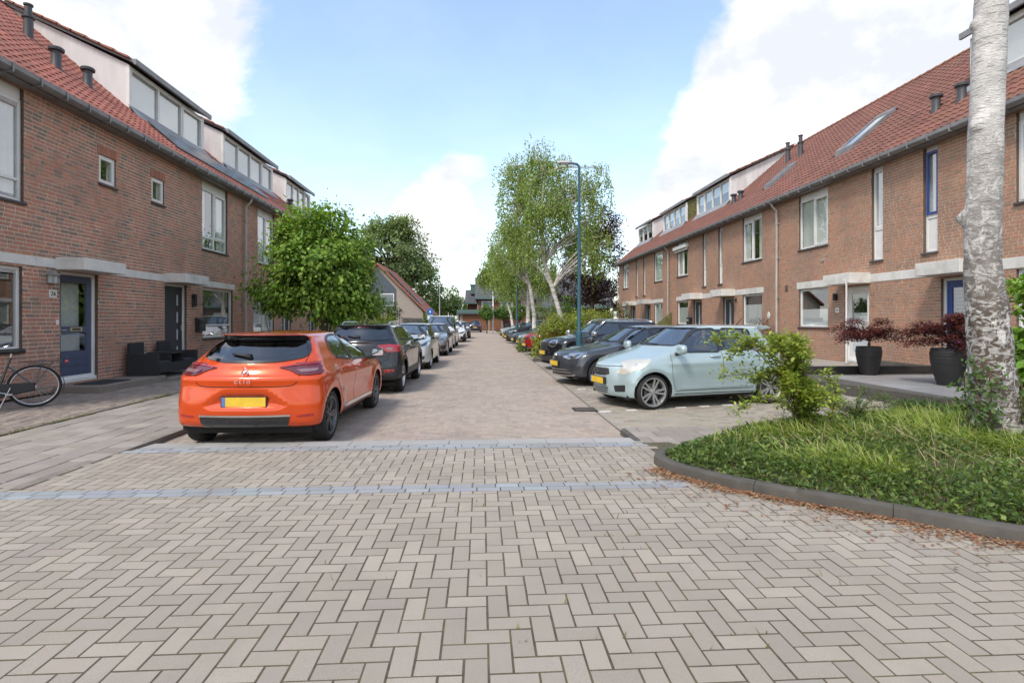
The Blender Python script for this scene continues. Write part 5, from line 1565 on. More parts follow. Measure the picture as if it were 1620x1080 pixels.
clio(); swift()
def nosecar(nx, ny, ang, L):
    d = Vector((-math.cos(R(ang)), -math.sin(R(ang)), 0)); ctr = Vector((nx, ny, 0)) - d * L / 2
    return tuple(ctr), math.atan2(d.y, d.x) - R(90)
HATCH = lambda L=4.28, W=1.79, H=1.46, **k: mk((L, W, H), k.pop('axles', (.80, 3.42)), k.pop('wheel', (.32, .225, .21)), **{**dict(hood=.76, cowl=1.0, base=.21, belt=.93, wedge=.06, ws=1.22, tail=.16, glass_tail=.48, rake=2.1, roofw=.58, door_in=.02, hz=.04), **k})
SUV = lambda L=4.2, W=1.80, H=1.56, **k: mk((L, W, H), k.pop('axles', (.74, 3.32)), k.pop('wheel', (.34, .225, .215)), **{**dict(hood=.90, cowl=1.12, base=.27, belt=1.05, wedge=.06, ws=1.15, tail=.12, glass_tail=.38, rake=1.75, roofw=.61, hz=.10), **k})
grey = paint('dark_grey_paint', (.055, .06, .07), .5, .3); black = paint('black_paint', (.012, .013, .017), .3, .22); silver = paint('silver_paint', (.50, .52, .51), .6, .3)
graphite = paint('graphite_paint', (.20, .20, .20), .6, .3); white = paint('white_car_paint', (.68, .69, .70), .0, .3); red = paint('red_paint', (.34, .018, .02), .4, .28); blueg = paint('navy_paint', (.03, .04, .075), .4, .28); beige = paint('champagne_paint', (.40, .37, .32), .5, .3)

l, r = nosecar(1.78, 13.1, 13.5, 4.28)
c = gen_car('hatchback', 'dark grey hatchback with chrome lower lip, parked beside the mint green car', HATCH(), grey, l, r, 1., front=dict(lamp=[(.30, .70), (.60, .74), (.80, .80), (.80, .74), (.72, .66), (.50, .63), (.34, .65)], sidelamp=[(3.80, .80), (4.05, .76), (4.05, .68), (3.95, .69)], grille=[(-.30, .70), (.30, .70), (.30, .66), (-.30, .66)], intake=[(-.66, .44), (.66, .44), (.56, .26), (-.56, .26)], chin=[(-.72, .27), (-.5, .245), (.5, .245), (.72, .27)], fog=None, badge=.715, plate=.52))
for z in (.32, .38): c.strip('intake_slat', [(-.6, z), (.6, z)], 'front', 'chrome', .012, off=.012)
l, r = nosecar(1.92, 16.9, 13.5, 4.3)
c = gen_car('crossover', 'black crossover with round headlights behind the lamp post', SUV(4.3, 1.82, 1.57, hood=.94, ws=1.08), black, l, r, 1., front=dict(lamp=[(.46 + .15 * math.cos(t), .84 + .115 * math.sin(t)) for t in [k * math.pi / 8 for k in range(16)]], grille=[(-.34, .88), (.34, .88), (.28, .62), (-.28, .62)], bars=5, barmat='darkalloy', intake=[(-.6, .46), (.6, .46), (.5, .32), (-.5, .32)], fog=None, chin=[(-.6, .29), (.6, .29)], chinmat='darkalloy', plate=.55), cladding=True, rails=True, mirmat=M['alloy'])
# left row
c = gen_car('crossover', 'black crossover with silver roof rails parked ahead of the orange hatchback', SUV(4.14, 1.76, 1.51, axles=(.70, 3.28), rake=1.9), black, (-2.55, 11.25 + 2.07, 0), R(-1), 1.1, 'darkglass',
    rear=dict(lamp=[(.38, 1.035), (.60, 1.05), (.84, 1.04), (.84, .90), (.60, .885), (.50, .95)], sidelamp=[(.22, 1.04), (.32, 1.02), (.34, .95), (.22, .91)], clear=[(.56, .99), (.70, .99), (.70, .92), (.60, .92)], plate=None, seam=.70, diff=[(-.86, .62), (-.55, .56), (.55, .56), (.86, .62), (.86, .30), (-.86, .30)], refl=[(.48, .52), (.76, .55), (.74, .48), (.56, .45)]), cladding=True, rails=True)
c.strip('tail_chrome', [(-.36, .80), (.36, .80)], 'rear', 'chrome', .02, off=.012)
c.patch('third_brake_light', rounded([(-.16, 1.445), (.16, 1.445), (.16, 1.42), (-.16, 1.42)], .005), 'rear', 'redlamp', off=.008)
c.patch('skid_plate', rounded([(-.5, .40), (.5, .40), (.42, .31), (-.42, .31)], .04), 'rear', 'alloy', off=.014, skirt=.02)
for k in (1, -1):
    q, n = c.hit(k * .46, .40, 'rear')
    mb = MB(); T = Matrix.Translation((q.x, q.y - .03, q.z)) @ Matrix.Rotation(R(90), 4, 'X') @ Matrix.Diagonal((1.35, 1, 1, 1)); mb.lathe([(.062, -.02), (.066, .02), (.052, .022), (.046, -.02)], 20, T); mb.lathe([(.001, -.01), (.047, -.01)], 20, T, 1); mb.build('exhaust', ['chrome', 'under'], c.root, smooth=30)
h, n = c.hit(0, .75, 'top'); mb = MB(); mb.prism([(-.08, 0), (.06, 0), (-.05, .07)], lambda a, b, d: (d, h.y + a, h.z + b - .005), -.012, .012); mb.build('antenna', 'gloss', c.root)
FF = R(180)
gen_car('hatchback', 'silver hatchback facing the camera ahead of the black crossover', HATCH(3.95, 1.72, 1.49, axles=(.62, 3.11), ws=1.0, hood=.84, cowl=1.06, belt=.97, rake=2.0, wedge=.08), silver, (-2.45, 16.6 + 2, 0), FF - R(1), .8, 'carglass', front=dict(lamp=[(.44, .74), (.66, .84), (.78, .94), (.80, .84), (.72, .74), (.56, .70)], sidelamp=[(3.25, .92), (3.62, .82), (3.64, .74), (3.45, .78)], grille=[(-.40, .56), (.40, .56), (.34, .36), (-.34, .36)], intake=None, fog=[(.55, .42), (.7, .44), (.68, .34), (.56, .34)], badge=.72, plate=.45))
gen_car('hatchback', 'graphite grey hatchback facing the camera before the white van', HATCH(4.42, 1.80, 1.44), graphite, (-2.35, 23.0 + 2.2, 0), FF - R(1), .7, front=dict(lamp=[(.42, .72), (.62, .76), (.82, .80), (.80, .72), (.62, .64), (.48, .66)], grille=[(-.38, .74), (.38, .74), (.46, .56), (-.46, .56)], bars=2, intake=[(-.55, .38), (.55, .38), (.5, .25), (-.5, .25)], fog=[(.58, .46), (.84, .48), (.82, .30), (.62, .30)], badge=.65, plate=.44))
gen_car('delivery_van', 'white delivery van facing the camera in the left parking row', mk((4.5, 1.80, 1.83), (.85, 3.55), (.32, .2, .2), hood=.92, cowl=1.16, base=.22, belt=1.05, wedge=.0, ws=.95, tail=.04, glass_tail=.14, rake=1.35, roofw=.68, hz=.1), white, (-2.35, 29.2 + 2.25, 0), FF - R(1), .7, van=True, cat='van', front=dict(lamp=[(.48, .78), (.70, .86), (.80, .98), (.80, .84), (.70, .74), (.52, .72)], grille=[(-.44, .80), (.44, .80), (.40, .72), (-.40, .72)], badge=.80, plate=.5))
gen_car('hatchback', 'white hatchback just beyond the white van', HATCH(4.0, 1.74, 1.5), white, (-2.0, 37.5 + 2, 0), FF, .45, near=False, interior=False)
gen_car('hatchback', 'dark car at the far end of the left parking row', HATCH(4.2), black, (-1.85, 45 + 2, 0), FF, .45, near=False, interior=False)
gen_car('estate_car', 'small white and dark car parked before the brown garage doors', HATCH(4.2, 1.75, 1.5), blueg, (-.9, 70, 0), R(2), .45, near=False, interior=False)
# right row beyond the bush
for nm, lb, mt, ny, nx, sp_, a in (('crossover', 'dark red crossover with black bumper just beyond the green bush', red, 24.0, 1.9, SUV(4.3, 1.82, 1.6), 13), ('hatchback', 'silver hatchback between the red crossover and a dark car', silver, 27.3, 1.85, HATCH(), 13),
        ('hatchback', 'navy hatchback beyond the silver one in the right row', blueg, 30.6, 1.75, HATCH(), 13), ('crossover', 'glossy black crossover beneath the leaning birches', black, 36.0, 1.6, SUV(), 13), ('hatchback', 'black hatchback beyond the glossy crossover', grey, 39.6, 1.6, HATCH(), 13), ('hatchback', 'champagne coloured car, last in the right parking row', beige, 46, 1.55, HATCH(), 13)):
    l, r = nosecar(nx, ny, a, sp_['dim'][0]); gen_car(nm, lb, sp_, mt, l, r, .5, near=False, interior=False, cladding=nm == 'crossover')
# ================================================================ plants
M['leaf'] = pm('leaf', attr=True, rough=.5, var=.12, scale=3., trans=.38, spec=.35)
M['grass'] = pm('grass_blade', attr=True, rough=.55, var=.1, scale=3., trans=.4, spec=.3)
M['bark'] = pm('bark', (.10, .075, .055), .9, var=.3, scale=12., bump=.7, bscale=30., coord=(1, 1, .3))
M['stem'] = pm('stem', (.13, .075, .05), .8, var=.3, scale=20.)
M['litter'] = pm('dead_leaf', attr=True, rough=.9, var=.2, scale=20., trans=.15)

def birch_bark():
    m = bpy.data.materials.new('birch_bark'); m.use_nodes = True; t = m.node_tree; N, L = t.nodes, t.links; b = N['Principled BSDF']; b.inputs['Roughness'].default_value = .8
    g = N.new('ShaderNodeTexCoord'); pos = g.outputs['Object']
    def nz(sc, scale, det=6., ro=.6, dist=0.):
        mp = N.new('ShaderNodeMapping'); L.new(pos, mp.inputs[0]); mp.inputs['Scale'].default_value = scale
        n = N.new('ShaderNodeTexNoise'); L.new(mp.outputs[0], n.inputs['Vector']); ndset(n, Scale=sc, Detail=det, Roughness=ro, Distortion=dist); return n.outputs['Fac']
    def mr(v, a, b_, c, d):
        n = N.new('ShaderNodeMapRange'); L.new(v, n.inputs['Value']); ndset(n, From_Min=a, From_Max=b_, To_Min=c, To_Max=d); return n.outputs[0]
    def mix(f, a, b_):
        n = N.new('ShaderNodeMixRGB'); L.new(f, n.inputs[0])
        for i, v in ((1, a), (2, b_)):
            if isinstance(v, tuple): n.inputs[i].default_value = (*v, 1)
            else: L.new(v, n.inputs[i])
        return n.outputs[0]
    def mth(op, a, b_):
        n = N.new('ShaderNodeMath'); n.operation = op; n.use_clamp = True
        for i, v in enumerate((a, b_)):
            if isinstance(v, float): n.inputs[i].default_value = v
            else: L.new(v, n.inputs[i])
        return n.outputs[0]
    base = mix(mr(nz(3., (1, 1, 1.4)), .35, .65, 0., 1.), (.47, .45, .435), (.74, .71, .685))
    lent = mr(nz(6., (1, 1, 13.), 4., .5), .58, .63, 0., .7)
    c1 = mix(lent, base, (.14, .115, .10))
    peel = mr(nz(9., (1, 1, 1.6), 8., .7, 1.2), .46, .56, 0., 1.)
    sp = N.new('ShaderNodeSeparateXYZ'); L.new(pos, sp.inputs[0])
    low = mr(sp.outputs['Z'], 1.4, 3.8, 1., .12)
    rough_ = mr(nz(4.5, (1.5, 1.5, .8), 7., .62, .9), .40, .45, 0., 1.)
    f = mth('MULTIPLY', mth('MULTIPLY', rough_, mth('ADD', peel, .35)), low)
    c2 = mix(f, c1, (.085, .062, .045))
    L.new(c2, b.inputs['Base Color'])
    bp = N.new('ShaderNodeBump'); L.new(mth('SUBTRACT', nz(30., (1, 1, 2.)), mth('MULTIPLY', f, .8)), bp.inputs['Height']); ndset(bp, Strength=.65, Distance=.03); L.new(bp.outputs[0], b.inputs['Normal'])
    return m
M['birch'] = birch_bark()

rng = np.random.default_rng(11)
SHAPES = {'diamond': ([(0, 0, 0), (.45, .5, .06), (1, 0, -.05), (.45, -.5, .06)], [(0, 1, 2, 3)]),
          'fold': ([(0, 0, 0), (.3, .5, .10), (.75, .36, .05), (1, 0, -.10), (.75, -.36, .05), (.3, -.5, .10), (.5, 0, -.02)], [(0, 1, 2, 6), (6, 2, 3), (0, 6, 4, 5), (6, 3, 4)]),
          'blade': ([(0, -.5, 0), (0, .5, 0), (.5, .38, .06), (.5, -.38, .06), (1, 0, -.06)], [(0, 1, 2, 3), (3, 2, 4)])}
def leafmesh(name, P, D, Nn, Ln, Wd, cols, shape, mat):
    P, D, Nn = (np.asarray(a, dtype=np.float64) for a in (P, D, Nn)); n = len(P)
    D /= np.linalg.norm(D, axis=1)[:, None] + 1e-9
    S_ = np.cross(D, Nn); S_ /= np.linalg.norm(S_, axis=1)[:, None] + 1e-9; Nn = np.cross(S_, D)
    Ln = np.broadcast_to(np.asarray(Ln, dtype=np.float64), n)[:, None, None]; Wd = np.broadcast_to(np.asarray(Wd, dtype=np.float64), n)[:, None, None]
    tv, tf = SHAPES[shape]; tv = np.array(tv)
    V = P[:, None] + D[:, None] * tv[None, :, 0:1] * Ln + S_[:, None] * tv[None, :, 1:2] * Wd + Nn[:, None] * tv[None, :, 2:3] * Ln
    k = len(tv); me = bpy.data.meshes.new(name); me.vertices.add(n * k); me.vertices.foreach_set('co', V.reshape(-1))
    li = np.concatenate([np.array(f) for f in tf]); sizes = np.array([len(f) for f in tf]); T = len(li)
    idx = (np.arange(n)[:, None] * k + li[None]).reshape(-1)
    me.loops.add(n * T); me.loops.foreach_set('vertex_index', idx.astype(np.int32))
    starts = np.concatenate([[0], np.cumsum(sizes)[:-1]]); st = (np.arange(n)[:, None] * T + starts[None]).reshape(-1)
    me.polygons.add(n * len(tf)); me.polygons.foreach_set('loop_start', st.astype(np.int32))
    me.update(calc_edges=True)
    a = me.attributes.new('col', 'FLOAT_COLOR', 'FACE'); cc = np.repeat(np.concatenate([cols, np.ones((n, 1))], 1), len(tf), axis=0); a.data.foreach_set('color', cc.astype(np.float32).reshape(-1))
    me.materials.append(M[mat]); return me
def tint(n, base, var=.25, alt=None, af=.3):
    c = np.array(base)[None] * (1 + rng.uniform(-var, var, (n, 1))) * (1 + rng.uniform(-.08, .08, (n, 3)))
    if alt is not None:
        m = rng.random(n) < af; c[m] = np.array(alt)[None] * (1 + rng.uniform(-var, var, (m.sum(), 1)))
    return np.clip(c, .004, .9)
def unit(n):
    v = rng.normal(size=(n, 3)); return v / np.linalg.norm(v, axis=1)[:, None]

def clumps_in(blobs, seed=None):
    """blobs: centre, radii, count -> clump centres biased to the shell"""
    out = []
    for c, r, n in blobs:
        d = unit(n); q = rng.uniform(.25, 1, (n, 1)) ** .45; out.append(np.array(c) + d * np.array(r) * q)
    return np.concatenate(out)
def limbs(mb, trunk, rad, cl, share=.5, r0=.03, sag=.15):
    """thin branches from the trunk line to the clumps"""
    trunk = [Vector(p) for p in trunk]
    for c in cl:
        if rng.random() > share: continue
        c = Vector(c); hz = c.z - .35 * (c - trunk[-1]).length - U(.1, .6)
        best = min(trunk, key=lambda p: abs(p.z - max(hz, trunk[0].z + (trunk[-1].z - trunk[0].z) * .35)))
        m = best.lerp(c, .5) + Vector((U(-.1, .1), U(-.1, .1), sag * (c - best).length * .5))
        ln = (c - best).length; r = min(r0 * (.4 + ln * .2), rad * .6)
        mb.tube([best, best.lerp(m, .55) + Vector((0, 0, .05 * ln)), m, c], [r, r * .75, r * .5, r * .2], 5, cap=False)

def leafy(name, label, cat, base, trunk, tr, blobs, per, cr, leaf, col, alt=None, af=.25, shape='diamond', bark='bark', droop=.5, share=.6, var=.25, group=None, r0=.03, strands=0, slen=1., mat='leaf', crown='crown', trunkname='trunk', extra=None):
    """a tree: > trunk, crown. base world position, the rest relative."""
    o = thing(name, label, cat, base, U(0, 0), group)
    cl = clumps_in(blobs); mb = MB()
    mb.tube(trunk, tr, 10); limbs(mb, trunk, tr[0], cl, share, r0)
    if extra: extra(mb)
    mb.build(trunkname, bark, o, smooth=True)
    n = len(cl) * per
    C0 = np.repeat(cl, per, axis=0)
    off = rng.normal(size=(n, 3)) * np.array([.5, .5, .42]) * (cr * rng.uniform(.6, 1.25, (len(cl), 1)).repeat(per, 0))
    P = C0 + off
    ctr = np.average(np.array([b[0] for b in blobs]), axis=0, weights=[b[2] for b in blobs])
    out = P - ctr; out /= np.linalg.norm(out, axis=1)[:, None] + 1e-6
    D = out * .6 + unit(n) * .7 + np.array([0, 0, -droop]); Nn = out * .7 + np.array([0, 0, .6]) + unit(n) * .5
    if strands:       # hanging twigs
        k = len(cl) * strands; s0 = np.repeat(cl, strands, axis=0) + rng.normal(size=(k, 3)) * cr * .5; ln = rng.uniform(.4, 1.1, (k, 1)) * slen; m = 16
        tt = rng.random((k, m, 1)); sway = rng.normal(size=(k, 1, 3)) * .18 * np.array([1, 1, 0])
        Q = s0[:, None] + np.array([0, 0, -1.])[None, None] * tt * ln[:, None] + sway * tt + rng.normal(size=(k, m, 3)) * .04
        Q = Q.reshape(-1, 3); P = np.concatenate([P, Q]); q = len(Q); D = np.concatenate([D, unit(q) * .6 + np.array([0, 0, -1.])]); Nn = np.concatenate([Nn, unit(q)])
    n = len(P); sz = leaf * rng.uniform(.45, 1.28, n)
    # clump-wise tone so crowns show lighter and darker sprays
    tone = np.ones(n); ct = rng.uniform(.82, 1.18, len(cl)).repeat(per); tone[:len(ct)] = ct
    cols = tint(n, col, var, alt, af) * tone[:, None]
    link(crown, leafmesh(crown, P, D, Nn, sz, sz * .72, cols, shape, mat), o, kind='stuff')
    return o

# big leafy tree before the left houses
leafy('broadleaf_tree', 'dense bright green tree with large round leaves between the left houses and parked cars', 'tree', (-5.35, 18.4, .05), [(0, 0, 0), (.05, .05, .9), (0, .1, 1.8), (.1, 0, 2.9), (.05, .1, 4.2)], [.15, .12, .11, .08, .03],
      [((0, 0, 3.1), (1.85, 1.8, 1.65), 120), ((-.2, 0, 4.3), (1.25, 1.3, 1.1), 50), ((.85, -.2, 2.4), (1.15, 1.2, 1.1), 40), ((-1.2, -.3, 2.6), (.95, 1.0, .9), 34)], 92, .42, .135, (.135, .24, .035), (.24, .36, .055), .35, 'fold', droop=.7, var=.28)
# broad elm behind the left gable house
leafy('round_tree', 'broad round grey-green tree rising behind the gabled house', 'tree', (-14.2, 82, 0), [(0, 0, 0), (.3, 0, 5), (0, 0, 10), (.3, 0, 15)], [.55, .45, .32, .1],
      [((0, 0, 11.4), (6.4, 5, 5.2), 170), ((4.4, 0, 8.4), (3.3, 3, 3.6), 70), ((-4, 0, 9.2), (3.6, 3, 3.4), 50), ((.6, 0, 15), (4.2, 3.4, 2.6), 55)], 75, 1.15, .42, (.17, .235, .095), (.22, .29, .13), .3, droop=.3, share=.7, r0=.09)
leafy('willow_tree', 'yellow-green weeping willow beyond the gabled house', 'tree', (-8.6, 84, 0), [(0, 0, 0), (0, 0, 2.5), (.2, 0, 4.5)], [.3, .22, .08], [((0, 0, 4.0), (3.4, 2.6, 1.5), 80)], 20, .5, .22, (.17, .25, .06), (.22, .30, .08), .3, strands=9, slen=3.4, share=.4)
for i, (x, y, h, w, cc, lb) in enumerate([(-5.4, 84, 7.4, 2.2, (.12, .19, .055), 'slender light green tree at the far end, right of the willow'), (-7.9, 95, 8.2, 2.4, (.085, .12, .05), 'dark olive tree behind the slender light green one'), (-4.2, 100, 6.0, 2.4, (.10, .155, .06), 'low rounded tree just left of the brown garage'), (-2.0, 110, 5.5, 2.6, (.105, .15, .075), 'hazy far tree peeking above the garage roof'), (-12, 78, 5.5, 2.6, (.10, .17, .045), 'bushy green tree left of the willow')]):
    leafy('garden_tree', lb, 'tree', (x, y, 0), [(0, 0, 0), (0, 0, h * .4), (0, 0, h * .8)], [.16, .12, .04], [((0, 0, h * .62), (w * .8, w * .8, h * .36), 60)], 45, .6, .3, cc, None, share=.6, r0=.04, droop=.2, group='trees at the far end of the street')
# birches on the right
def birch(label, base, trunk, tr, blobs, leaf=.115, col=(.20, .285, .07)):
    return leafy('birch_tree', label, 'tree', base, trunk, tr, blobs, 34, .42, leaf, col, (.29, .36, .09), .3, bark='birch2', strands=6, slen=1.6, share=.7, r0=.05, droop=.8, var=.25, group='birches along the right side')
M['birch2'] = pm('pale_birch_bark', (.56, .53, .49), .8, var=.3, scale=6., tint=(.10, .08, .07), tscale=4., tamt=.9, coord=(1, 1, 2.2), local=True)
birch('tall birch with leaning white trunk right beside the lamp post', (5.0, 31.5, 0), [(0, 0, 0), (-.25, 0, 1.6), (-.8, 0, 3.4), (-1.3, 0, 5.0), (-1.5, 0, 7.5), (-1.3, 0, 10.2)], [.16, .145, .13, .10, .07, .03],
      [((-1.1, 0, 8.8), (1.7, 1.7, 2.9), 85), ((.5, 0, 8.6), (1.9, 1.5, 2.2), 50), ((1.5, 0, 6.4), (1.4, 1.3, 1.5), 34), ((-2.1, 0, 6.6), (1.0, 1.2, 1.6), 22), ((-1.6, 0, 11.4), (.8, .8, .9), 16), ((1.9, 0, 10.0), (1.0, .9, .8), 14)])
birch('tall birch with slightly curved white trunk, left of the leaning one', (3.3, 33.5, 0), [(0, 0, 0), (.0, 0, 2.0), (-.25, 0, 3.6), (-.75, 0, 5.2), (-1.0, 0, 8.0), (-1.0, 0, 11.2)], [.14, .125, .11, .09, .06, .03],
      [((-1.2, 0, 9.2), (1.3, 1.4, 2.9), 70), ((-1.7, 0, 6.4), (1.3, 1.3, 1.7), 40), ((-.2, 0, 10.6), (1.3, 1.0, 1.0), 26)])
birch('smaller birch with straight trunk beyond the second lamp post', (4.0, 46, 0), [(0, 0, 0), (.0, 0, 2.5), (-.1, 0, 5.0), (-.2, 0, 8.8)], [.2, .17, .12, .04],
      [((-.9, 0, 7.6), (2.3, 1.8, 2.3), 75), ((-1.7, 0, 5.6), (1.6, 1.5, 1.7), 45), ((1.2, 0, 6.2), (1.6, 1.4, 2.2), 45)], leaf=.15)
birch('thin leaning birch sapling behind the second lamp post', (3.3, 55, 0), [(0, 0, 0), (-.3, 0, 2.2), (-1.0, 0, 4.2), (-1.4, 0, 6.6)], [.14, .12, .08, .03], [((-1.6, 0, 6.8), (2.0, 1.6, 1.9), 60), ((.8, 0, 6.6), (1.8, 1.6, 1.9), 50)], leaf=.17)
# copper beech and greenery behind the right row
leafy('purple_tree', 'dark purple-leaved tree behind the right houses', 'tree', (10.2, 49, 0), [(0, 0, 0), (0, 0, 3), (.2, 0, 8)], [.28, .22, .06], [((0, 0, 7.4), (3.1, 2.6, 3.4), 150), ((.9, 0, 10.4), (1.9, 1.6, 1.7), 50), ((-1.6, 0, 4.2), (2.0, 1.6, 1.7), 50), ((1.8, 0, 4.0), (1.8, 1.6, 2.0), 40)], 55, .6, .20, (.040, .022, .022), (.075, .045, .035), .3, share=.7, r0=.06)
leafy('conifer_shrub', 'dark green upright conifer shrub beside the far right house wall', 'shrub', (9.6, 41, 0), [(0, 0, 0), (0, 0, 1.5)], [.08, .03], [((0, 0, 1.4), (.75, .7, 1.3), 60)], 50, .28, .11, (.035, .07, .022), None, share=.2)
leafy('green_shrub', 'bright green shrub behind the birches, right of the lamp post', 'shrub', (7.2, 40, 0), [(0, 0, 0), (0, 0, 1.2)], [.06, .03], [((0, 0, 1.3), (1.5, 1.0, .9), 60), ((-1.2, -1, 2.2), (.8, .8, 1.2), 24)], 45, .35, .15, (.14, .25, .03), None, share=.3)
leafy('grey_shrub', 'silvery pale shrub beneath the birches', 'shrub', (5.4, 41.5, 0), [(0, 0, 0), (0, 0, 1.4)], [.06, .03], [((0, 0, 1.7), (1.3, 1.0, 1.3), 60)], 40, .35, .14, (.20, .23, .17), None, share=.4)
# rose hedge between the parking bays
leafy('hedge_bush', 'big yellow-green bush between the parking bays behind the black crossover', 'shrub', (4.0, 21.6, 0), [(0, 0, 0), (.1, 0, .7), (0, 0, 1.2)], [.05, .04, .02],
      [((-.9, -.2, .95), (1.0, .9, .80), 90), ((.5, 0, 1.15), (1.2, 1.0, .85), 100), ((1.9, .3, .85), (1.0, .9, .65), 60), ((3.3, .5, .8), (.9, .8, .55), 40), ((-1.5, -.6, .45), (.6, .5, .4), 30)], 70, .27, .085, (.20, .245, .035), (.27, .30, .05), .35, share=.5, r0=.02, droop=.2, trunkname='stems')
leafy('hedge_bush', 'small green plant growing at the kerb beside the far bays', 'shrub', (2.0, 26.2, 0), [(0, 0, 0), (0, 0, .4)], [.02, .01], [((0, 0, .4), (.3, .3, .4), 20)], 40, .18, .08, (.16, .22, .04), None)
mb = MB(); mb.box(1.93, 2.7, 20.0, 20.14, -.05, .14); bev(mb.build('kerb_stone', 'kerb', kind='structure'), .03)
# pleached trees and hedge at the far end
for i, (x, lb) in enumerate([(.6, 'leftmost clipped box-headed tree before the far house'), (2.5, 'middle clipped box-headed tree before the far house'), (4.4, 'rightmost clipped box-headed tree before the far house'), (6.6, 'clipped box-headed tree farthest right behind the birch trunks')]):
    leafy('pleached_tree', lb, 'tree', (x, 62 + i * .2, 0), [(0, 0, 0), (0, 0, 1.3), (0, 0, 2.8)], [.09, .08, .03], [((0, 0, 2.45), (1.05, .6, .8), 60)], 45, .3, .16, (.09, .17, .03), (.16, .26, .05), .3, share=.2, droop=.2, group='clipped trees in a row at the far end')
leafy('round_shrub', 'round dark green clipped tree before the gabled house', 'tree', (-7.3, 41, .05), [(0, 0, 0), (0, 0, 1.2)], [.08, .05], [((0, 0, 2.1), (1.15, 1.0, 1.0), 70)], 60, .3, .12, (.055, .12, .022), (.09, .17, .03), .3, share=.3, droop=.2)
leafy('hedge_shrub', 'low yellow-green shrub behind the black crossover', 'shrub', (-6.9, 31, .05), [(0, 0, 0), (0, 0, .6)], [.04, .02], [((0, 0, .9), (1.6, 1.0, .7), 60), ((.4, 2.5, 1.0), (1.4, 1.0, .8), 40)], 50, .3, .11, (.20, .26, .04), None, share=.3)
for x, y, lb in ((-5.7, 57, 'tall narrow green shrub by the fence of the gabled house'), (-5.6, 61, 'second narrow green shrub farther along that fence')):
    leafy('narrow_shrub', lb, 'shrub', (x, y, .05), [(0, 0, 0), (0, 0, 1.4)], [.04, .02], [((0, 0, 1.2), (.55, .5, 1.1), 40)], 40, .3, .12, (.15, .23, .05), None, share=.3)

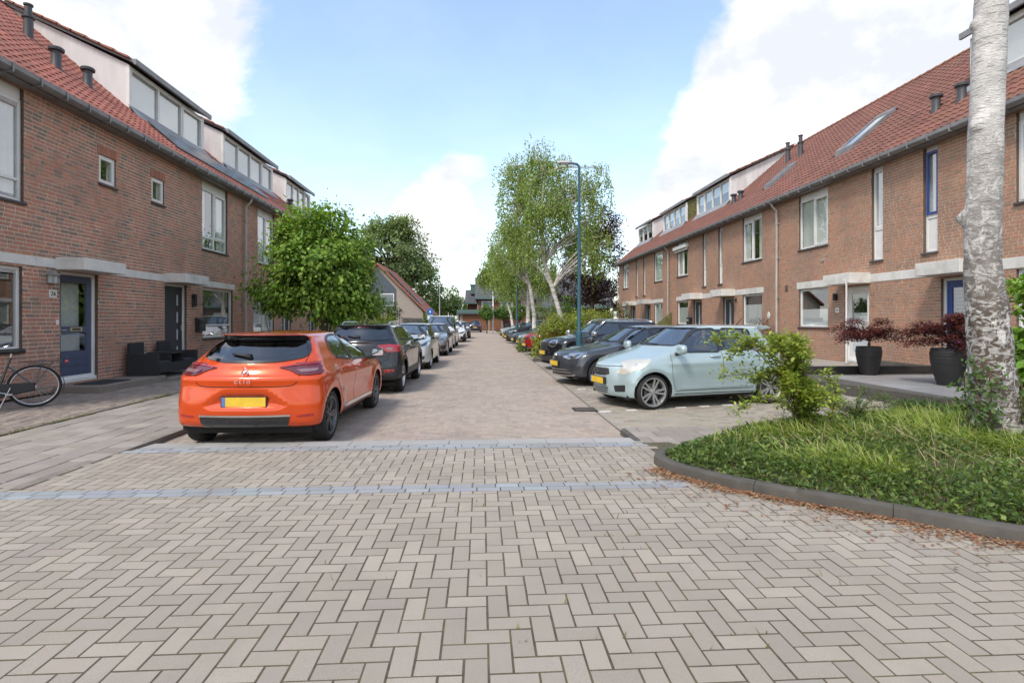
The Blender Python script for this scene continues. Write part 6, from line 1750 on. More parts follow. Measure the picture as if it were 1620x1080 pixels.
# ---- foreground birch trunk
def front_birch():
    o = thing('birch_tree', 'thick white-barked birch trunk with ivy at the right edge, in the grassy bed', 'tree', (5.75, 5.65, .18), 0, 'birches along the right side')
    prof = [(-.2, 1577, .40), (.0, 1577, .345), (.25, 1575, .30), (.6, 1570, .285), (1.0, 1566, .268), (1.5, 1560, .25), (2.1, 1554, .222), (2.8, 1556, .214), (3.5, 1559, .212), (4.2, 1563, .207), (5.0, 1568, .20), (6.0, 1574, .19), (7.2, 1580, .17), (8.6, 1584, .12), (10.2, 1590, .05)]
    zs = [p[0] for p in prof]; mb = MB(); n = 56; K = 230; rt = Vector((math.cos(YAW), -math.sin(YAW), 0)); fw = Vector((math.sin(YAW), math.cos(YAW), 0))
    knots = [(2.55, 2.3, .09, .07), (3.55, 3.5, .07, .08), (3.95, .2, .08, .08), (.75, .15, .10, .12), (2.0, .3, .05, .07), (4.7, 3.0, .06, .06)]
    for i in range(K + 1):
        z = zs[0] + (zs[-1] - zs[0]) * (i / K); cx = (pchip(zs, [p[1] for p in prof], z) - 1577) / F * 5.97; r = .74 * pchip(zs, [p[2] for p in prof], z)
        for j in range(n):
            t = 2 * math.pi * j / n; d = rt * math.cos(t) + fw * math.sin(t)
            low = max(0, min(1, (3.2 - z) / 2.6))
            rr = r * (1 + .035 * noise.noise(Vector((math.cos(t) * 1.3, math.sin(t) * 1.3, z * .9))) + .05 * max(0, 1 - z / .8) * math.sin(t * 5 + 1)) + .012 * noise.noise(Vector((math.cos(t) * 3, math.sin(t) * 3, z * 5))) * (.5 + low) + low * .016 * noise.noise(Vector((math.cos(t) * 9, math.sin(t) * 9, z * 7)))
            for kz, ka, kh, kw in knots:
                da = math.atan2(math.sin(t - ka), math.cos(t - ka)); rr += kh * math.exp(-((z - kz) / kw) ** 2 - (da / .38) ** 2)
            mb.v.append(tuple(rt * cx + d * rr + Vector((0, 0, z))))
    for i in range(K):
        for j in range(n): mb.f.append((i * n + j, i * n + (j + 1) % n, (i + 1) * n + (j + 1) % n, (i + 1) * n + j)); mb.m.append(0); mb.c.append(None)
    mb.tube([(0, 0, 6.3), (-.5, -.2, 7.2), (-1.0, -.5, 8.4)], [.07, .05, .02], 7); mb.tube([(0, .1, 6.8), (.6, .3, 7.6), (1.3, .2, 8.8)], [.07, .05, .02], 7)
    mb.build('trunk', 'birch', o, smooth=True)
    # high crown above the frame
    cl = clumps_in([((0, .2, 9.2), (1.7, 1.7, 1.5), 40)]); P = np.repeat(cl, 22, 0) + rng.normal(size=(40 * 22, 3)) * .3; q = len(P)
    link('crown', leafmesh('crown', P, unit(q) * .6 + np.array([0, 0, -1.]), unit(q), .06, .045, tint(q, (.11, .17, .04)), 'diamond', 'leaf'), o, kind='stuff')
    # ivy
    iv = thing('ivy_plant', 'green ivy climbing the foot of the white birch trunk', 'ivy', (5.75, 5.65, .18)); P = []; Nn = []; D = []; st = MB()
    for s_, (a, h) in enumerate([(3.5, .9), (3.2, 1.0), (3.8, .5), (5.4, .55), (5.9, .75), (.1, .6), (2.8, .8)]):
        t = a; z = 0; pts = []
        while z < h:
            r = .74 * pchip(zs, [p[2] for p in prof], z) + .03; cx = (pchip(zs, [p[1] for p in prof], z) - 1577) / F * 5.97; d = rt * math.cos(t) + fw * math.sin(t); p = rt * cx + d * r + Vector((0, 0, z)); pts.append(p)
            for _ in range(7):
                e = Vector((U(-.09, .09), U(-.09, .09), U(-.07, .07))); P.append(p + e + d * U(0, .09)); Nn.append(d + Vector((U(-.5, .5), U(-.5, .5), U(0, .8)))); D.append(Vector((U(-1, 1), U(-1, 1), U(-1, .3))))
            z += .05; t += U(-.08, .08)
        if len(pts) > 1: st.tube(pts, .007, 5)
    st.build('vine', 'stem', iv); n = len(P)
    link('foliage', leafmesh('foliage', P, D, Nn, rng.uniform(.03, .06, n), rng.uniform(.026, .052, n), tint(n, (.07, .13, .03), .3, (.16, .22, .08), .25), 'fold', 'leaf'), iv, kind='stuff')
front_birch()

# ---- verge: grass, groundcover, litter
def verge_pts(n, edge0=.05, edge1=9., f=None, xmax=9.2):
    out = []
    while len(out) < n:
        x, y = U(1.85, xmax), U(1.2, 8.1)
        if not inpoly(x, y, vergepoly): continue
        if not inview((x, y, .3), 60): continue
        e = edge_dist(x, y, kerbpoly)
        if edge0 < e < edge1 and (f is None or f(x, y, e)): out.append((x, y, verge_z(x, y)))
    return np.array(out)
def patchy(x, y, s=1.1, th=0.): return noise.noise(Vector((x * s, y * s, 3.7))) > th + U(-.25, .25)
def grass_blades(name, label, n, f, h0, h1, cols, alt, af, w=.008):
    P = verge_pts(n, .08, 9, f); k = len(P); th = rng.uniform(0, 2 * math.pi, k); le = rng.uniform(.15, .9, k)
    D = np.stack([np.cos(th) * le, np.sin(th) * le, np.ones(k)], 1); hh = rng.uniform(h0, h1, k)
    Nn = np.stack([-np.sin(th + 1.2), np.cos(th + 1.2), np.full(k, .2)], 1)
    # two stacked pieces per blade so it bends over
    top = P + D / np.linalg.norm(D, axis=1)[:, None] * hh[:, None] * .55; D2 = D * np.array([1, 1, .55]) + np.stack([np.cos(th), np.sin(th), -.1 * np.ones(k)], 1) * le[:, None] * .8
    c = tint(k, cols, .3, alt, af)
    return link(name, leafmesh(name, np.concatenate([P, top]), np.concatenate([D, D2]), np.concatenate([Nn, Nn]), np.concatenate([hh * .6, hh * .55]), np.concatenate([np.full(k, w), np.full(k, w * .9)]), np.concatenate([c, c]), 'blade', 'grass'), None, kind='stuff', label=label, category='grass')
grass_blades('tall_grass', 'long bright green grass filling the corner bed', 9000, lambda x, y, e: e > .5 and patchy(x, y, .9, .05), .12, .34, (.25, .33, .065), (.38, .38, .16), .14, .010)
grass_blades('short_grass', 'short grass along the kerb of the corner bed', 6000, lambda x, y, e: e > .12, .05, .16, (.13, .20, .035), (.36, .32, .16), .18, .006)
grass_blades('dry_grass', 'dry straw coloured stalks among the green grass of the bed', 420, lambda x, y, e: e > .4 and patchy(x, y, 1.4, .1), .2, .42, (.46, .39, .22), (.50, .36, .26), .3, .005)
def cover():
    P = verge_pts(24000, .06, 9, lambda x, y, e: e < .85 and U(0, 1) < .9 or patchy(x + 5, y, 1.2, .0)); k = len(P)
    P[:, 2] += rng.uniform(.0, .17, k) * np.clip(np.array([edge_dist(p[0], p[1], kerbpoly) for p in P]) * 3, .15, 1)
    D = unit(k) + np.array([0, 0, .1]); Nn = unit(k) * .6 + np.array([0, 0, 1.])
    return link('ground_cover', leafmesh('ground_cover', P, D, Nn, rng.uniform(.03, .065, k), rng.uniform(.018, .036, k), tint(k, (.085, .14, .033), .35, (.16, .22, .05), .3), 'diamond', 'leaf'), None, kind='stuff', label='dark green creeping plants covering the edge of the bed', category='ground cover')
cover()
def sprays():
    P = []; D = []; Nn = []
    for (x, y, z) in verge_pts(520, .12, 9, lambda x, y, e: e < 1.3 or patchy(x + 9, y, 1.0, .1)):
        a = U(0, 6.28); ln = U(.15, .38); up = U(.25, .8); d = Vector((math.cos(a), math.sin(a), up)).normalized(); s_ = Vector((-math.sin(a), math.cos(a), 0))
        for k in range(22):
            t = k / 22; p = Vector((x, y, z)) + d * ln * t + Vector((0, 0, -.25 * ln * t * t)); q = 1 if k % 2 else -1
            P.append(p); D.append(s_ * q + d * .4 + Vector((0, 0, U(-.3, .3)))); Nn.append(Vector((U(-.3, .3), U(-.3, .3), 1)))
    k = len(P)
    link('creeping_shrub', leafmesh('creeping_shrub', P, D, Nn, rng.uniform(.02, .042, k), rng.uniform(.014, .024, k), tint(k, (.07, .12, .035), .35, (.14, .19, .055), .25), 'diamond', 'leaf'), None, kind='stuff', label='low dark creeping sprays at the front of the bed', category='ground cover')
sprays()
def joint_weeds():
    P = []
    while len(P) < 2600:
        if rnd.random() < .6: x, y = -6.24 + rnd.gauss(0, .03), U(5.6, 22); ok = noise.noise(Vector((0, y * .9, 2))) > -.05
        elif rnd.random() < .5: x, y = -8.66 + abs(rnd.gauss(0, .03)), U(9.5, 21); ok = noise.noise(Vector((5, y * 1.1, 2))) > .1
        else: x = 1.3 + rnd.gauss(0, .9); y = U(2.4, 4.6); y = round(y / .1075) * .1075 + 1.3 % .1075; ok = noise.noise(Vector((x * 1.5, y * 1.5, 8))) > .25 and not inpoly(x, y, kerbpoly) and rnd.random() < .25
        if ok and inview((x, y, .1), 20): P.append((x, y, PZ + .002))
    k = len(P); D = unit(k) * .7 + np.array([0, 0, .8]); 
    link('joint_weeds', leafmesh('joint_weeds', P, D, unit(k), rng.uniform(.012, .05, k), rng.uniform(.004, .010, k), tint(k, (.17, .20, .05), .3, (.26, .24, .09), .3), 'blade', 'grass'), None, kind='stuff', label='small weeds and moss growing in the paving joints', category='weeds')
joint_weeds()
def litter():
    P = []
    tot = len(near)
    while len(P) < 3400:
        i = rnd.randrange(2, tot - 1); t = U(0, 1); p = near[i].lerp(near[i + 1] if i + 1 < tot else near[i], t); d = (near[min(i + 1, tot - 1)] - near[i]).normalized(); nn = Vector((d.y, -d.x, 0))
        w = .30 * (.35 + .65 * abs(noise.noise(Vector((p.x * 1.3, p.y * 1.3, 0))) * 1.8)); q = p + nn * (.035 + abs(rnd.gauss(0, .5)) * w)
        if q.y > 5.3 or not inview(q, 50): continue
        if len(P) % 9 == 0: q = q + nn * U(0, .5)
        P.append((q.x, q.y, PZ + .006 + U(0, .012)))
    k = len(P); D = unit(k) * np.array([1, 1, .12]); Nn = unit(k) * .35 + np.array([0, 0, 1.])
    return link('leaf_litter', leafmesh('leaf_litter', P, D, Nn, rng.uniform(.012, .05, k), rng.uniform(.006, .022, k), tint(k, (.26, .12, .06), .35, (.36, .24, .13), .3), 'diamond', 'litter'), None, kind='stuff', label='reddish brown dead leaves swept along the kerb', category='leaf litter')
litter()

def cane_shrub(name, label, base, canes, leaf, col, alt, seed, per=9, mat='stem', spread=.10, cat='shrub'):
    """arching canes with sprays of small leaflets"""
    o = thing(name, label, cat, base); mb = MB(); P = []; D = []; Nn = []
    for pts, r in canes:
        ps = smoothpath([Vector(p) for p in pts], 7); n = len(ps); mb.tube(ps, [r * (1 - .75 * i / n) for i in range(n)], 6)
        for i in range(int(n * .25), n):
            for _ in range(per):
                a = Vector((U(-1, 1), U(-1, 1), U(-.4, .9))).normalized(); ln = U(.03, spread * 1.6); tip = ps[i] + a * ln
                for j in range(3):
                    q = ps[i].lerp(tip, .4 + .3 * j); side = Vector((U(-1, 1), U(-1, 1), U(-.5, .4)))
                    P.append(q); D.append(a * .5 + side); Nn.append(Vector((U(-.4, .4), U(-.4, .4), 1)))
    mb.build('stems', mat, o, smooth=True); k = len(P)
    link('foliage', leafmesh('foliage', P, D, Nn, leaf * rng.uniform(.6, 1.3, k), leaf * .62 * rng.uniform(.7, 1.2, k), tint(k, col, .28, alt, .3), 'diamond', 'leaf'), o, kind='stuff')
    return o
cn = []
for k in range(17):
    a = U(0, 6.28); rr = U(.15, .46); h = U(.5, 1.25); q_ = -.34 * h; cn.append(([(0, 0, 0), (q_ * .35 + rr * .3 * math.cos(a), rr * .3 * math.sin(a), h * .55), (q_ + rr * .75 * math.cos(a), rr * .75 * math.sin(a), h), (q_ * 1.15 + rr * 1.15 * math.cos(a), rr * 1.15 * math.sin(a), h * .88)], .011))
cn += [([(0, 0, 0), (-.1, .1, .6), (-.4, .1, 1.0), (-.8, .15, 1.2), (-1.1, .2, 1.16)], .012), ([(0, 0, 0), (-.2, 0, .35), (-.6, -.1, .5), (-.95, -.15, .38)], .010), ([(.05, 0, 0), (.25, 0, .25), (.32, 0, .55), (.2, 0, .8)], .014), ([(0, 0, 0), (-.3, .1, .7), (-.55, .1, .78), (-1.05, .1, .74)], .01)]
cane_shrub('arching_shrub', 'tall yellow-green arching shrub at the tip of the grassy bed', (3.88, 6.12, .15), cn, .055, (.23, .31, .05), (.36, .40, .08), 3, per=8)
cn = [([(0, 0, 0), (.1 * math.cos(a), .1 * math.sin(a), .22), (.38 * math.cos(a), .38 * math.sin(a), .36 + .1 * math.sin(a * 3)), (.52 * math.cos(a), .52 * math.sin(a), .34)], .007) for a in [k * .7 for k in range(9)]]
cane_shrub('low_shrub', 'low spreading dark green shrub beside the tall arching shrub', (5.15, 7.1, .14), cn, .028, (.10, .16, .05), (.16, .2, .09), 4, per=6, spread=.05)
cn = [([(0, 0, 0), (.08 * math.cos(a), .08 * math.sin(a), .15), (.22 * math.cos(a), .22 * math.sin(a), .2), (.3 * math.cos(a), .3 * math.sin(a), .14)], .006) for a in [k * .7 for k in range(9)]]
cane_shrub('groundcover_shrub', 'small round dark shrub by the back edging, near the birch trunk', (6.15, 7.15, .16), cn, .04, (.05, .10, .025), (.09, .15, .04), 5, per=8, spread=.07)
leafy('leafy_bush', 'bright green leafy bush right of the birch trunk at the picture edge', 'shrub', (8.05, 7.05, .15), [(0, 0, 0), (0, 0, .6), (0, .1, 1.2)], [.04, .03, .015], [((0, 0, .7), (.6, .6, .65), 60), ((.1, .1, 1.5), (.5, .5, .55), 40)], 40, .2, .10, (.15, .27, .04), (.22, .34, .06), .3, 'fold', share=.7, r0=.015)
leafy('box_shrub', 'small clipped green shrub against the right wall below the downspout', 'shrub', (10.4, 18.6, .05), [(0, 0, 0), (0, 0, .5)], [.04, .02], [((0, 0, .55), (.75, .6, .45), 50)], 50, .2, .07, (.10, .17, .03), (.17, .24, .05), .3, share=.3)
leafy('wall_shrub', 'reddish shrub against the right wall beside the downspout', 'shrub', (10.9, 20.3, .05), [(0, 0, 0), (0, 0, .8)], [.03, .02], [((0, 0, .9), (.4, .4, .8), 30)], 30, .2, .07, (.12, .10, .04), (.2, .08, .05), .3, share=.6)
leafy('garden_tree', 'small tree before the far right houses', 'tree', (9.9, 37.0, .05), [(0, 0, 0), (0, 0, 1.4), (.1, 0, 2.1)], [.05, .04, .02], [((0, 0, 2.2), (.7, .6, .65), 26)], 26, .25, .1, (.15, .18, .06), (.2, .13, .06), .2, share=.8, r0=.02)
# ---- pots with maples
M['pot'] = pm('black_pot', (.022, .021, .022), .55, var=.2, scale=6., bump=.4, bscale=8., coord=(.3, .3, 9.))
def potted(label, plabel, x, y, r, h, seed, w):
    p = thing('plant_pot', plabel, 'pot', (x, y, TZ + .005), 0, 'black pots on the terrace')
    prof = [(.001, 0), (r * .60, 0), (r * .68, h * .12), (r * .86, h * .4), (r * .98, h * .68), (r, h * .85), (r * .95, h * .97), (r * .93, h), (r * .85, h), (r * .84, h * .93), (.001, h * .92)]
    prof2 = []
    for (a, b), (c, d) in zip(prof, prof[1:]):
        for k in range(6): t = k / 6; prof2.append((a + (c - a) * t + (.0035 * math.sin((b + (d - b) * t) * 110) if .05 < b / h < .95 else 0), b + (d - b) * t))
    mb = MB(); mb.lathe(prof2, 40); mb.build('vessel', 'pot', p, smooth=50)
    mb = MB(); mb.lathe([(.001, h * .93), (r * .84, h * .93)], 20); mb.build('potting_soil', 'soil', p)
    o = thing('japanese_maple', label, 'tree', (x, y, TZ + h * .9), 0, 'purple maples in pots'); st = MB(); P = []; D = []; Nn = []
    for k in range(17):
        a = U(0, 6.28); rr = w * U(.35, 1.05); zz = U(.32, .85) - .2 * rr / w
        ps = smoothpath([Vector(q) for q in ((0, 0, 0), (.02, .01, .18), (rr * .35 * math.cos(a), rr * .35 * math.sin(a), zz * .9), (rr * .75 * math.cos(a), rr * .75 * math.sin(a), zz), (rr * math.cos(a), rr * math.sin(a), zz - .08))], 5); n = len(ps)
        st.tube(ps, [.018 * (1 - .85 * i / n) for i in range(n)], 5)
        for i in range(int(n * .45), n):
            for _ in range(22):
                q = ps[i] + Vector((U(-.14, .14), U(-.14, .14), U(-.07, .06))); P.append(q)
                b = U(0, 6.28); D.append(Vector((math.cos(b), math.sin(b), U(-.7, .1)))); Nn.append(Vector((U(-.3, .3), U(-.3, .3), 1)))
    st.build('trunk', 'stem', o, smooth=True); k = len(P)
    link('crown', leafmesh('crown', P, D, Nn, rng.uniform(.05, .10, k), rng.uniform(.018, .038, k), tint(k, (.115, .032, .038), .35, (.20, .07, .065), .25), 'diamond', 'leaf'), o, kind='stuff')
potted('purple Japanese maple spreading from the smaller black pot', 'black ribbed pot holding the maple before the white door', 9.0, 11.95, .265, .66, 1, .85)
potted('purple Japanese maple in the pot next to the birch trunk', 'large black ribbed pot nearest the birch trunk', 9.12, 9.95, .30, .72, 2, .68)
# ================================================================ street furniture, things at the houses
M['teal'] = pm('teal_paint', (.02, .085, .12), .5, var=.12, scale=3.)
M['lampgrey'] = pm('lamp_grey', (.42, .43, .44), .45, .3, var=.05)
def lamp_post(label, x, y, h, r, mat, arm=-.75):
    o = thing('street_lamp', label, 'street lamp', (x, y, 0), 0, 'street lamps')
    mb = MB(); mb.lathe([(r * 1.5, 0), (r * 1.5, 1.15), (r * 1.42, 1.2), (r, 1.26), (r * .8, h * .6), (r * .62, h), (.001, h)], 16); mb.build('pole', mat, o, smooth=40)
    mb = MB(); sg = 1 if arm > 0 else -1
    mb.tube([(0, 0, h - .12), (0, 0, h + .02), (sg * .06, 0, h + .08), (arm * .5, 0, h + .11)], r * .6, 10); mb.build('arm', mat, o, smooth=True)
    mb = MB(); a0, a1 = sg * .22, arm
    sec = lambda x_, w, t: [(x_, -w, h + .10), (x_, -w * .8, h + .10 + t), (x_, w * .8, h + .10 + t), (x_, w, h + .10), (x_, w * .8, h + .075), (x_, -w * .8, h + .075)]
    v = sec(a0, .05, .04) + sec(a0 + (a1 - a0) * .2, .10, .065) + sec(a0 + (a1 - a0) * .85, .10, .06) + sec(a1, .06, .02)
    mb.faces(v, [(6 * i + j, 6 * i + (j + 1) % 6, 6 * i + 6 + (j + 1) % 6, 6 * i + 6 + j) for i in range(3) for j in range(6)] + [tuple(range(6)), tuple(range(18, 24))]); fixn(mb.build('lamp_head', 'lampgrey', o, smooth=30))
    mb = MB(); mb.box(min(a0 + (a1 - a0) * .3, a0 + (a1 - a0) * .8), max(a0 + (a1 - a0) * .3, a0 + (a1 - a0) * .8), -.07, .07, h + .066, h + .074); mb.build('lamp_lens', 'blind', o)
    return o
lx, ly = 2.82, 15.35
lamp_post('tall teal street lamp among the right parked cars', lx, ly, 6.0, .058, 'teal', -.62)
lamp_post('second teal street lamp farther down the right side', 2.6, 39.5, 5.6, .07, 'teal', -.95)
lamp_post('grey-green street lamp on the left near the willow', -5.0, 64, 5.8, .07, 'lampgrey', .8)
# parking sign
o = thing('traffic_sign', 'blue traffic sign with a pale panel below, left pavement', 'sign', (-5.35, 56, PZ)); mb = MB(); mb.tube([(0, 0, 0), (0, 0, 2.6)], .03, 8); mb.build('post', 'lampgrey', o)
M['signblue'] = pm('sign_blue', (.02, .12, .42), .4, var=.03); M['signwhite'] = pm('sign_white', (.75, .76, .77), .4, var=.02)
mb = MB(); mb.box(-.3, .3, -.05, -.035, 2.05, 2.65); bev(mb.build('sign_panel', 'signblue', o), .01)
mb = MB(); mb.prism([(0, -.16), (.09, 0), (0, .16), (-.09, 0)], lambda a, b, d: (a, d, 2.36 + b), -.056, -.05); mb.build('sign_symbol', 'signwhite', o)
mb = MB(); mb.box(-.3, .3, -.05, -.035, 1.5, 2.02); mb.box(-.24, -.03, -.056, -.05, 1.62, 1.9, 1); mb.box(.03, .24, -.056, -.05, 1.62, 1.9, 1); mb.build('sub_panel', [pm('pale_blue_sign', (.38, .47, .62), .4, var=.03), 'signwhite'], o)
# gully grates
for x, y in ((1.80, 9.28),):
    o = thing('drain_grate', 'small dark gully grate in the street before the parking bays', 'drain', (x, y, .004)); mb = MB(); mb.box(-.2, .2, -.2, .2, -.02, .003); mb.build('drain_frame', 'under', o)
    for k in range(6): mb = MB(); mb.box(-.17, .17, -.16 + k * .06, -.125 + k * .06, .003, .010); mb.build('grate_bar', 'kerb', o)

def wallthing(name, label, cat, sd, s, z, o=0.): return thing(name, label, cat, sd.P(s, o, z))
# door slabs on the left
def slab(label, x0, x1, y0, y1, z, name='door_step'):
    t = thing(name, label, 'step'); n = max(1, round((y1 - y0) / .6))
    for k in range(n):
        a = y0 + (y1 - y0) * k / n; mb = MB(); mb.box(x0, x1 - .0, a + .003, a + (y1 - y0) / n - .003, PZ - .03, z); bev(mb.build('step_slab', 'step', t), .012)
    return t
M['step'] = pm('worn_concrete_slab', (.235, .20, .17), .9, var=.2, scale=4., bump=.4, bscale=120., tint=(.13, .11, .08), tscale=2., tamt=.5)
slab('worn concrete step before the blue door', -8.69, -7.75, 11.35, 13.6, .215)
slab('lower concrete slabs beside the dark bench', -8.69, -7.55, 13.62, 17.3, .145)
t = thing('door_mat', 'black rubber mat before the blue door', 'mat', (-8.22, 12.1, .216)); mb = MB(); mb.box(-.3, .3, -.45, .45, 0, .018); bev(mb.build('mat_sheet', 'rattan', t), .006); 
# lantern
t = wallthing('wall_lantern', 'grey house-shaped lantern left of the blue door', 'lamp', LS, 11.28, 2.30); M['lantern'] = pm('lantern_metal', (.30, .285, .26), .5, .2, var=.15)
mb = MB(); mb.box(0, .13, -.075, .075, 0, .02)
for x, y in ((.005, -.07), (.005, .055), (.112, -.07), (.112, .055)): mb.box(x, x + .015, y, y + .015, .02, .17)
mb.box(0, .012, -.06, .06, .02, .2); mb.build('lantern_frame', 'lantern', t)
mb = MB(); mb.faces([(-.0, -.10, .17), (.16, -.10, .17), (.16, .10, .17), (0, .10, .17), (.0, 0, .27), (.10, 0, .27)], [(0, 1, 5, 4), (1, 2, 5), (2, 3, 4, 5), (3, 0, 4), (0, 1, 2, 3)]); mb.build('lantern_roof', 'lantern', t)
mb = MB(); mb.box(.012, .114, -.057, .057, .022, .168); mb.build('lantern_glass', 'frost', t)
def number(sd, s, z, txt, label, w, h, mat='plate', tm='black'):
    t = wallthing('number_sign', label, 'house number', sd, s, z); mb = MB(); x0, x1 = sorted((0, sd.sg * .012)); mb.box(x0, x1, -w / 2, w / 2, -h / 2, h / 2); bev(mb.build('sign_plate', mat, t), .004, 1)
    me = text_mesh('lettering', txt, h * .75, .002, 1.05); me.materials.append(M[tm]); o = link('lettering', me, t, (sd.sg * .0155, 0, 0)); o.rotation_euler = (R(90), 0, R(90) * sd.sg)
number(LS, 11.36, 2.10, '26', 'white enamel house number plate 26 beside the blue door', .19, .17)
t = wallthing('doorbell', 'small white doorbell left of the blue door', 'doorbell', LS, 11.47, 1.52); mb = MB(); mb.box(0, .02, -.03, .03, -.05, .05); bev(mb.build('bell_case', 'white', t), .005)
t = wallthing('wall_lamp', 'slim black wall lamp right of the anthracite door', 'lamp', LS, 16.62, 2.15)
mb = MB(); mb.box(0, .02, -.05, .05, -.2, .2); mb.tube([(.09, 0, -.17), (.09, 0, .19)], .045, 12); mb.box(.02, .06, -.02, .02, .05, .09); mb.build('lamp_body', 'black', t); mb = MB(); mb.box(.02, .09, .02, .09, .1, .15); mb.build('lamp_bracket', 'black', t)
t = wallthing('mailbox', 'black wall mailbox beside the window of the anthracite door house', 'mailbox', LS, 16.95, 1.42)
mb = MB(); mb.prism([(0, -.20), (.13, -.20), (.13, .16), (0, .22)], lambda a, b, d: (a, d, b), -.19, .19); bev(mb.build('box_body', 'black', t), .008); mb = MB(); mb.box(.13, .145, -.16, .16, .06, .14); mb.lathe([(.001, .006), (.012, .006), (.012, 0)], 10, Matrix.Translation((.13, 0, -.02)) @ Matrix.Rotation(R(90), 4, 'Y'), 1); mb.build('flap', ['black', 'steel'], t)
# rattan duo seat
t = thing('rattan_bench', 'black rattan double seat with a middle table against the left wall', 'garden seat', (-8.18, 14.30, .15))
def bx(nm, *a, m='rattan', w=.01): mb = MB(); mb.box(*a); return bev(mb.build(nm, m, t), w)
for k, y in enumerate((-.58, .58)):
    bx('seat', -.32, .34, y - .28, y + .28, .22, .34); bx('seat_cushion', -.28, .33, y - .26, y + .26, .342, .40, m='anth', w=.03); bx('backrest', -.40, -.325, y - .27, y + .27, .22, .86)
    e = y + (-.30 if y < 0 else .30); bx('armrest', -.38, .36, e - .04, e + .04, .06, .60)
bx('side_panel', .345, .375, -.86, .86, .12, .36); bx('table_top', -.30, .36, -.27, .27, .56, .60); bx('table_side', -.28, .3, -.26, -.22, .22, .558); bx('table_side', -.28, .3, .22, .26, .22, .558)
for x in (-.36, .33):
    for y in (-.84, .84): bx('leg', x - .02, x + .02, y - .02, y + .02, 0, .22, m='steel', w=.002)
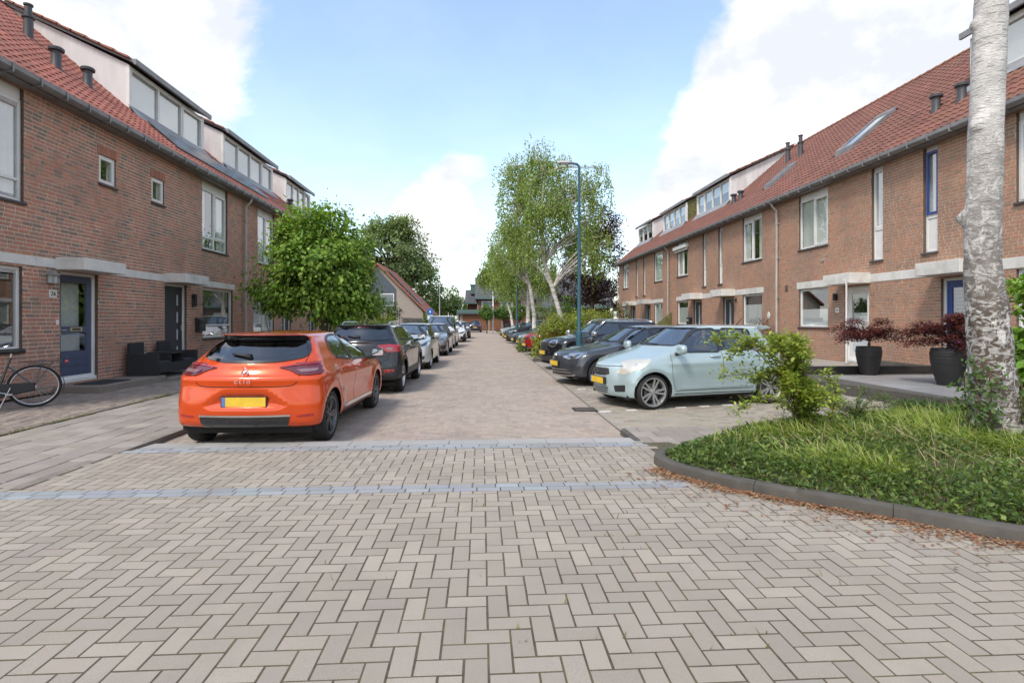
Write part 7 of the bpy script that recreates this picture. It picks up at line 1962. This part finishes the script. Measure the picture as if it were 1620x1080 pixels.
# bicycle
def bicycle():
    d = Vector((-.80, -.60, 0)).normalized(); rz = math.atan2(d.y, d.x)
    t = thing('bicycle', 'black city bicycle leaning by the left house, rear half in view', 'bicycle', (-7.66, 9.62, PZ + .008), rz); Rw = .36
    B = lambda a, b, c=0.: Vector((a, c, b))
    def wheel(x):
        w = link('wheel', None, t, (x, 0, Rw)); T = Matrix.Rotation(R(90), 4, 'X')
        mb = MB(); mb.lathe([(Rw - .02 + .021 * math.cos(a), .021 * math.sin(a)) for a in [k * math.pi / 4 for k in range(8)]], 48, T, closed=True); mb.build('tyre', 'tyre', w, smooth=True)
        mb = MB(); mb.lathe([(Rw - .04, -.014), (Rw - .052, -.012), (Rw - .058, 0), (Rw - .052, .012), (Rw - .04, .014)], 48, T, closed=True); mb.build('rim', 'alloy', w, smooth=True)
        mb = MB()
        for k in range(32):
            a = 2 * math.pi * k / 32; b = a + (.5 if k % 2 else -.5); s_ = .03 if k % 4 < 2 else -.03
            mb.tube([(.03 * math.cos(b), s_, .03 * math.sin(b)), ((Rw - .05) * math.cos(a), 0, (Rw - .05) * math.sin(a))], .0014, 4, cap=False)
        mb.build('spokes', 'steel', w); mb = MB(); mb.tube([(0, -.05, 0), (0, .05, 0)], .03, 12); mb.build('hub', 'steel', w, smooth=40)
    wheel(0); wheel(1.12)
    bb, seat, head0, head1 = B(.46, .30), B(.30, .86), B(.92, .88), B(.95, .70)
    mb = MB()
    mb.tube([bb, seat], .017, 10); mb.tube([head0, head1, B(1.0, .55), B(1.12, Rw)], .017, 10); mb.tube([head1, B(.62, .42), bb], .02, 10); mb.tube([B(.90, .80), B(.55, .50), B(.42, .46)], .017, 10)
    for c in (.045, -.045): mb.tube([B(0, Rw, c), bb], .010, 8); mb.tube([B(0, Rw, c), B(.34, .72, c * .4)], .009, 8)
    mb.build('frame', 'gloss', t, smooth=40)
    mb = MB(); v = []; n = 22
    for k in range(n): a = R(-20 + 190 * k / (n - 1)); v += [((Rw + .025) * math.cos(a), -.026, Rw + (Rw + .025) * math.sin(a)), ((Rw + .036) * math.cos(a), 0, Rw + (Rw + .036) * math.sin(a)), ((Rw + .025) * math.cos(a), .026, Rw + (Rw + .025) * math.sin(a))]
    mb.faces([(-x, y, z) for x, y, z in v], [(3 * i + j, 3 * i + j + 1, 3 * i + 4 + j, 3 * i + 3 + j) for i in range(n - 1) for j in range(2)]); mb.build('mudguard', 'gloss', t, smooth=True)
    mb = MB()
    for c in (.06, -.06): mb.tube([B(.20, .78, c), B(-.34, .78, c), B(-.36, .80, c)], .006, 6); mb.tube([B(0, Rw, c * 1.1), B(-.10, .775, c)], .005, 6); mb.tube([B(0, Rw, c * 1.1), B(-.24, .775, c)], .005, 6)
    for x in (.1, -.05, -.2, -.32): mb.tube([B(x, .78, -.06), B(x, .78, .06)], .005, 6)
    mb.build('luggage_rack', 'gloss', t, smooth=True)
    mb = MB(); mb.tube([B(-.40, .76), B(-.44, .76)], .032, 12); mb.build('rear_lamp', 'redlamp', t)
    mb = MB(); mb.tube([B(.30, .84), B(.29, .96)], .013, 8); mb.build('seat_post', 'steel', t)
    mb = MB(); v = []; N_ = 12
    for x, w, z in ((.12, .10, .97), (.16, .115, .985), (.26, .10, .98), (.36, .045, .975), (.44, .025, .97)):
        for k in range(N_): a = 2 * math.pi * k / N_; v.append((x, w * math.cos(a), z + .03 * math.sin(a) - (.02 if math.sin(a) < 0 else 0)))
    mb.faces(v, [(N_ * i + j, N_ * i + (j + 1) % N_, N_ * i + N_ + (j + 1) % N_, N_ * i + N_ + j) for i in range(4) for j in range(N_)] + [tuple(range(N_)), tuple(range(48, 60))]); fixn(mb.build('saddle', 'black', t, smooth=50))
    mb = MB(); mb.tube([B(.905, .98), B(.90, 1.08)], .014, 8); mb.tube([B(.70, 1.06, -.28), B(.86, 1.09, -.18), B(.90, 1.08), B(.86, 1.09, .18), B(.70, 1.06, .28)], .012, 8); mb.build('handlebar', 'steel', t, smooth=True)
    mb = MB(); mb.prism([(.0, .30), (.0, .42), (.42, .42), (.58, .36), (.58, .24), (.42, .20)], lambda a, b, c: (a, c, b), .055, .075); bev(mb.build('chain_case', 'black', t), .008)
    mb = MB(); mb.tube([B(.46, .30, .12), B(.32, .26, .12)], .01, 8); mb.tube([B(.46, .30, -.12), B(.60, .34, -.12)], .01, 8); mb.tube([bb + Vector((0, -.12, 0)), bb + Vector((0, .12, 0))], .014, 8); mb.box(.27, .36, .12, .21, .245, .27); mb.box(.57, .66, -.21, -.12, .33, .355); mb.build('crank', 'steel', t)
    mb = MB(); mb.tube([B(.30, .36, .1), B(.42, .06, .14), B(.44, .0, .18)], .008, 8); mb.build('kickstand', 'steel', t)
bicycle()
# right wall things
t = wallthing('wall_lamp', 'black wall lamp left of the white glazed door', 'lamp', RS, 16.42, 2.30); mb = MB(); mb.box(-.02, 0, -.05, .05, -.1, .1); mb.tube([(-.08, 0, -.11), (-.08, 0, .11)], .045, 12); mb.build('lamp_body', 'black', t)
mb = MB(); mb.box(-.05, -.02, -.02, .02, -.02, .02); mb.build('lamp_bracket', 'black', t)
M['signblue2'] = pm('enamel_blue', (.10, .14, .24), .35, var=.1)
t = wallthing('number_sign', 'small pale plate under the lamp by the white door', 'house number', RS, 16.38, 1.88); mb = MB(); mb.box(-.012, 0, -.085, .085, -.08, .08); bev(mb.build('sign_plate', 'plate', t), .004, 1)
for y_ in (-.035, .03): mb = MB(); mb.box(-.0145, -.0125, y_ - .014, y_ + .014, -.03, .04); mb.build('sign_mark', 'signblue2', t)
t = thing('drain_pipe', 'thin grey pipe standing before the white glazed door', 'pipe', (10.62, 15.0, .3)); mb = MB(); mb.tube([(0, 0, 0), (0, 0, 2.3), (.0, .06, 2.42), (.1, .2, 2.46)], .028, 10); mb.build('pipe_run', 'zinc2', t, smooth=True); mb = MB(); mb.tube([(0, 0, 0), (0, 0, .06)], .05, 12); mb.build('pipe_shoe', 'zinc2', t)
t = wallthing('wall_vent', 'small round vent high in the right wall by the window', 'vent', RS, 17.1, 3.55); mb = MB(); mb.tube([(0, 0, 0), (-.03, 0, 0)], .06, 12); mb.build('vent_cap', 'zinc', t)
t = wallthing('wall_box', 'small brown utility box right of the downspout', 'utility box', RS, 19.2, 2.75); mb = MB(); mb.box(-.03, 0, -.08, .08, -.1, .1); bev(mb.build('box_cover', 'reveal', t), .008)
t = wallthing('wall_vent', 'pale oval vent low on the right wall beside the downspout', 'vent', RS, 20.45, 1.75); mb = MB(); mb.lathe([(.001, .02), (.09, .015), (.11, 0)], 16, Matrix.Rotation(R(-90), 4, 'Y') @ Matrix.Diagonal((1.3, 1, 1, 1))); mb.build('vent_cap', 'conc', t)
t = wallthing('wall_lamp', 'black lantern on an arm beside the dark glazed door', 'lamp', RS, 23.15, 2.35); mb = MB(); mb.box(-.2, 0, -.015, .015, .1, .13); mb.box(-.02, 0, -.05, .05, 0, .2); mb.build('lamp_bracket', 'black', t); mb = MB(); mb.lathe([(.05, -.2), (.075, .0), (.09, .02), (.02, .09)], 6, Matrix.Translation((-.18, 0, 0))); mb.build('lantern_glass', 'black', t)
t = wallthing('mailbox', 'black mailbox on the wall of the house with the roller shutter', 'mailbox', RS, 28.3, 1.45, .0); mb = MB(); mb.box(-.18, 0, -.2, .2, -.25, .25); bev(mb.build('box_body', 'black', t), .02); mb = MB(); mb.box(-.20, -.18, -.12, .12, .08, .14); mb.build('flap', 'plate', t)
t = wallthing('roller_shutter', 'white roller shutter box above an upper right window', 'shutter', RS, 29.53, 5.55); mb = MB(); mb.box(-.22, 0, -.95, .95, 0, .2); bev(mb.build('shutter_box', 'white', t), .02); mb = MB(); mb.box(-.10, -.06, -.9, .9, -.12, -.005); mb.build('shutter_slat', 'white', t)
t = thing('garden_screen', 'triangular green wooden screen beside the second downspout', 'screen', (11.28, 31.15, .1)); mb = MB(); mb.prism([(-1.45, 0), (0, 0), (0, 1.95), (-1.45, .85)], lambda a, b, d: (a, d, b), 0, .05); mb.build('board', 'moss', t); mb = MB(); mb.box(-1.5, -1.42, -.02, .07, 0, .95); mb.build('post', 'fence', t)
# planter wall and raised front garden
t = thing('planter_wall', 'long low black timber planter edge behind the smaller pot', 'planter'); mb = MB(); mb.box(7.5, 11.0, 12.30, 12.46, PZ, .46); bev(mb.build('timber', 'sleeper', t) if False else mb.build('timber', pm('black_timber', (.03, .027, .026), .75, var=.3, scale=6., bump=.3, bscale=40.), t), .01)
mb = MB(); mb.box(10.84, 11.0, 12.461, 14.2, PZ, .46); bev(mb.build('timber', M['kerb'], t), .01)
t = thing('planter_bed', 'gravel front step bed behind the black planter edge', 'step'); mb = MB(); mb.box(7.6, 11.27, 12.47, 17.6, PZ, .27); mb.build('bed_slab', 'tilepave2', t) if False else mb.build('bed_slab', pm('bed_gravel', (.30, .27, .235), .9, var=.25, scale=30.), t)
leafy('garden_shrub', 'small green shrub behind the pot by the blue door', 'shrub', (10.3, 10.9, TZ), [(0, 0, 0), (0, 0, .4)], [.03, .015], [((0, 0, .62), (.3, .3, .3), 18)], 30, .14, .06, (.06, .11, .025), None, share=.4)
t = thing('garden_cover', 'dark covered garden furniture beside the blue door, behind the birch trunk', 'cover', (10.5, 9.3, TZ)); mb = MB(); mb.prism([(-.45, 0), (.45, 0), (.4, .55), (.1, .8), (-.35, .75)], lambda a, b, d: (a, d, b), -.7, .7); bev(mb.build('cover_sheet', 'anth', t), .06, 3)

# ================================================================ background buildings
M['palebrick'] = pm('pale_brick', (.33, .28, .25), .9, var=.15, scale=8., bump=.2, bscale=30.)
M['darkbrick'] = pm('dark_red_brick', (.17, .065, .05), .9, var=.2, scale=8.)
M['redroof'] = pm('red_tile_roof', (.23, .07, .05), .8, var=.2, scale=3., bump=.6, bscale=6., tint=(.13, .06, .05), tscale=1., tamt=.6)
M['slate'] = pm('dark_slate', (.075, .078, .085), .7, var=.25, scale=5., bump=.5, bscale=8.)
M['greentrim'] = pm('green_trim', (.085, .15, .14), .6, var=.1)
M['winblue'] = pm('blue_grey_panel', (.07, .085, .11), .5, var=.1)
def gable_house():
    t = thing('gabled_house', 'pale brick house with steep red roof sloping toward the street', 'house'); y0, y1 = 60, 73; x0, x1, xr = -16.5, -6.1, -11.5; ze, zr = 2.5, 7.9
    mb = MB(); xl = x0; mb.prism([(xl, 0), (x1 - .4, 0), (x1 - .4, ze), (xr, zr - .15), (xl, ze + 1.2)], lambda a, b, d: (a, d, b), y0, y1); mb.build('wall', 'palebrick', t)
    def slope(xa, za, xb, zb, nm):
        mb = MB(); mb.faces([(xa, y0 - .35, za), (xb, y0 - .35, zb), (xb, y1, zb), (xa, y1, za), (xa, y0 - .35, za - .22), (xb, y0 - .35, zb - .22), (xb, y1, zb - .22), (xa, y1, za - .22)], [(0, 1, 2, 3), (4, 5, 6, 7), (0, 1, 5, 4), (1, 2, 6, 5), (3, 0, 4, 7)]); r = mb.build(nm, 'redroof', t); return r
    rf = slope(x1 + .25, ze - .25, xr, zr, 'roof'); slope(xl - .3, ze + .9, xr, zr, 'roof')
    mb = MB(); n = 30        # verge tiles along the near edge
    for k in range(n):
        a, b = k / n, (k + 1) / n; X = lambda q: x1 + .25 + (xr - x1 - .25) * q; Z = lambda q: ze - .25 + (zr - ze + .25) * q
        mb.faces([(X(a), y0 - .42, Z(a) + .08), (X(b), y0 - .42, Z(b) + .03), (X(b), y0 - .1, Z(b) + .03), (X(a), y0 - .1, Z(a) + .08), (X(a), y0 - .42, Z(a) - .2), (X(b), y0 - .42, Z(b) - .2)], [(0, 1, 2, 3), (0, 1, 5, 4)])
    mb.build('verge_tiles', 'ridge', rf)
    mb = MB(); dx, dz = xr - x1 - .25, zr - ze + .25
    for a, b in ((.18, .5), (.52, .84)):
        mb.faces([(x1 + .25 + dx * q, yy, ze - .25 + dz * q + .14) for q, yy in ((a, y0 + .6), (b, y0 + .6), (b, y0 + 2.4), (a, y0 + 2.4))], [(0, 1, 2, 3)])
    mb.build('solar_panel', 'solar', rf)
    mb = MB(); mb.prism([(-12.4, 3.0), (-9.5, 3.0), (-9.5, 5.0), (-11.5, 7.2), (-12.4, 6.4)], lambda a, b, d: (a, d, b), y0 - .06, y0 - .01); mb.build('gable_panel', 'winblue', t)
    w = MB(); w.box(-11.2, -9.7, y0 - .10, y0 - .07, 3.1, 4.5); wf = w.build('window', 'white', t); w = MB(); w.face([(-11.1, y0 - .11, 3.2), (-9.8, y0 - .11, 3.2), (-9.8, y0 - .11, 4.4), (-11.1, y0 - .11, 4.4)]); w.build('pane', 'skyglass', wf)
    mb = MB(); mb.tube([(-9.2, y0 - .06, 0), (-9.2, y0 - .06, 3.0)], .05, 8); mb.build('downspout', 'zinc2', t)
    for k in range(3):
        w = MB(); yy = y0 + 2 + k * 2.4; w.box(x1 - .41, x1 - .36, yy, yy + 1.4, 1.0, 2.1); wf = w.build('window', 'white', t); w = MB(); w.face([(x1 - .355, yy + .08, 1.08), (x1 - .355, yy + 1.32, 1.08), (x1 - .355, yy + 1.32, 2.02), (x1 - .355, yy + .08, 2.02)]); w.build('pane', 'skyglass', wf)
    mb = MB(); mb.box(x1 - .1, x1 + .3, y0 - .3, y1, ze - .36, ze - .28); mb.build('gutter', 'gutter', t)
gable_house()
f = thing('wooden_fence', 'grey vertical board fence before the gabled house', 'fence')
for k in range(46):
    mb = MB(); y = 44.5 + k * .33; h = 1.75 + U(-.02, .02); mb.box(-6.62, -6.59, y, y + .31, PZ, h); mb.build('board', 'fence', f)
for k in range(20):
    mb = MB(); y = 60.3 + k * .25; mb.box(-5.98, -5.95, y, y + .225, PZ, 1.65); mb.build('board', 'fence', f)
for k in range(5): mb = MB(); mb.box(-6.58, -6.5, 44.5 + k * 3.7, 44.6 + k * 3.7, PZ, 1.8); mb.build('post', 'fence', f)
def garage():
    t = thing('garage', 'low garage with brown wooden doors and green flat roof closing the street', 'garage', (-.55, 79, 0)); 
    mb = MB(); mb.box(-2.6, 3.8, 0, 6, 0, 2.5); mb.build('wall', 'darkbrick', t)
    mb = MB(); mb.box(-3.1, 4.2, -.5, 6.3, 2.5, 3.05); bev(mb.build('roof', 'greentrim', t), .03)
    mb = MB(); mb.box(-3.14, 4.24, -.55, -.5, 2.42, 2.62); mb.build('fascia', 'winblue', t)
    for x0, x1 in ((-2.2, 1.5), (1.75, 3.5)):
        d = link('door', None, t); n = int((x1 - x0) / .185)
        for k in range(n): mb = MB(); a = x0 + (x1 - x0) * k / n; mb.box(a, a + (x1 - x0) / n - .012, -.06, -.005, .05, 2.38); mb.build('plank', 'wood', d)
    mb = MB(); mb.box(-2.62, -2.25, -.08, -.005, 0, 2.5); mb.box(1.53, 1.72, -.08, -.005, 0, 2.5); mb.box(3.5, 3.82, -.08, -.005, 0, 2.5); mb.build('pier', 'palebrick', t)
garage()
def far_house(name, label, x, y, w, d, he, hr, wall, roofm, ridge='x', wins=(), dormer_=None, cat='house'):
    t = thing(name, label, cat, (x, y, 0)); mb = MB()
    mb.box(-w / 2, w / 2, 0, d, 0, he); mb.build('wall', wall, t)
    mb = MB(); e = .5
    if ridge == 'x':
        P = [(-w / 2 - e, -e, he - .15), (w / 2 + e, -e, he - .15), (w / 2 + e, d / 2, hr), (-w / 2 - e, d / 2, hr), (-w / 2 - e, d + e, he - .15), (w / 2 + e, d + e, he - .15)]
        mb.faces(P, [(0, 1, 2, 3), (3, 2, 5, 4), (0, 3, 4), (1, 2, 5)])
    else:
        P = [(-w / 2 - e, -e, he - .15), (0, -e, hr), (w / 2 + e, -e, he - .15), (-w / 2 - e, d, he - .15), (0, d, hr), (w / 2 + e, d, he - .15)]
        mb.faces(P, [(0, 1, 4, 3), (1, 2, 5, 4), (0, 1, 2)])
    r = mb.build('roof', roofm, t)
    for k in range(int(w / .5)):      # standing ribs
        if ridge == 'x' and roofm == 'slate':
            m_ = MB(); a = -w / 2 + k * .5; m_.faces([(a, -e, he - .12), (a + .12, -e, he - .12), (a + .12, d / 2, hr + .04), (a, d / 2, hr + .04)], [(0, 1, 2, 3)]); m_.build('roof_rib', 'slate', r)
    mb = MB(); mb.box(-w / 2 - e - .02, w / 2 + e + .02, -e - .1, -e, he - .38, he - .12); mb.build('gutter', 'greentrim', t)
    for a, b, c_, d_ in wins:
        m_ = MB(); rectframe(m_, Side(0, 1), 0, 1, 0, 1, .1, 0, .01) if False else m_.box(a, b, -.04, -.005, c_, d_); wn = m_.build('window', 'white', t); m_ = MB(); m_.face([(a + .1, -.045, c_ + .1), (b - .1, -.045, c_ + .1), (b - .1, -.045, d_ - .1), (a + .1, -.045, d_ - .1)]); m_.build('pane', 'skyglass', wn)
    return t
far_house('slate_house', 'dark roofed red brick house behind the clipped trees at the end', 4.2, 84, 9.5, 8, 5.2, 8.6, 'darkbrick', 'slate', 'x', [(-4.2, -2.4, 2.9, 4.5), (-1.2, .8, 2.9, 4.5), (2, 4, 2.9, 4.5)])
t = thing('roof_turret', 'green clad chimney block on the far slate roof', 'chimney', (1.0, 86.5, 7.6)); mb = MB(); mb.box(-.9, .9, -.7, .7, 0, 1.9); mb.build('block', 'greentrim', t); mb = MB(); mb.box(-1.0, 1.0, -.8, .8, 1.9, 2.05); mb.build('cap', 'slate', t)
far_house('slate_house', 'narrow slate roofed house wing directly above the garage', -.2, 90, 4.2, 7, 4.6, 6.8, 'darkbrick', 'slate', 'x', [(-.6, .9, 3.1, 4.3)])
t = thing('roof_turret', 'small green chimney block above the garage roof', 'chimney', (-1.2, 92, 6.0)); mb = MB(); mb.box(-.7, .7, -.6, .6, 0, 1.5); mb.build('block', 'greentrim', t); mb = MB(); mb.box(-.85, .85, -.7, .7, 1.5, 1.62); mb.build('cap', 'slate', t)
far_house('white_gabled_house', 'house with pale roof edge half hidden behind the birches', 12.0, 66, 8, 8, 3.4, 7.4, 'darkbrick', 'slate', 'x', [(-3, -1, 1, 2.4), (.5, 2.5, 1, 2.4)])
t = thing('flag_pole', 'slim white pole before the far slate house', 'pole', (1.35, 63.2, 0)); mb = MB(); mb.tube([(0, 0, 0), (0, 0, 4.9)], [.07, .05], 8); mb.build('shaft', 'white', t, smooth=True); mb = MB(); mb.lathe([(.001, .1), (.06, .04), (.001, 0)], 8, Matrix.Translation((0, 0, 4.9))); mb.build('finial', 'white', t)
t = thing('wheelie_bin', 'dark wheeled bins beside the garage', 'bin', (3.6, 75.5, 0)); mb = MB(); mb.prism([(-.28, 0), (.28, 0), (.33, 1.0), (-.33, 1.0)], lambda a, b, d: (a, d, b), -.35, .35); mb.build('bin_body', 'anth', t); mb = MB(); mb.box(-.36, .36, -.38, .38, 1.0, 1.08); mb.build('lid', 'anth', t)
w = thing('garden_wall', 'low brown garden wall between birches and right terrace', 'wall'); mb = MB(); mb.box(6.4, 10.8, 43.2, 43.4, 0, 1.9); mb.build('wall_panel', 'fence', w)
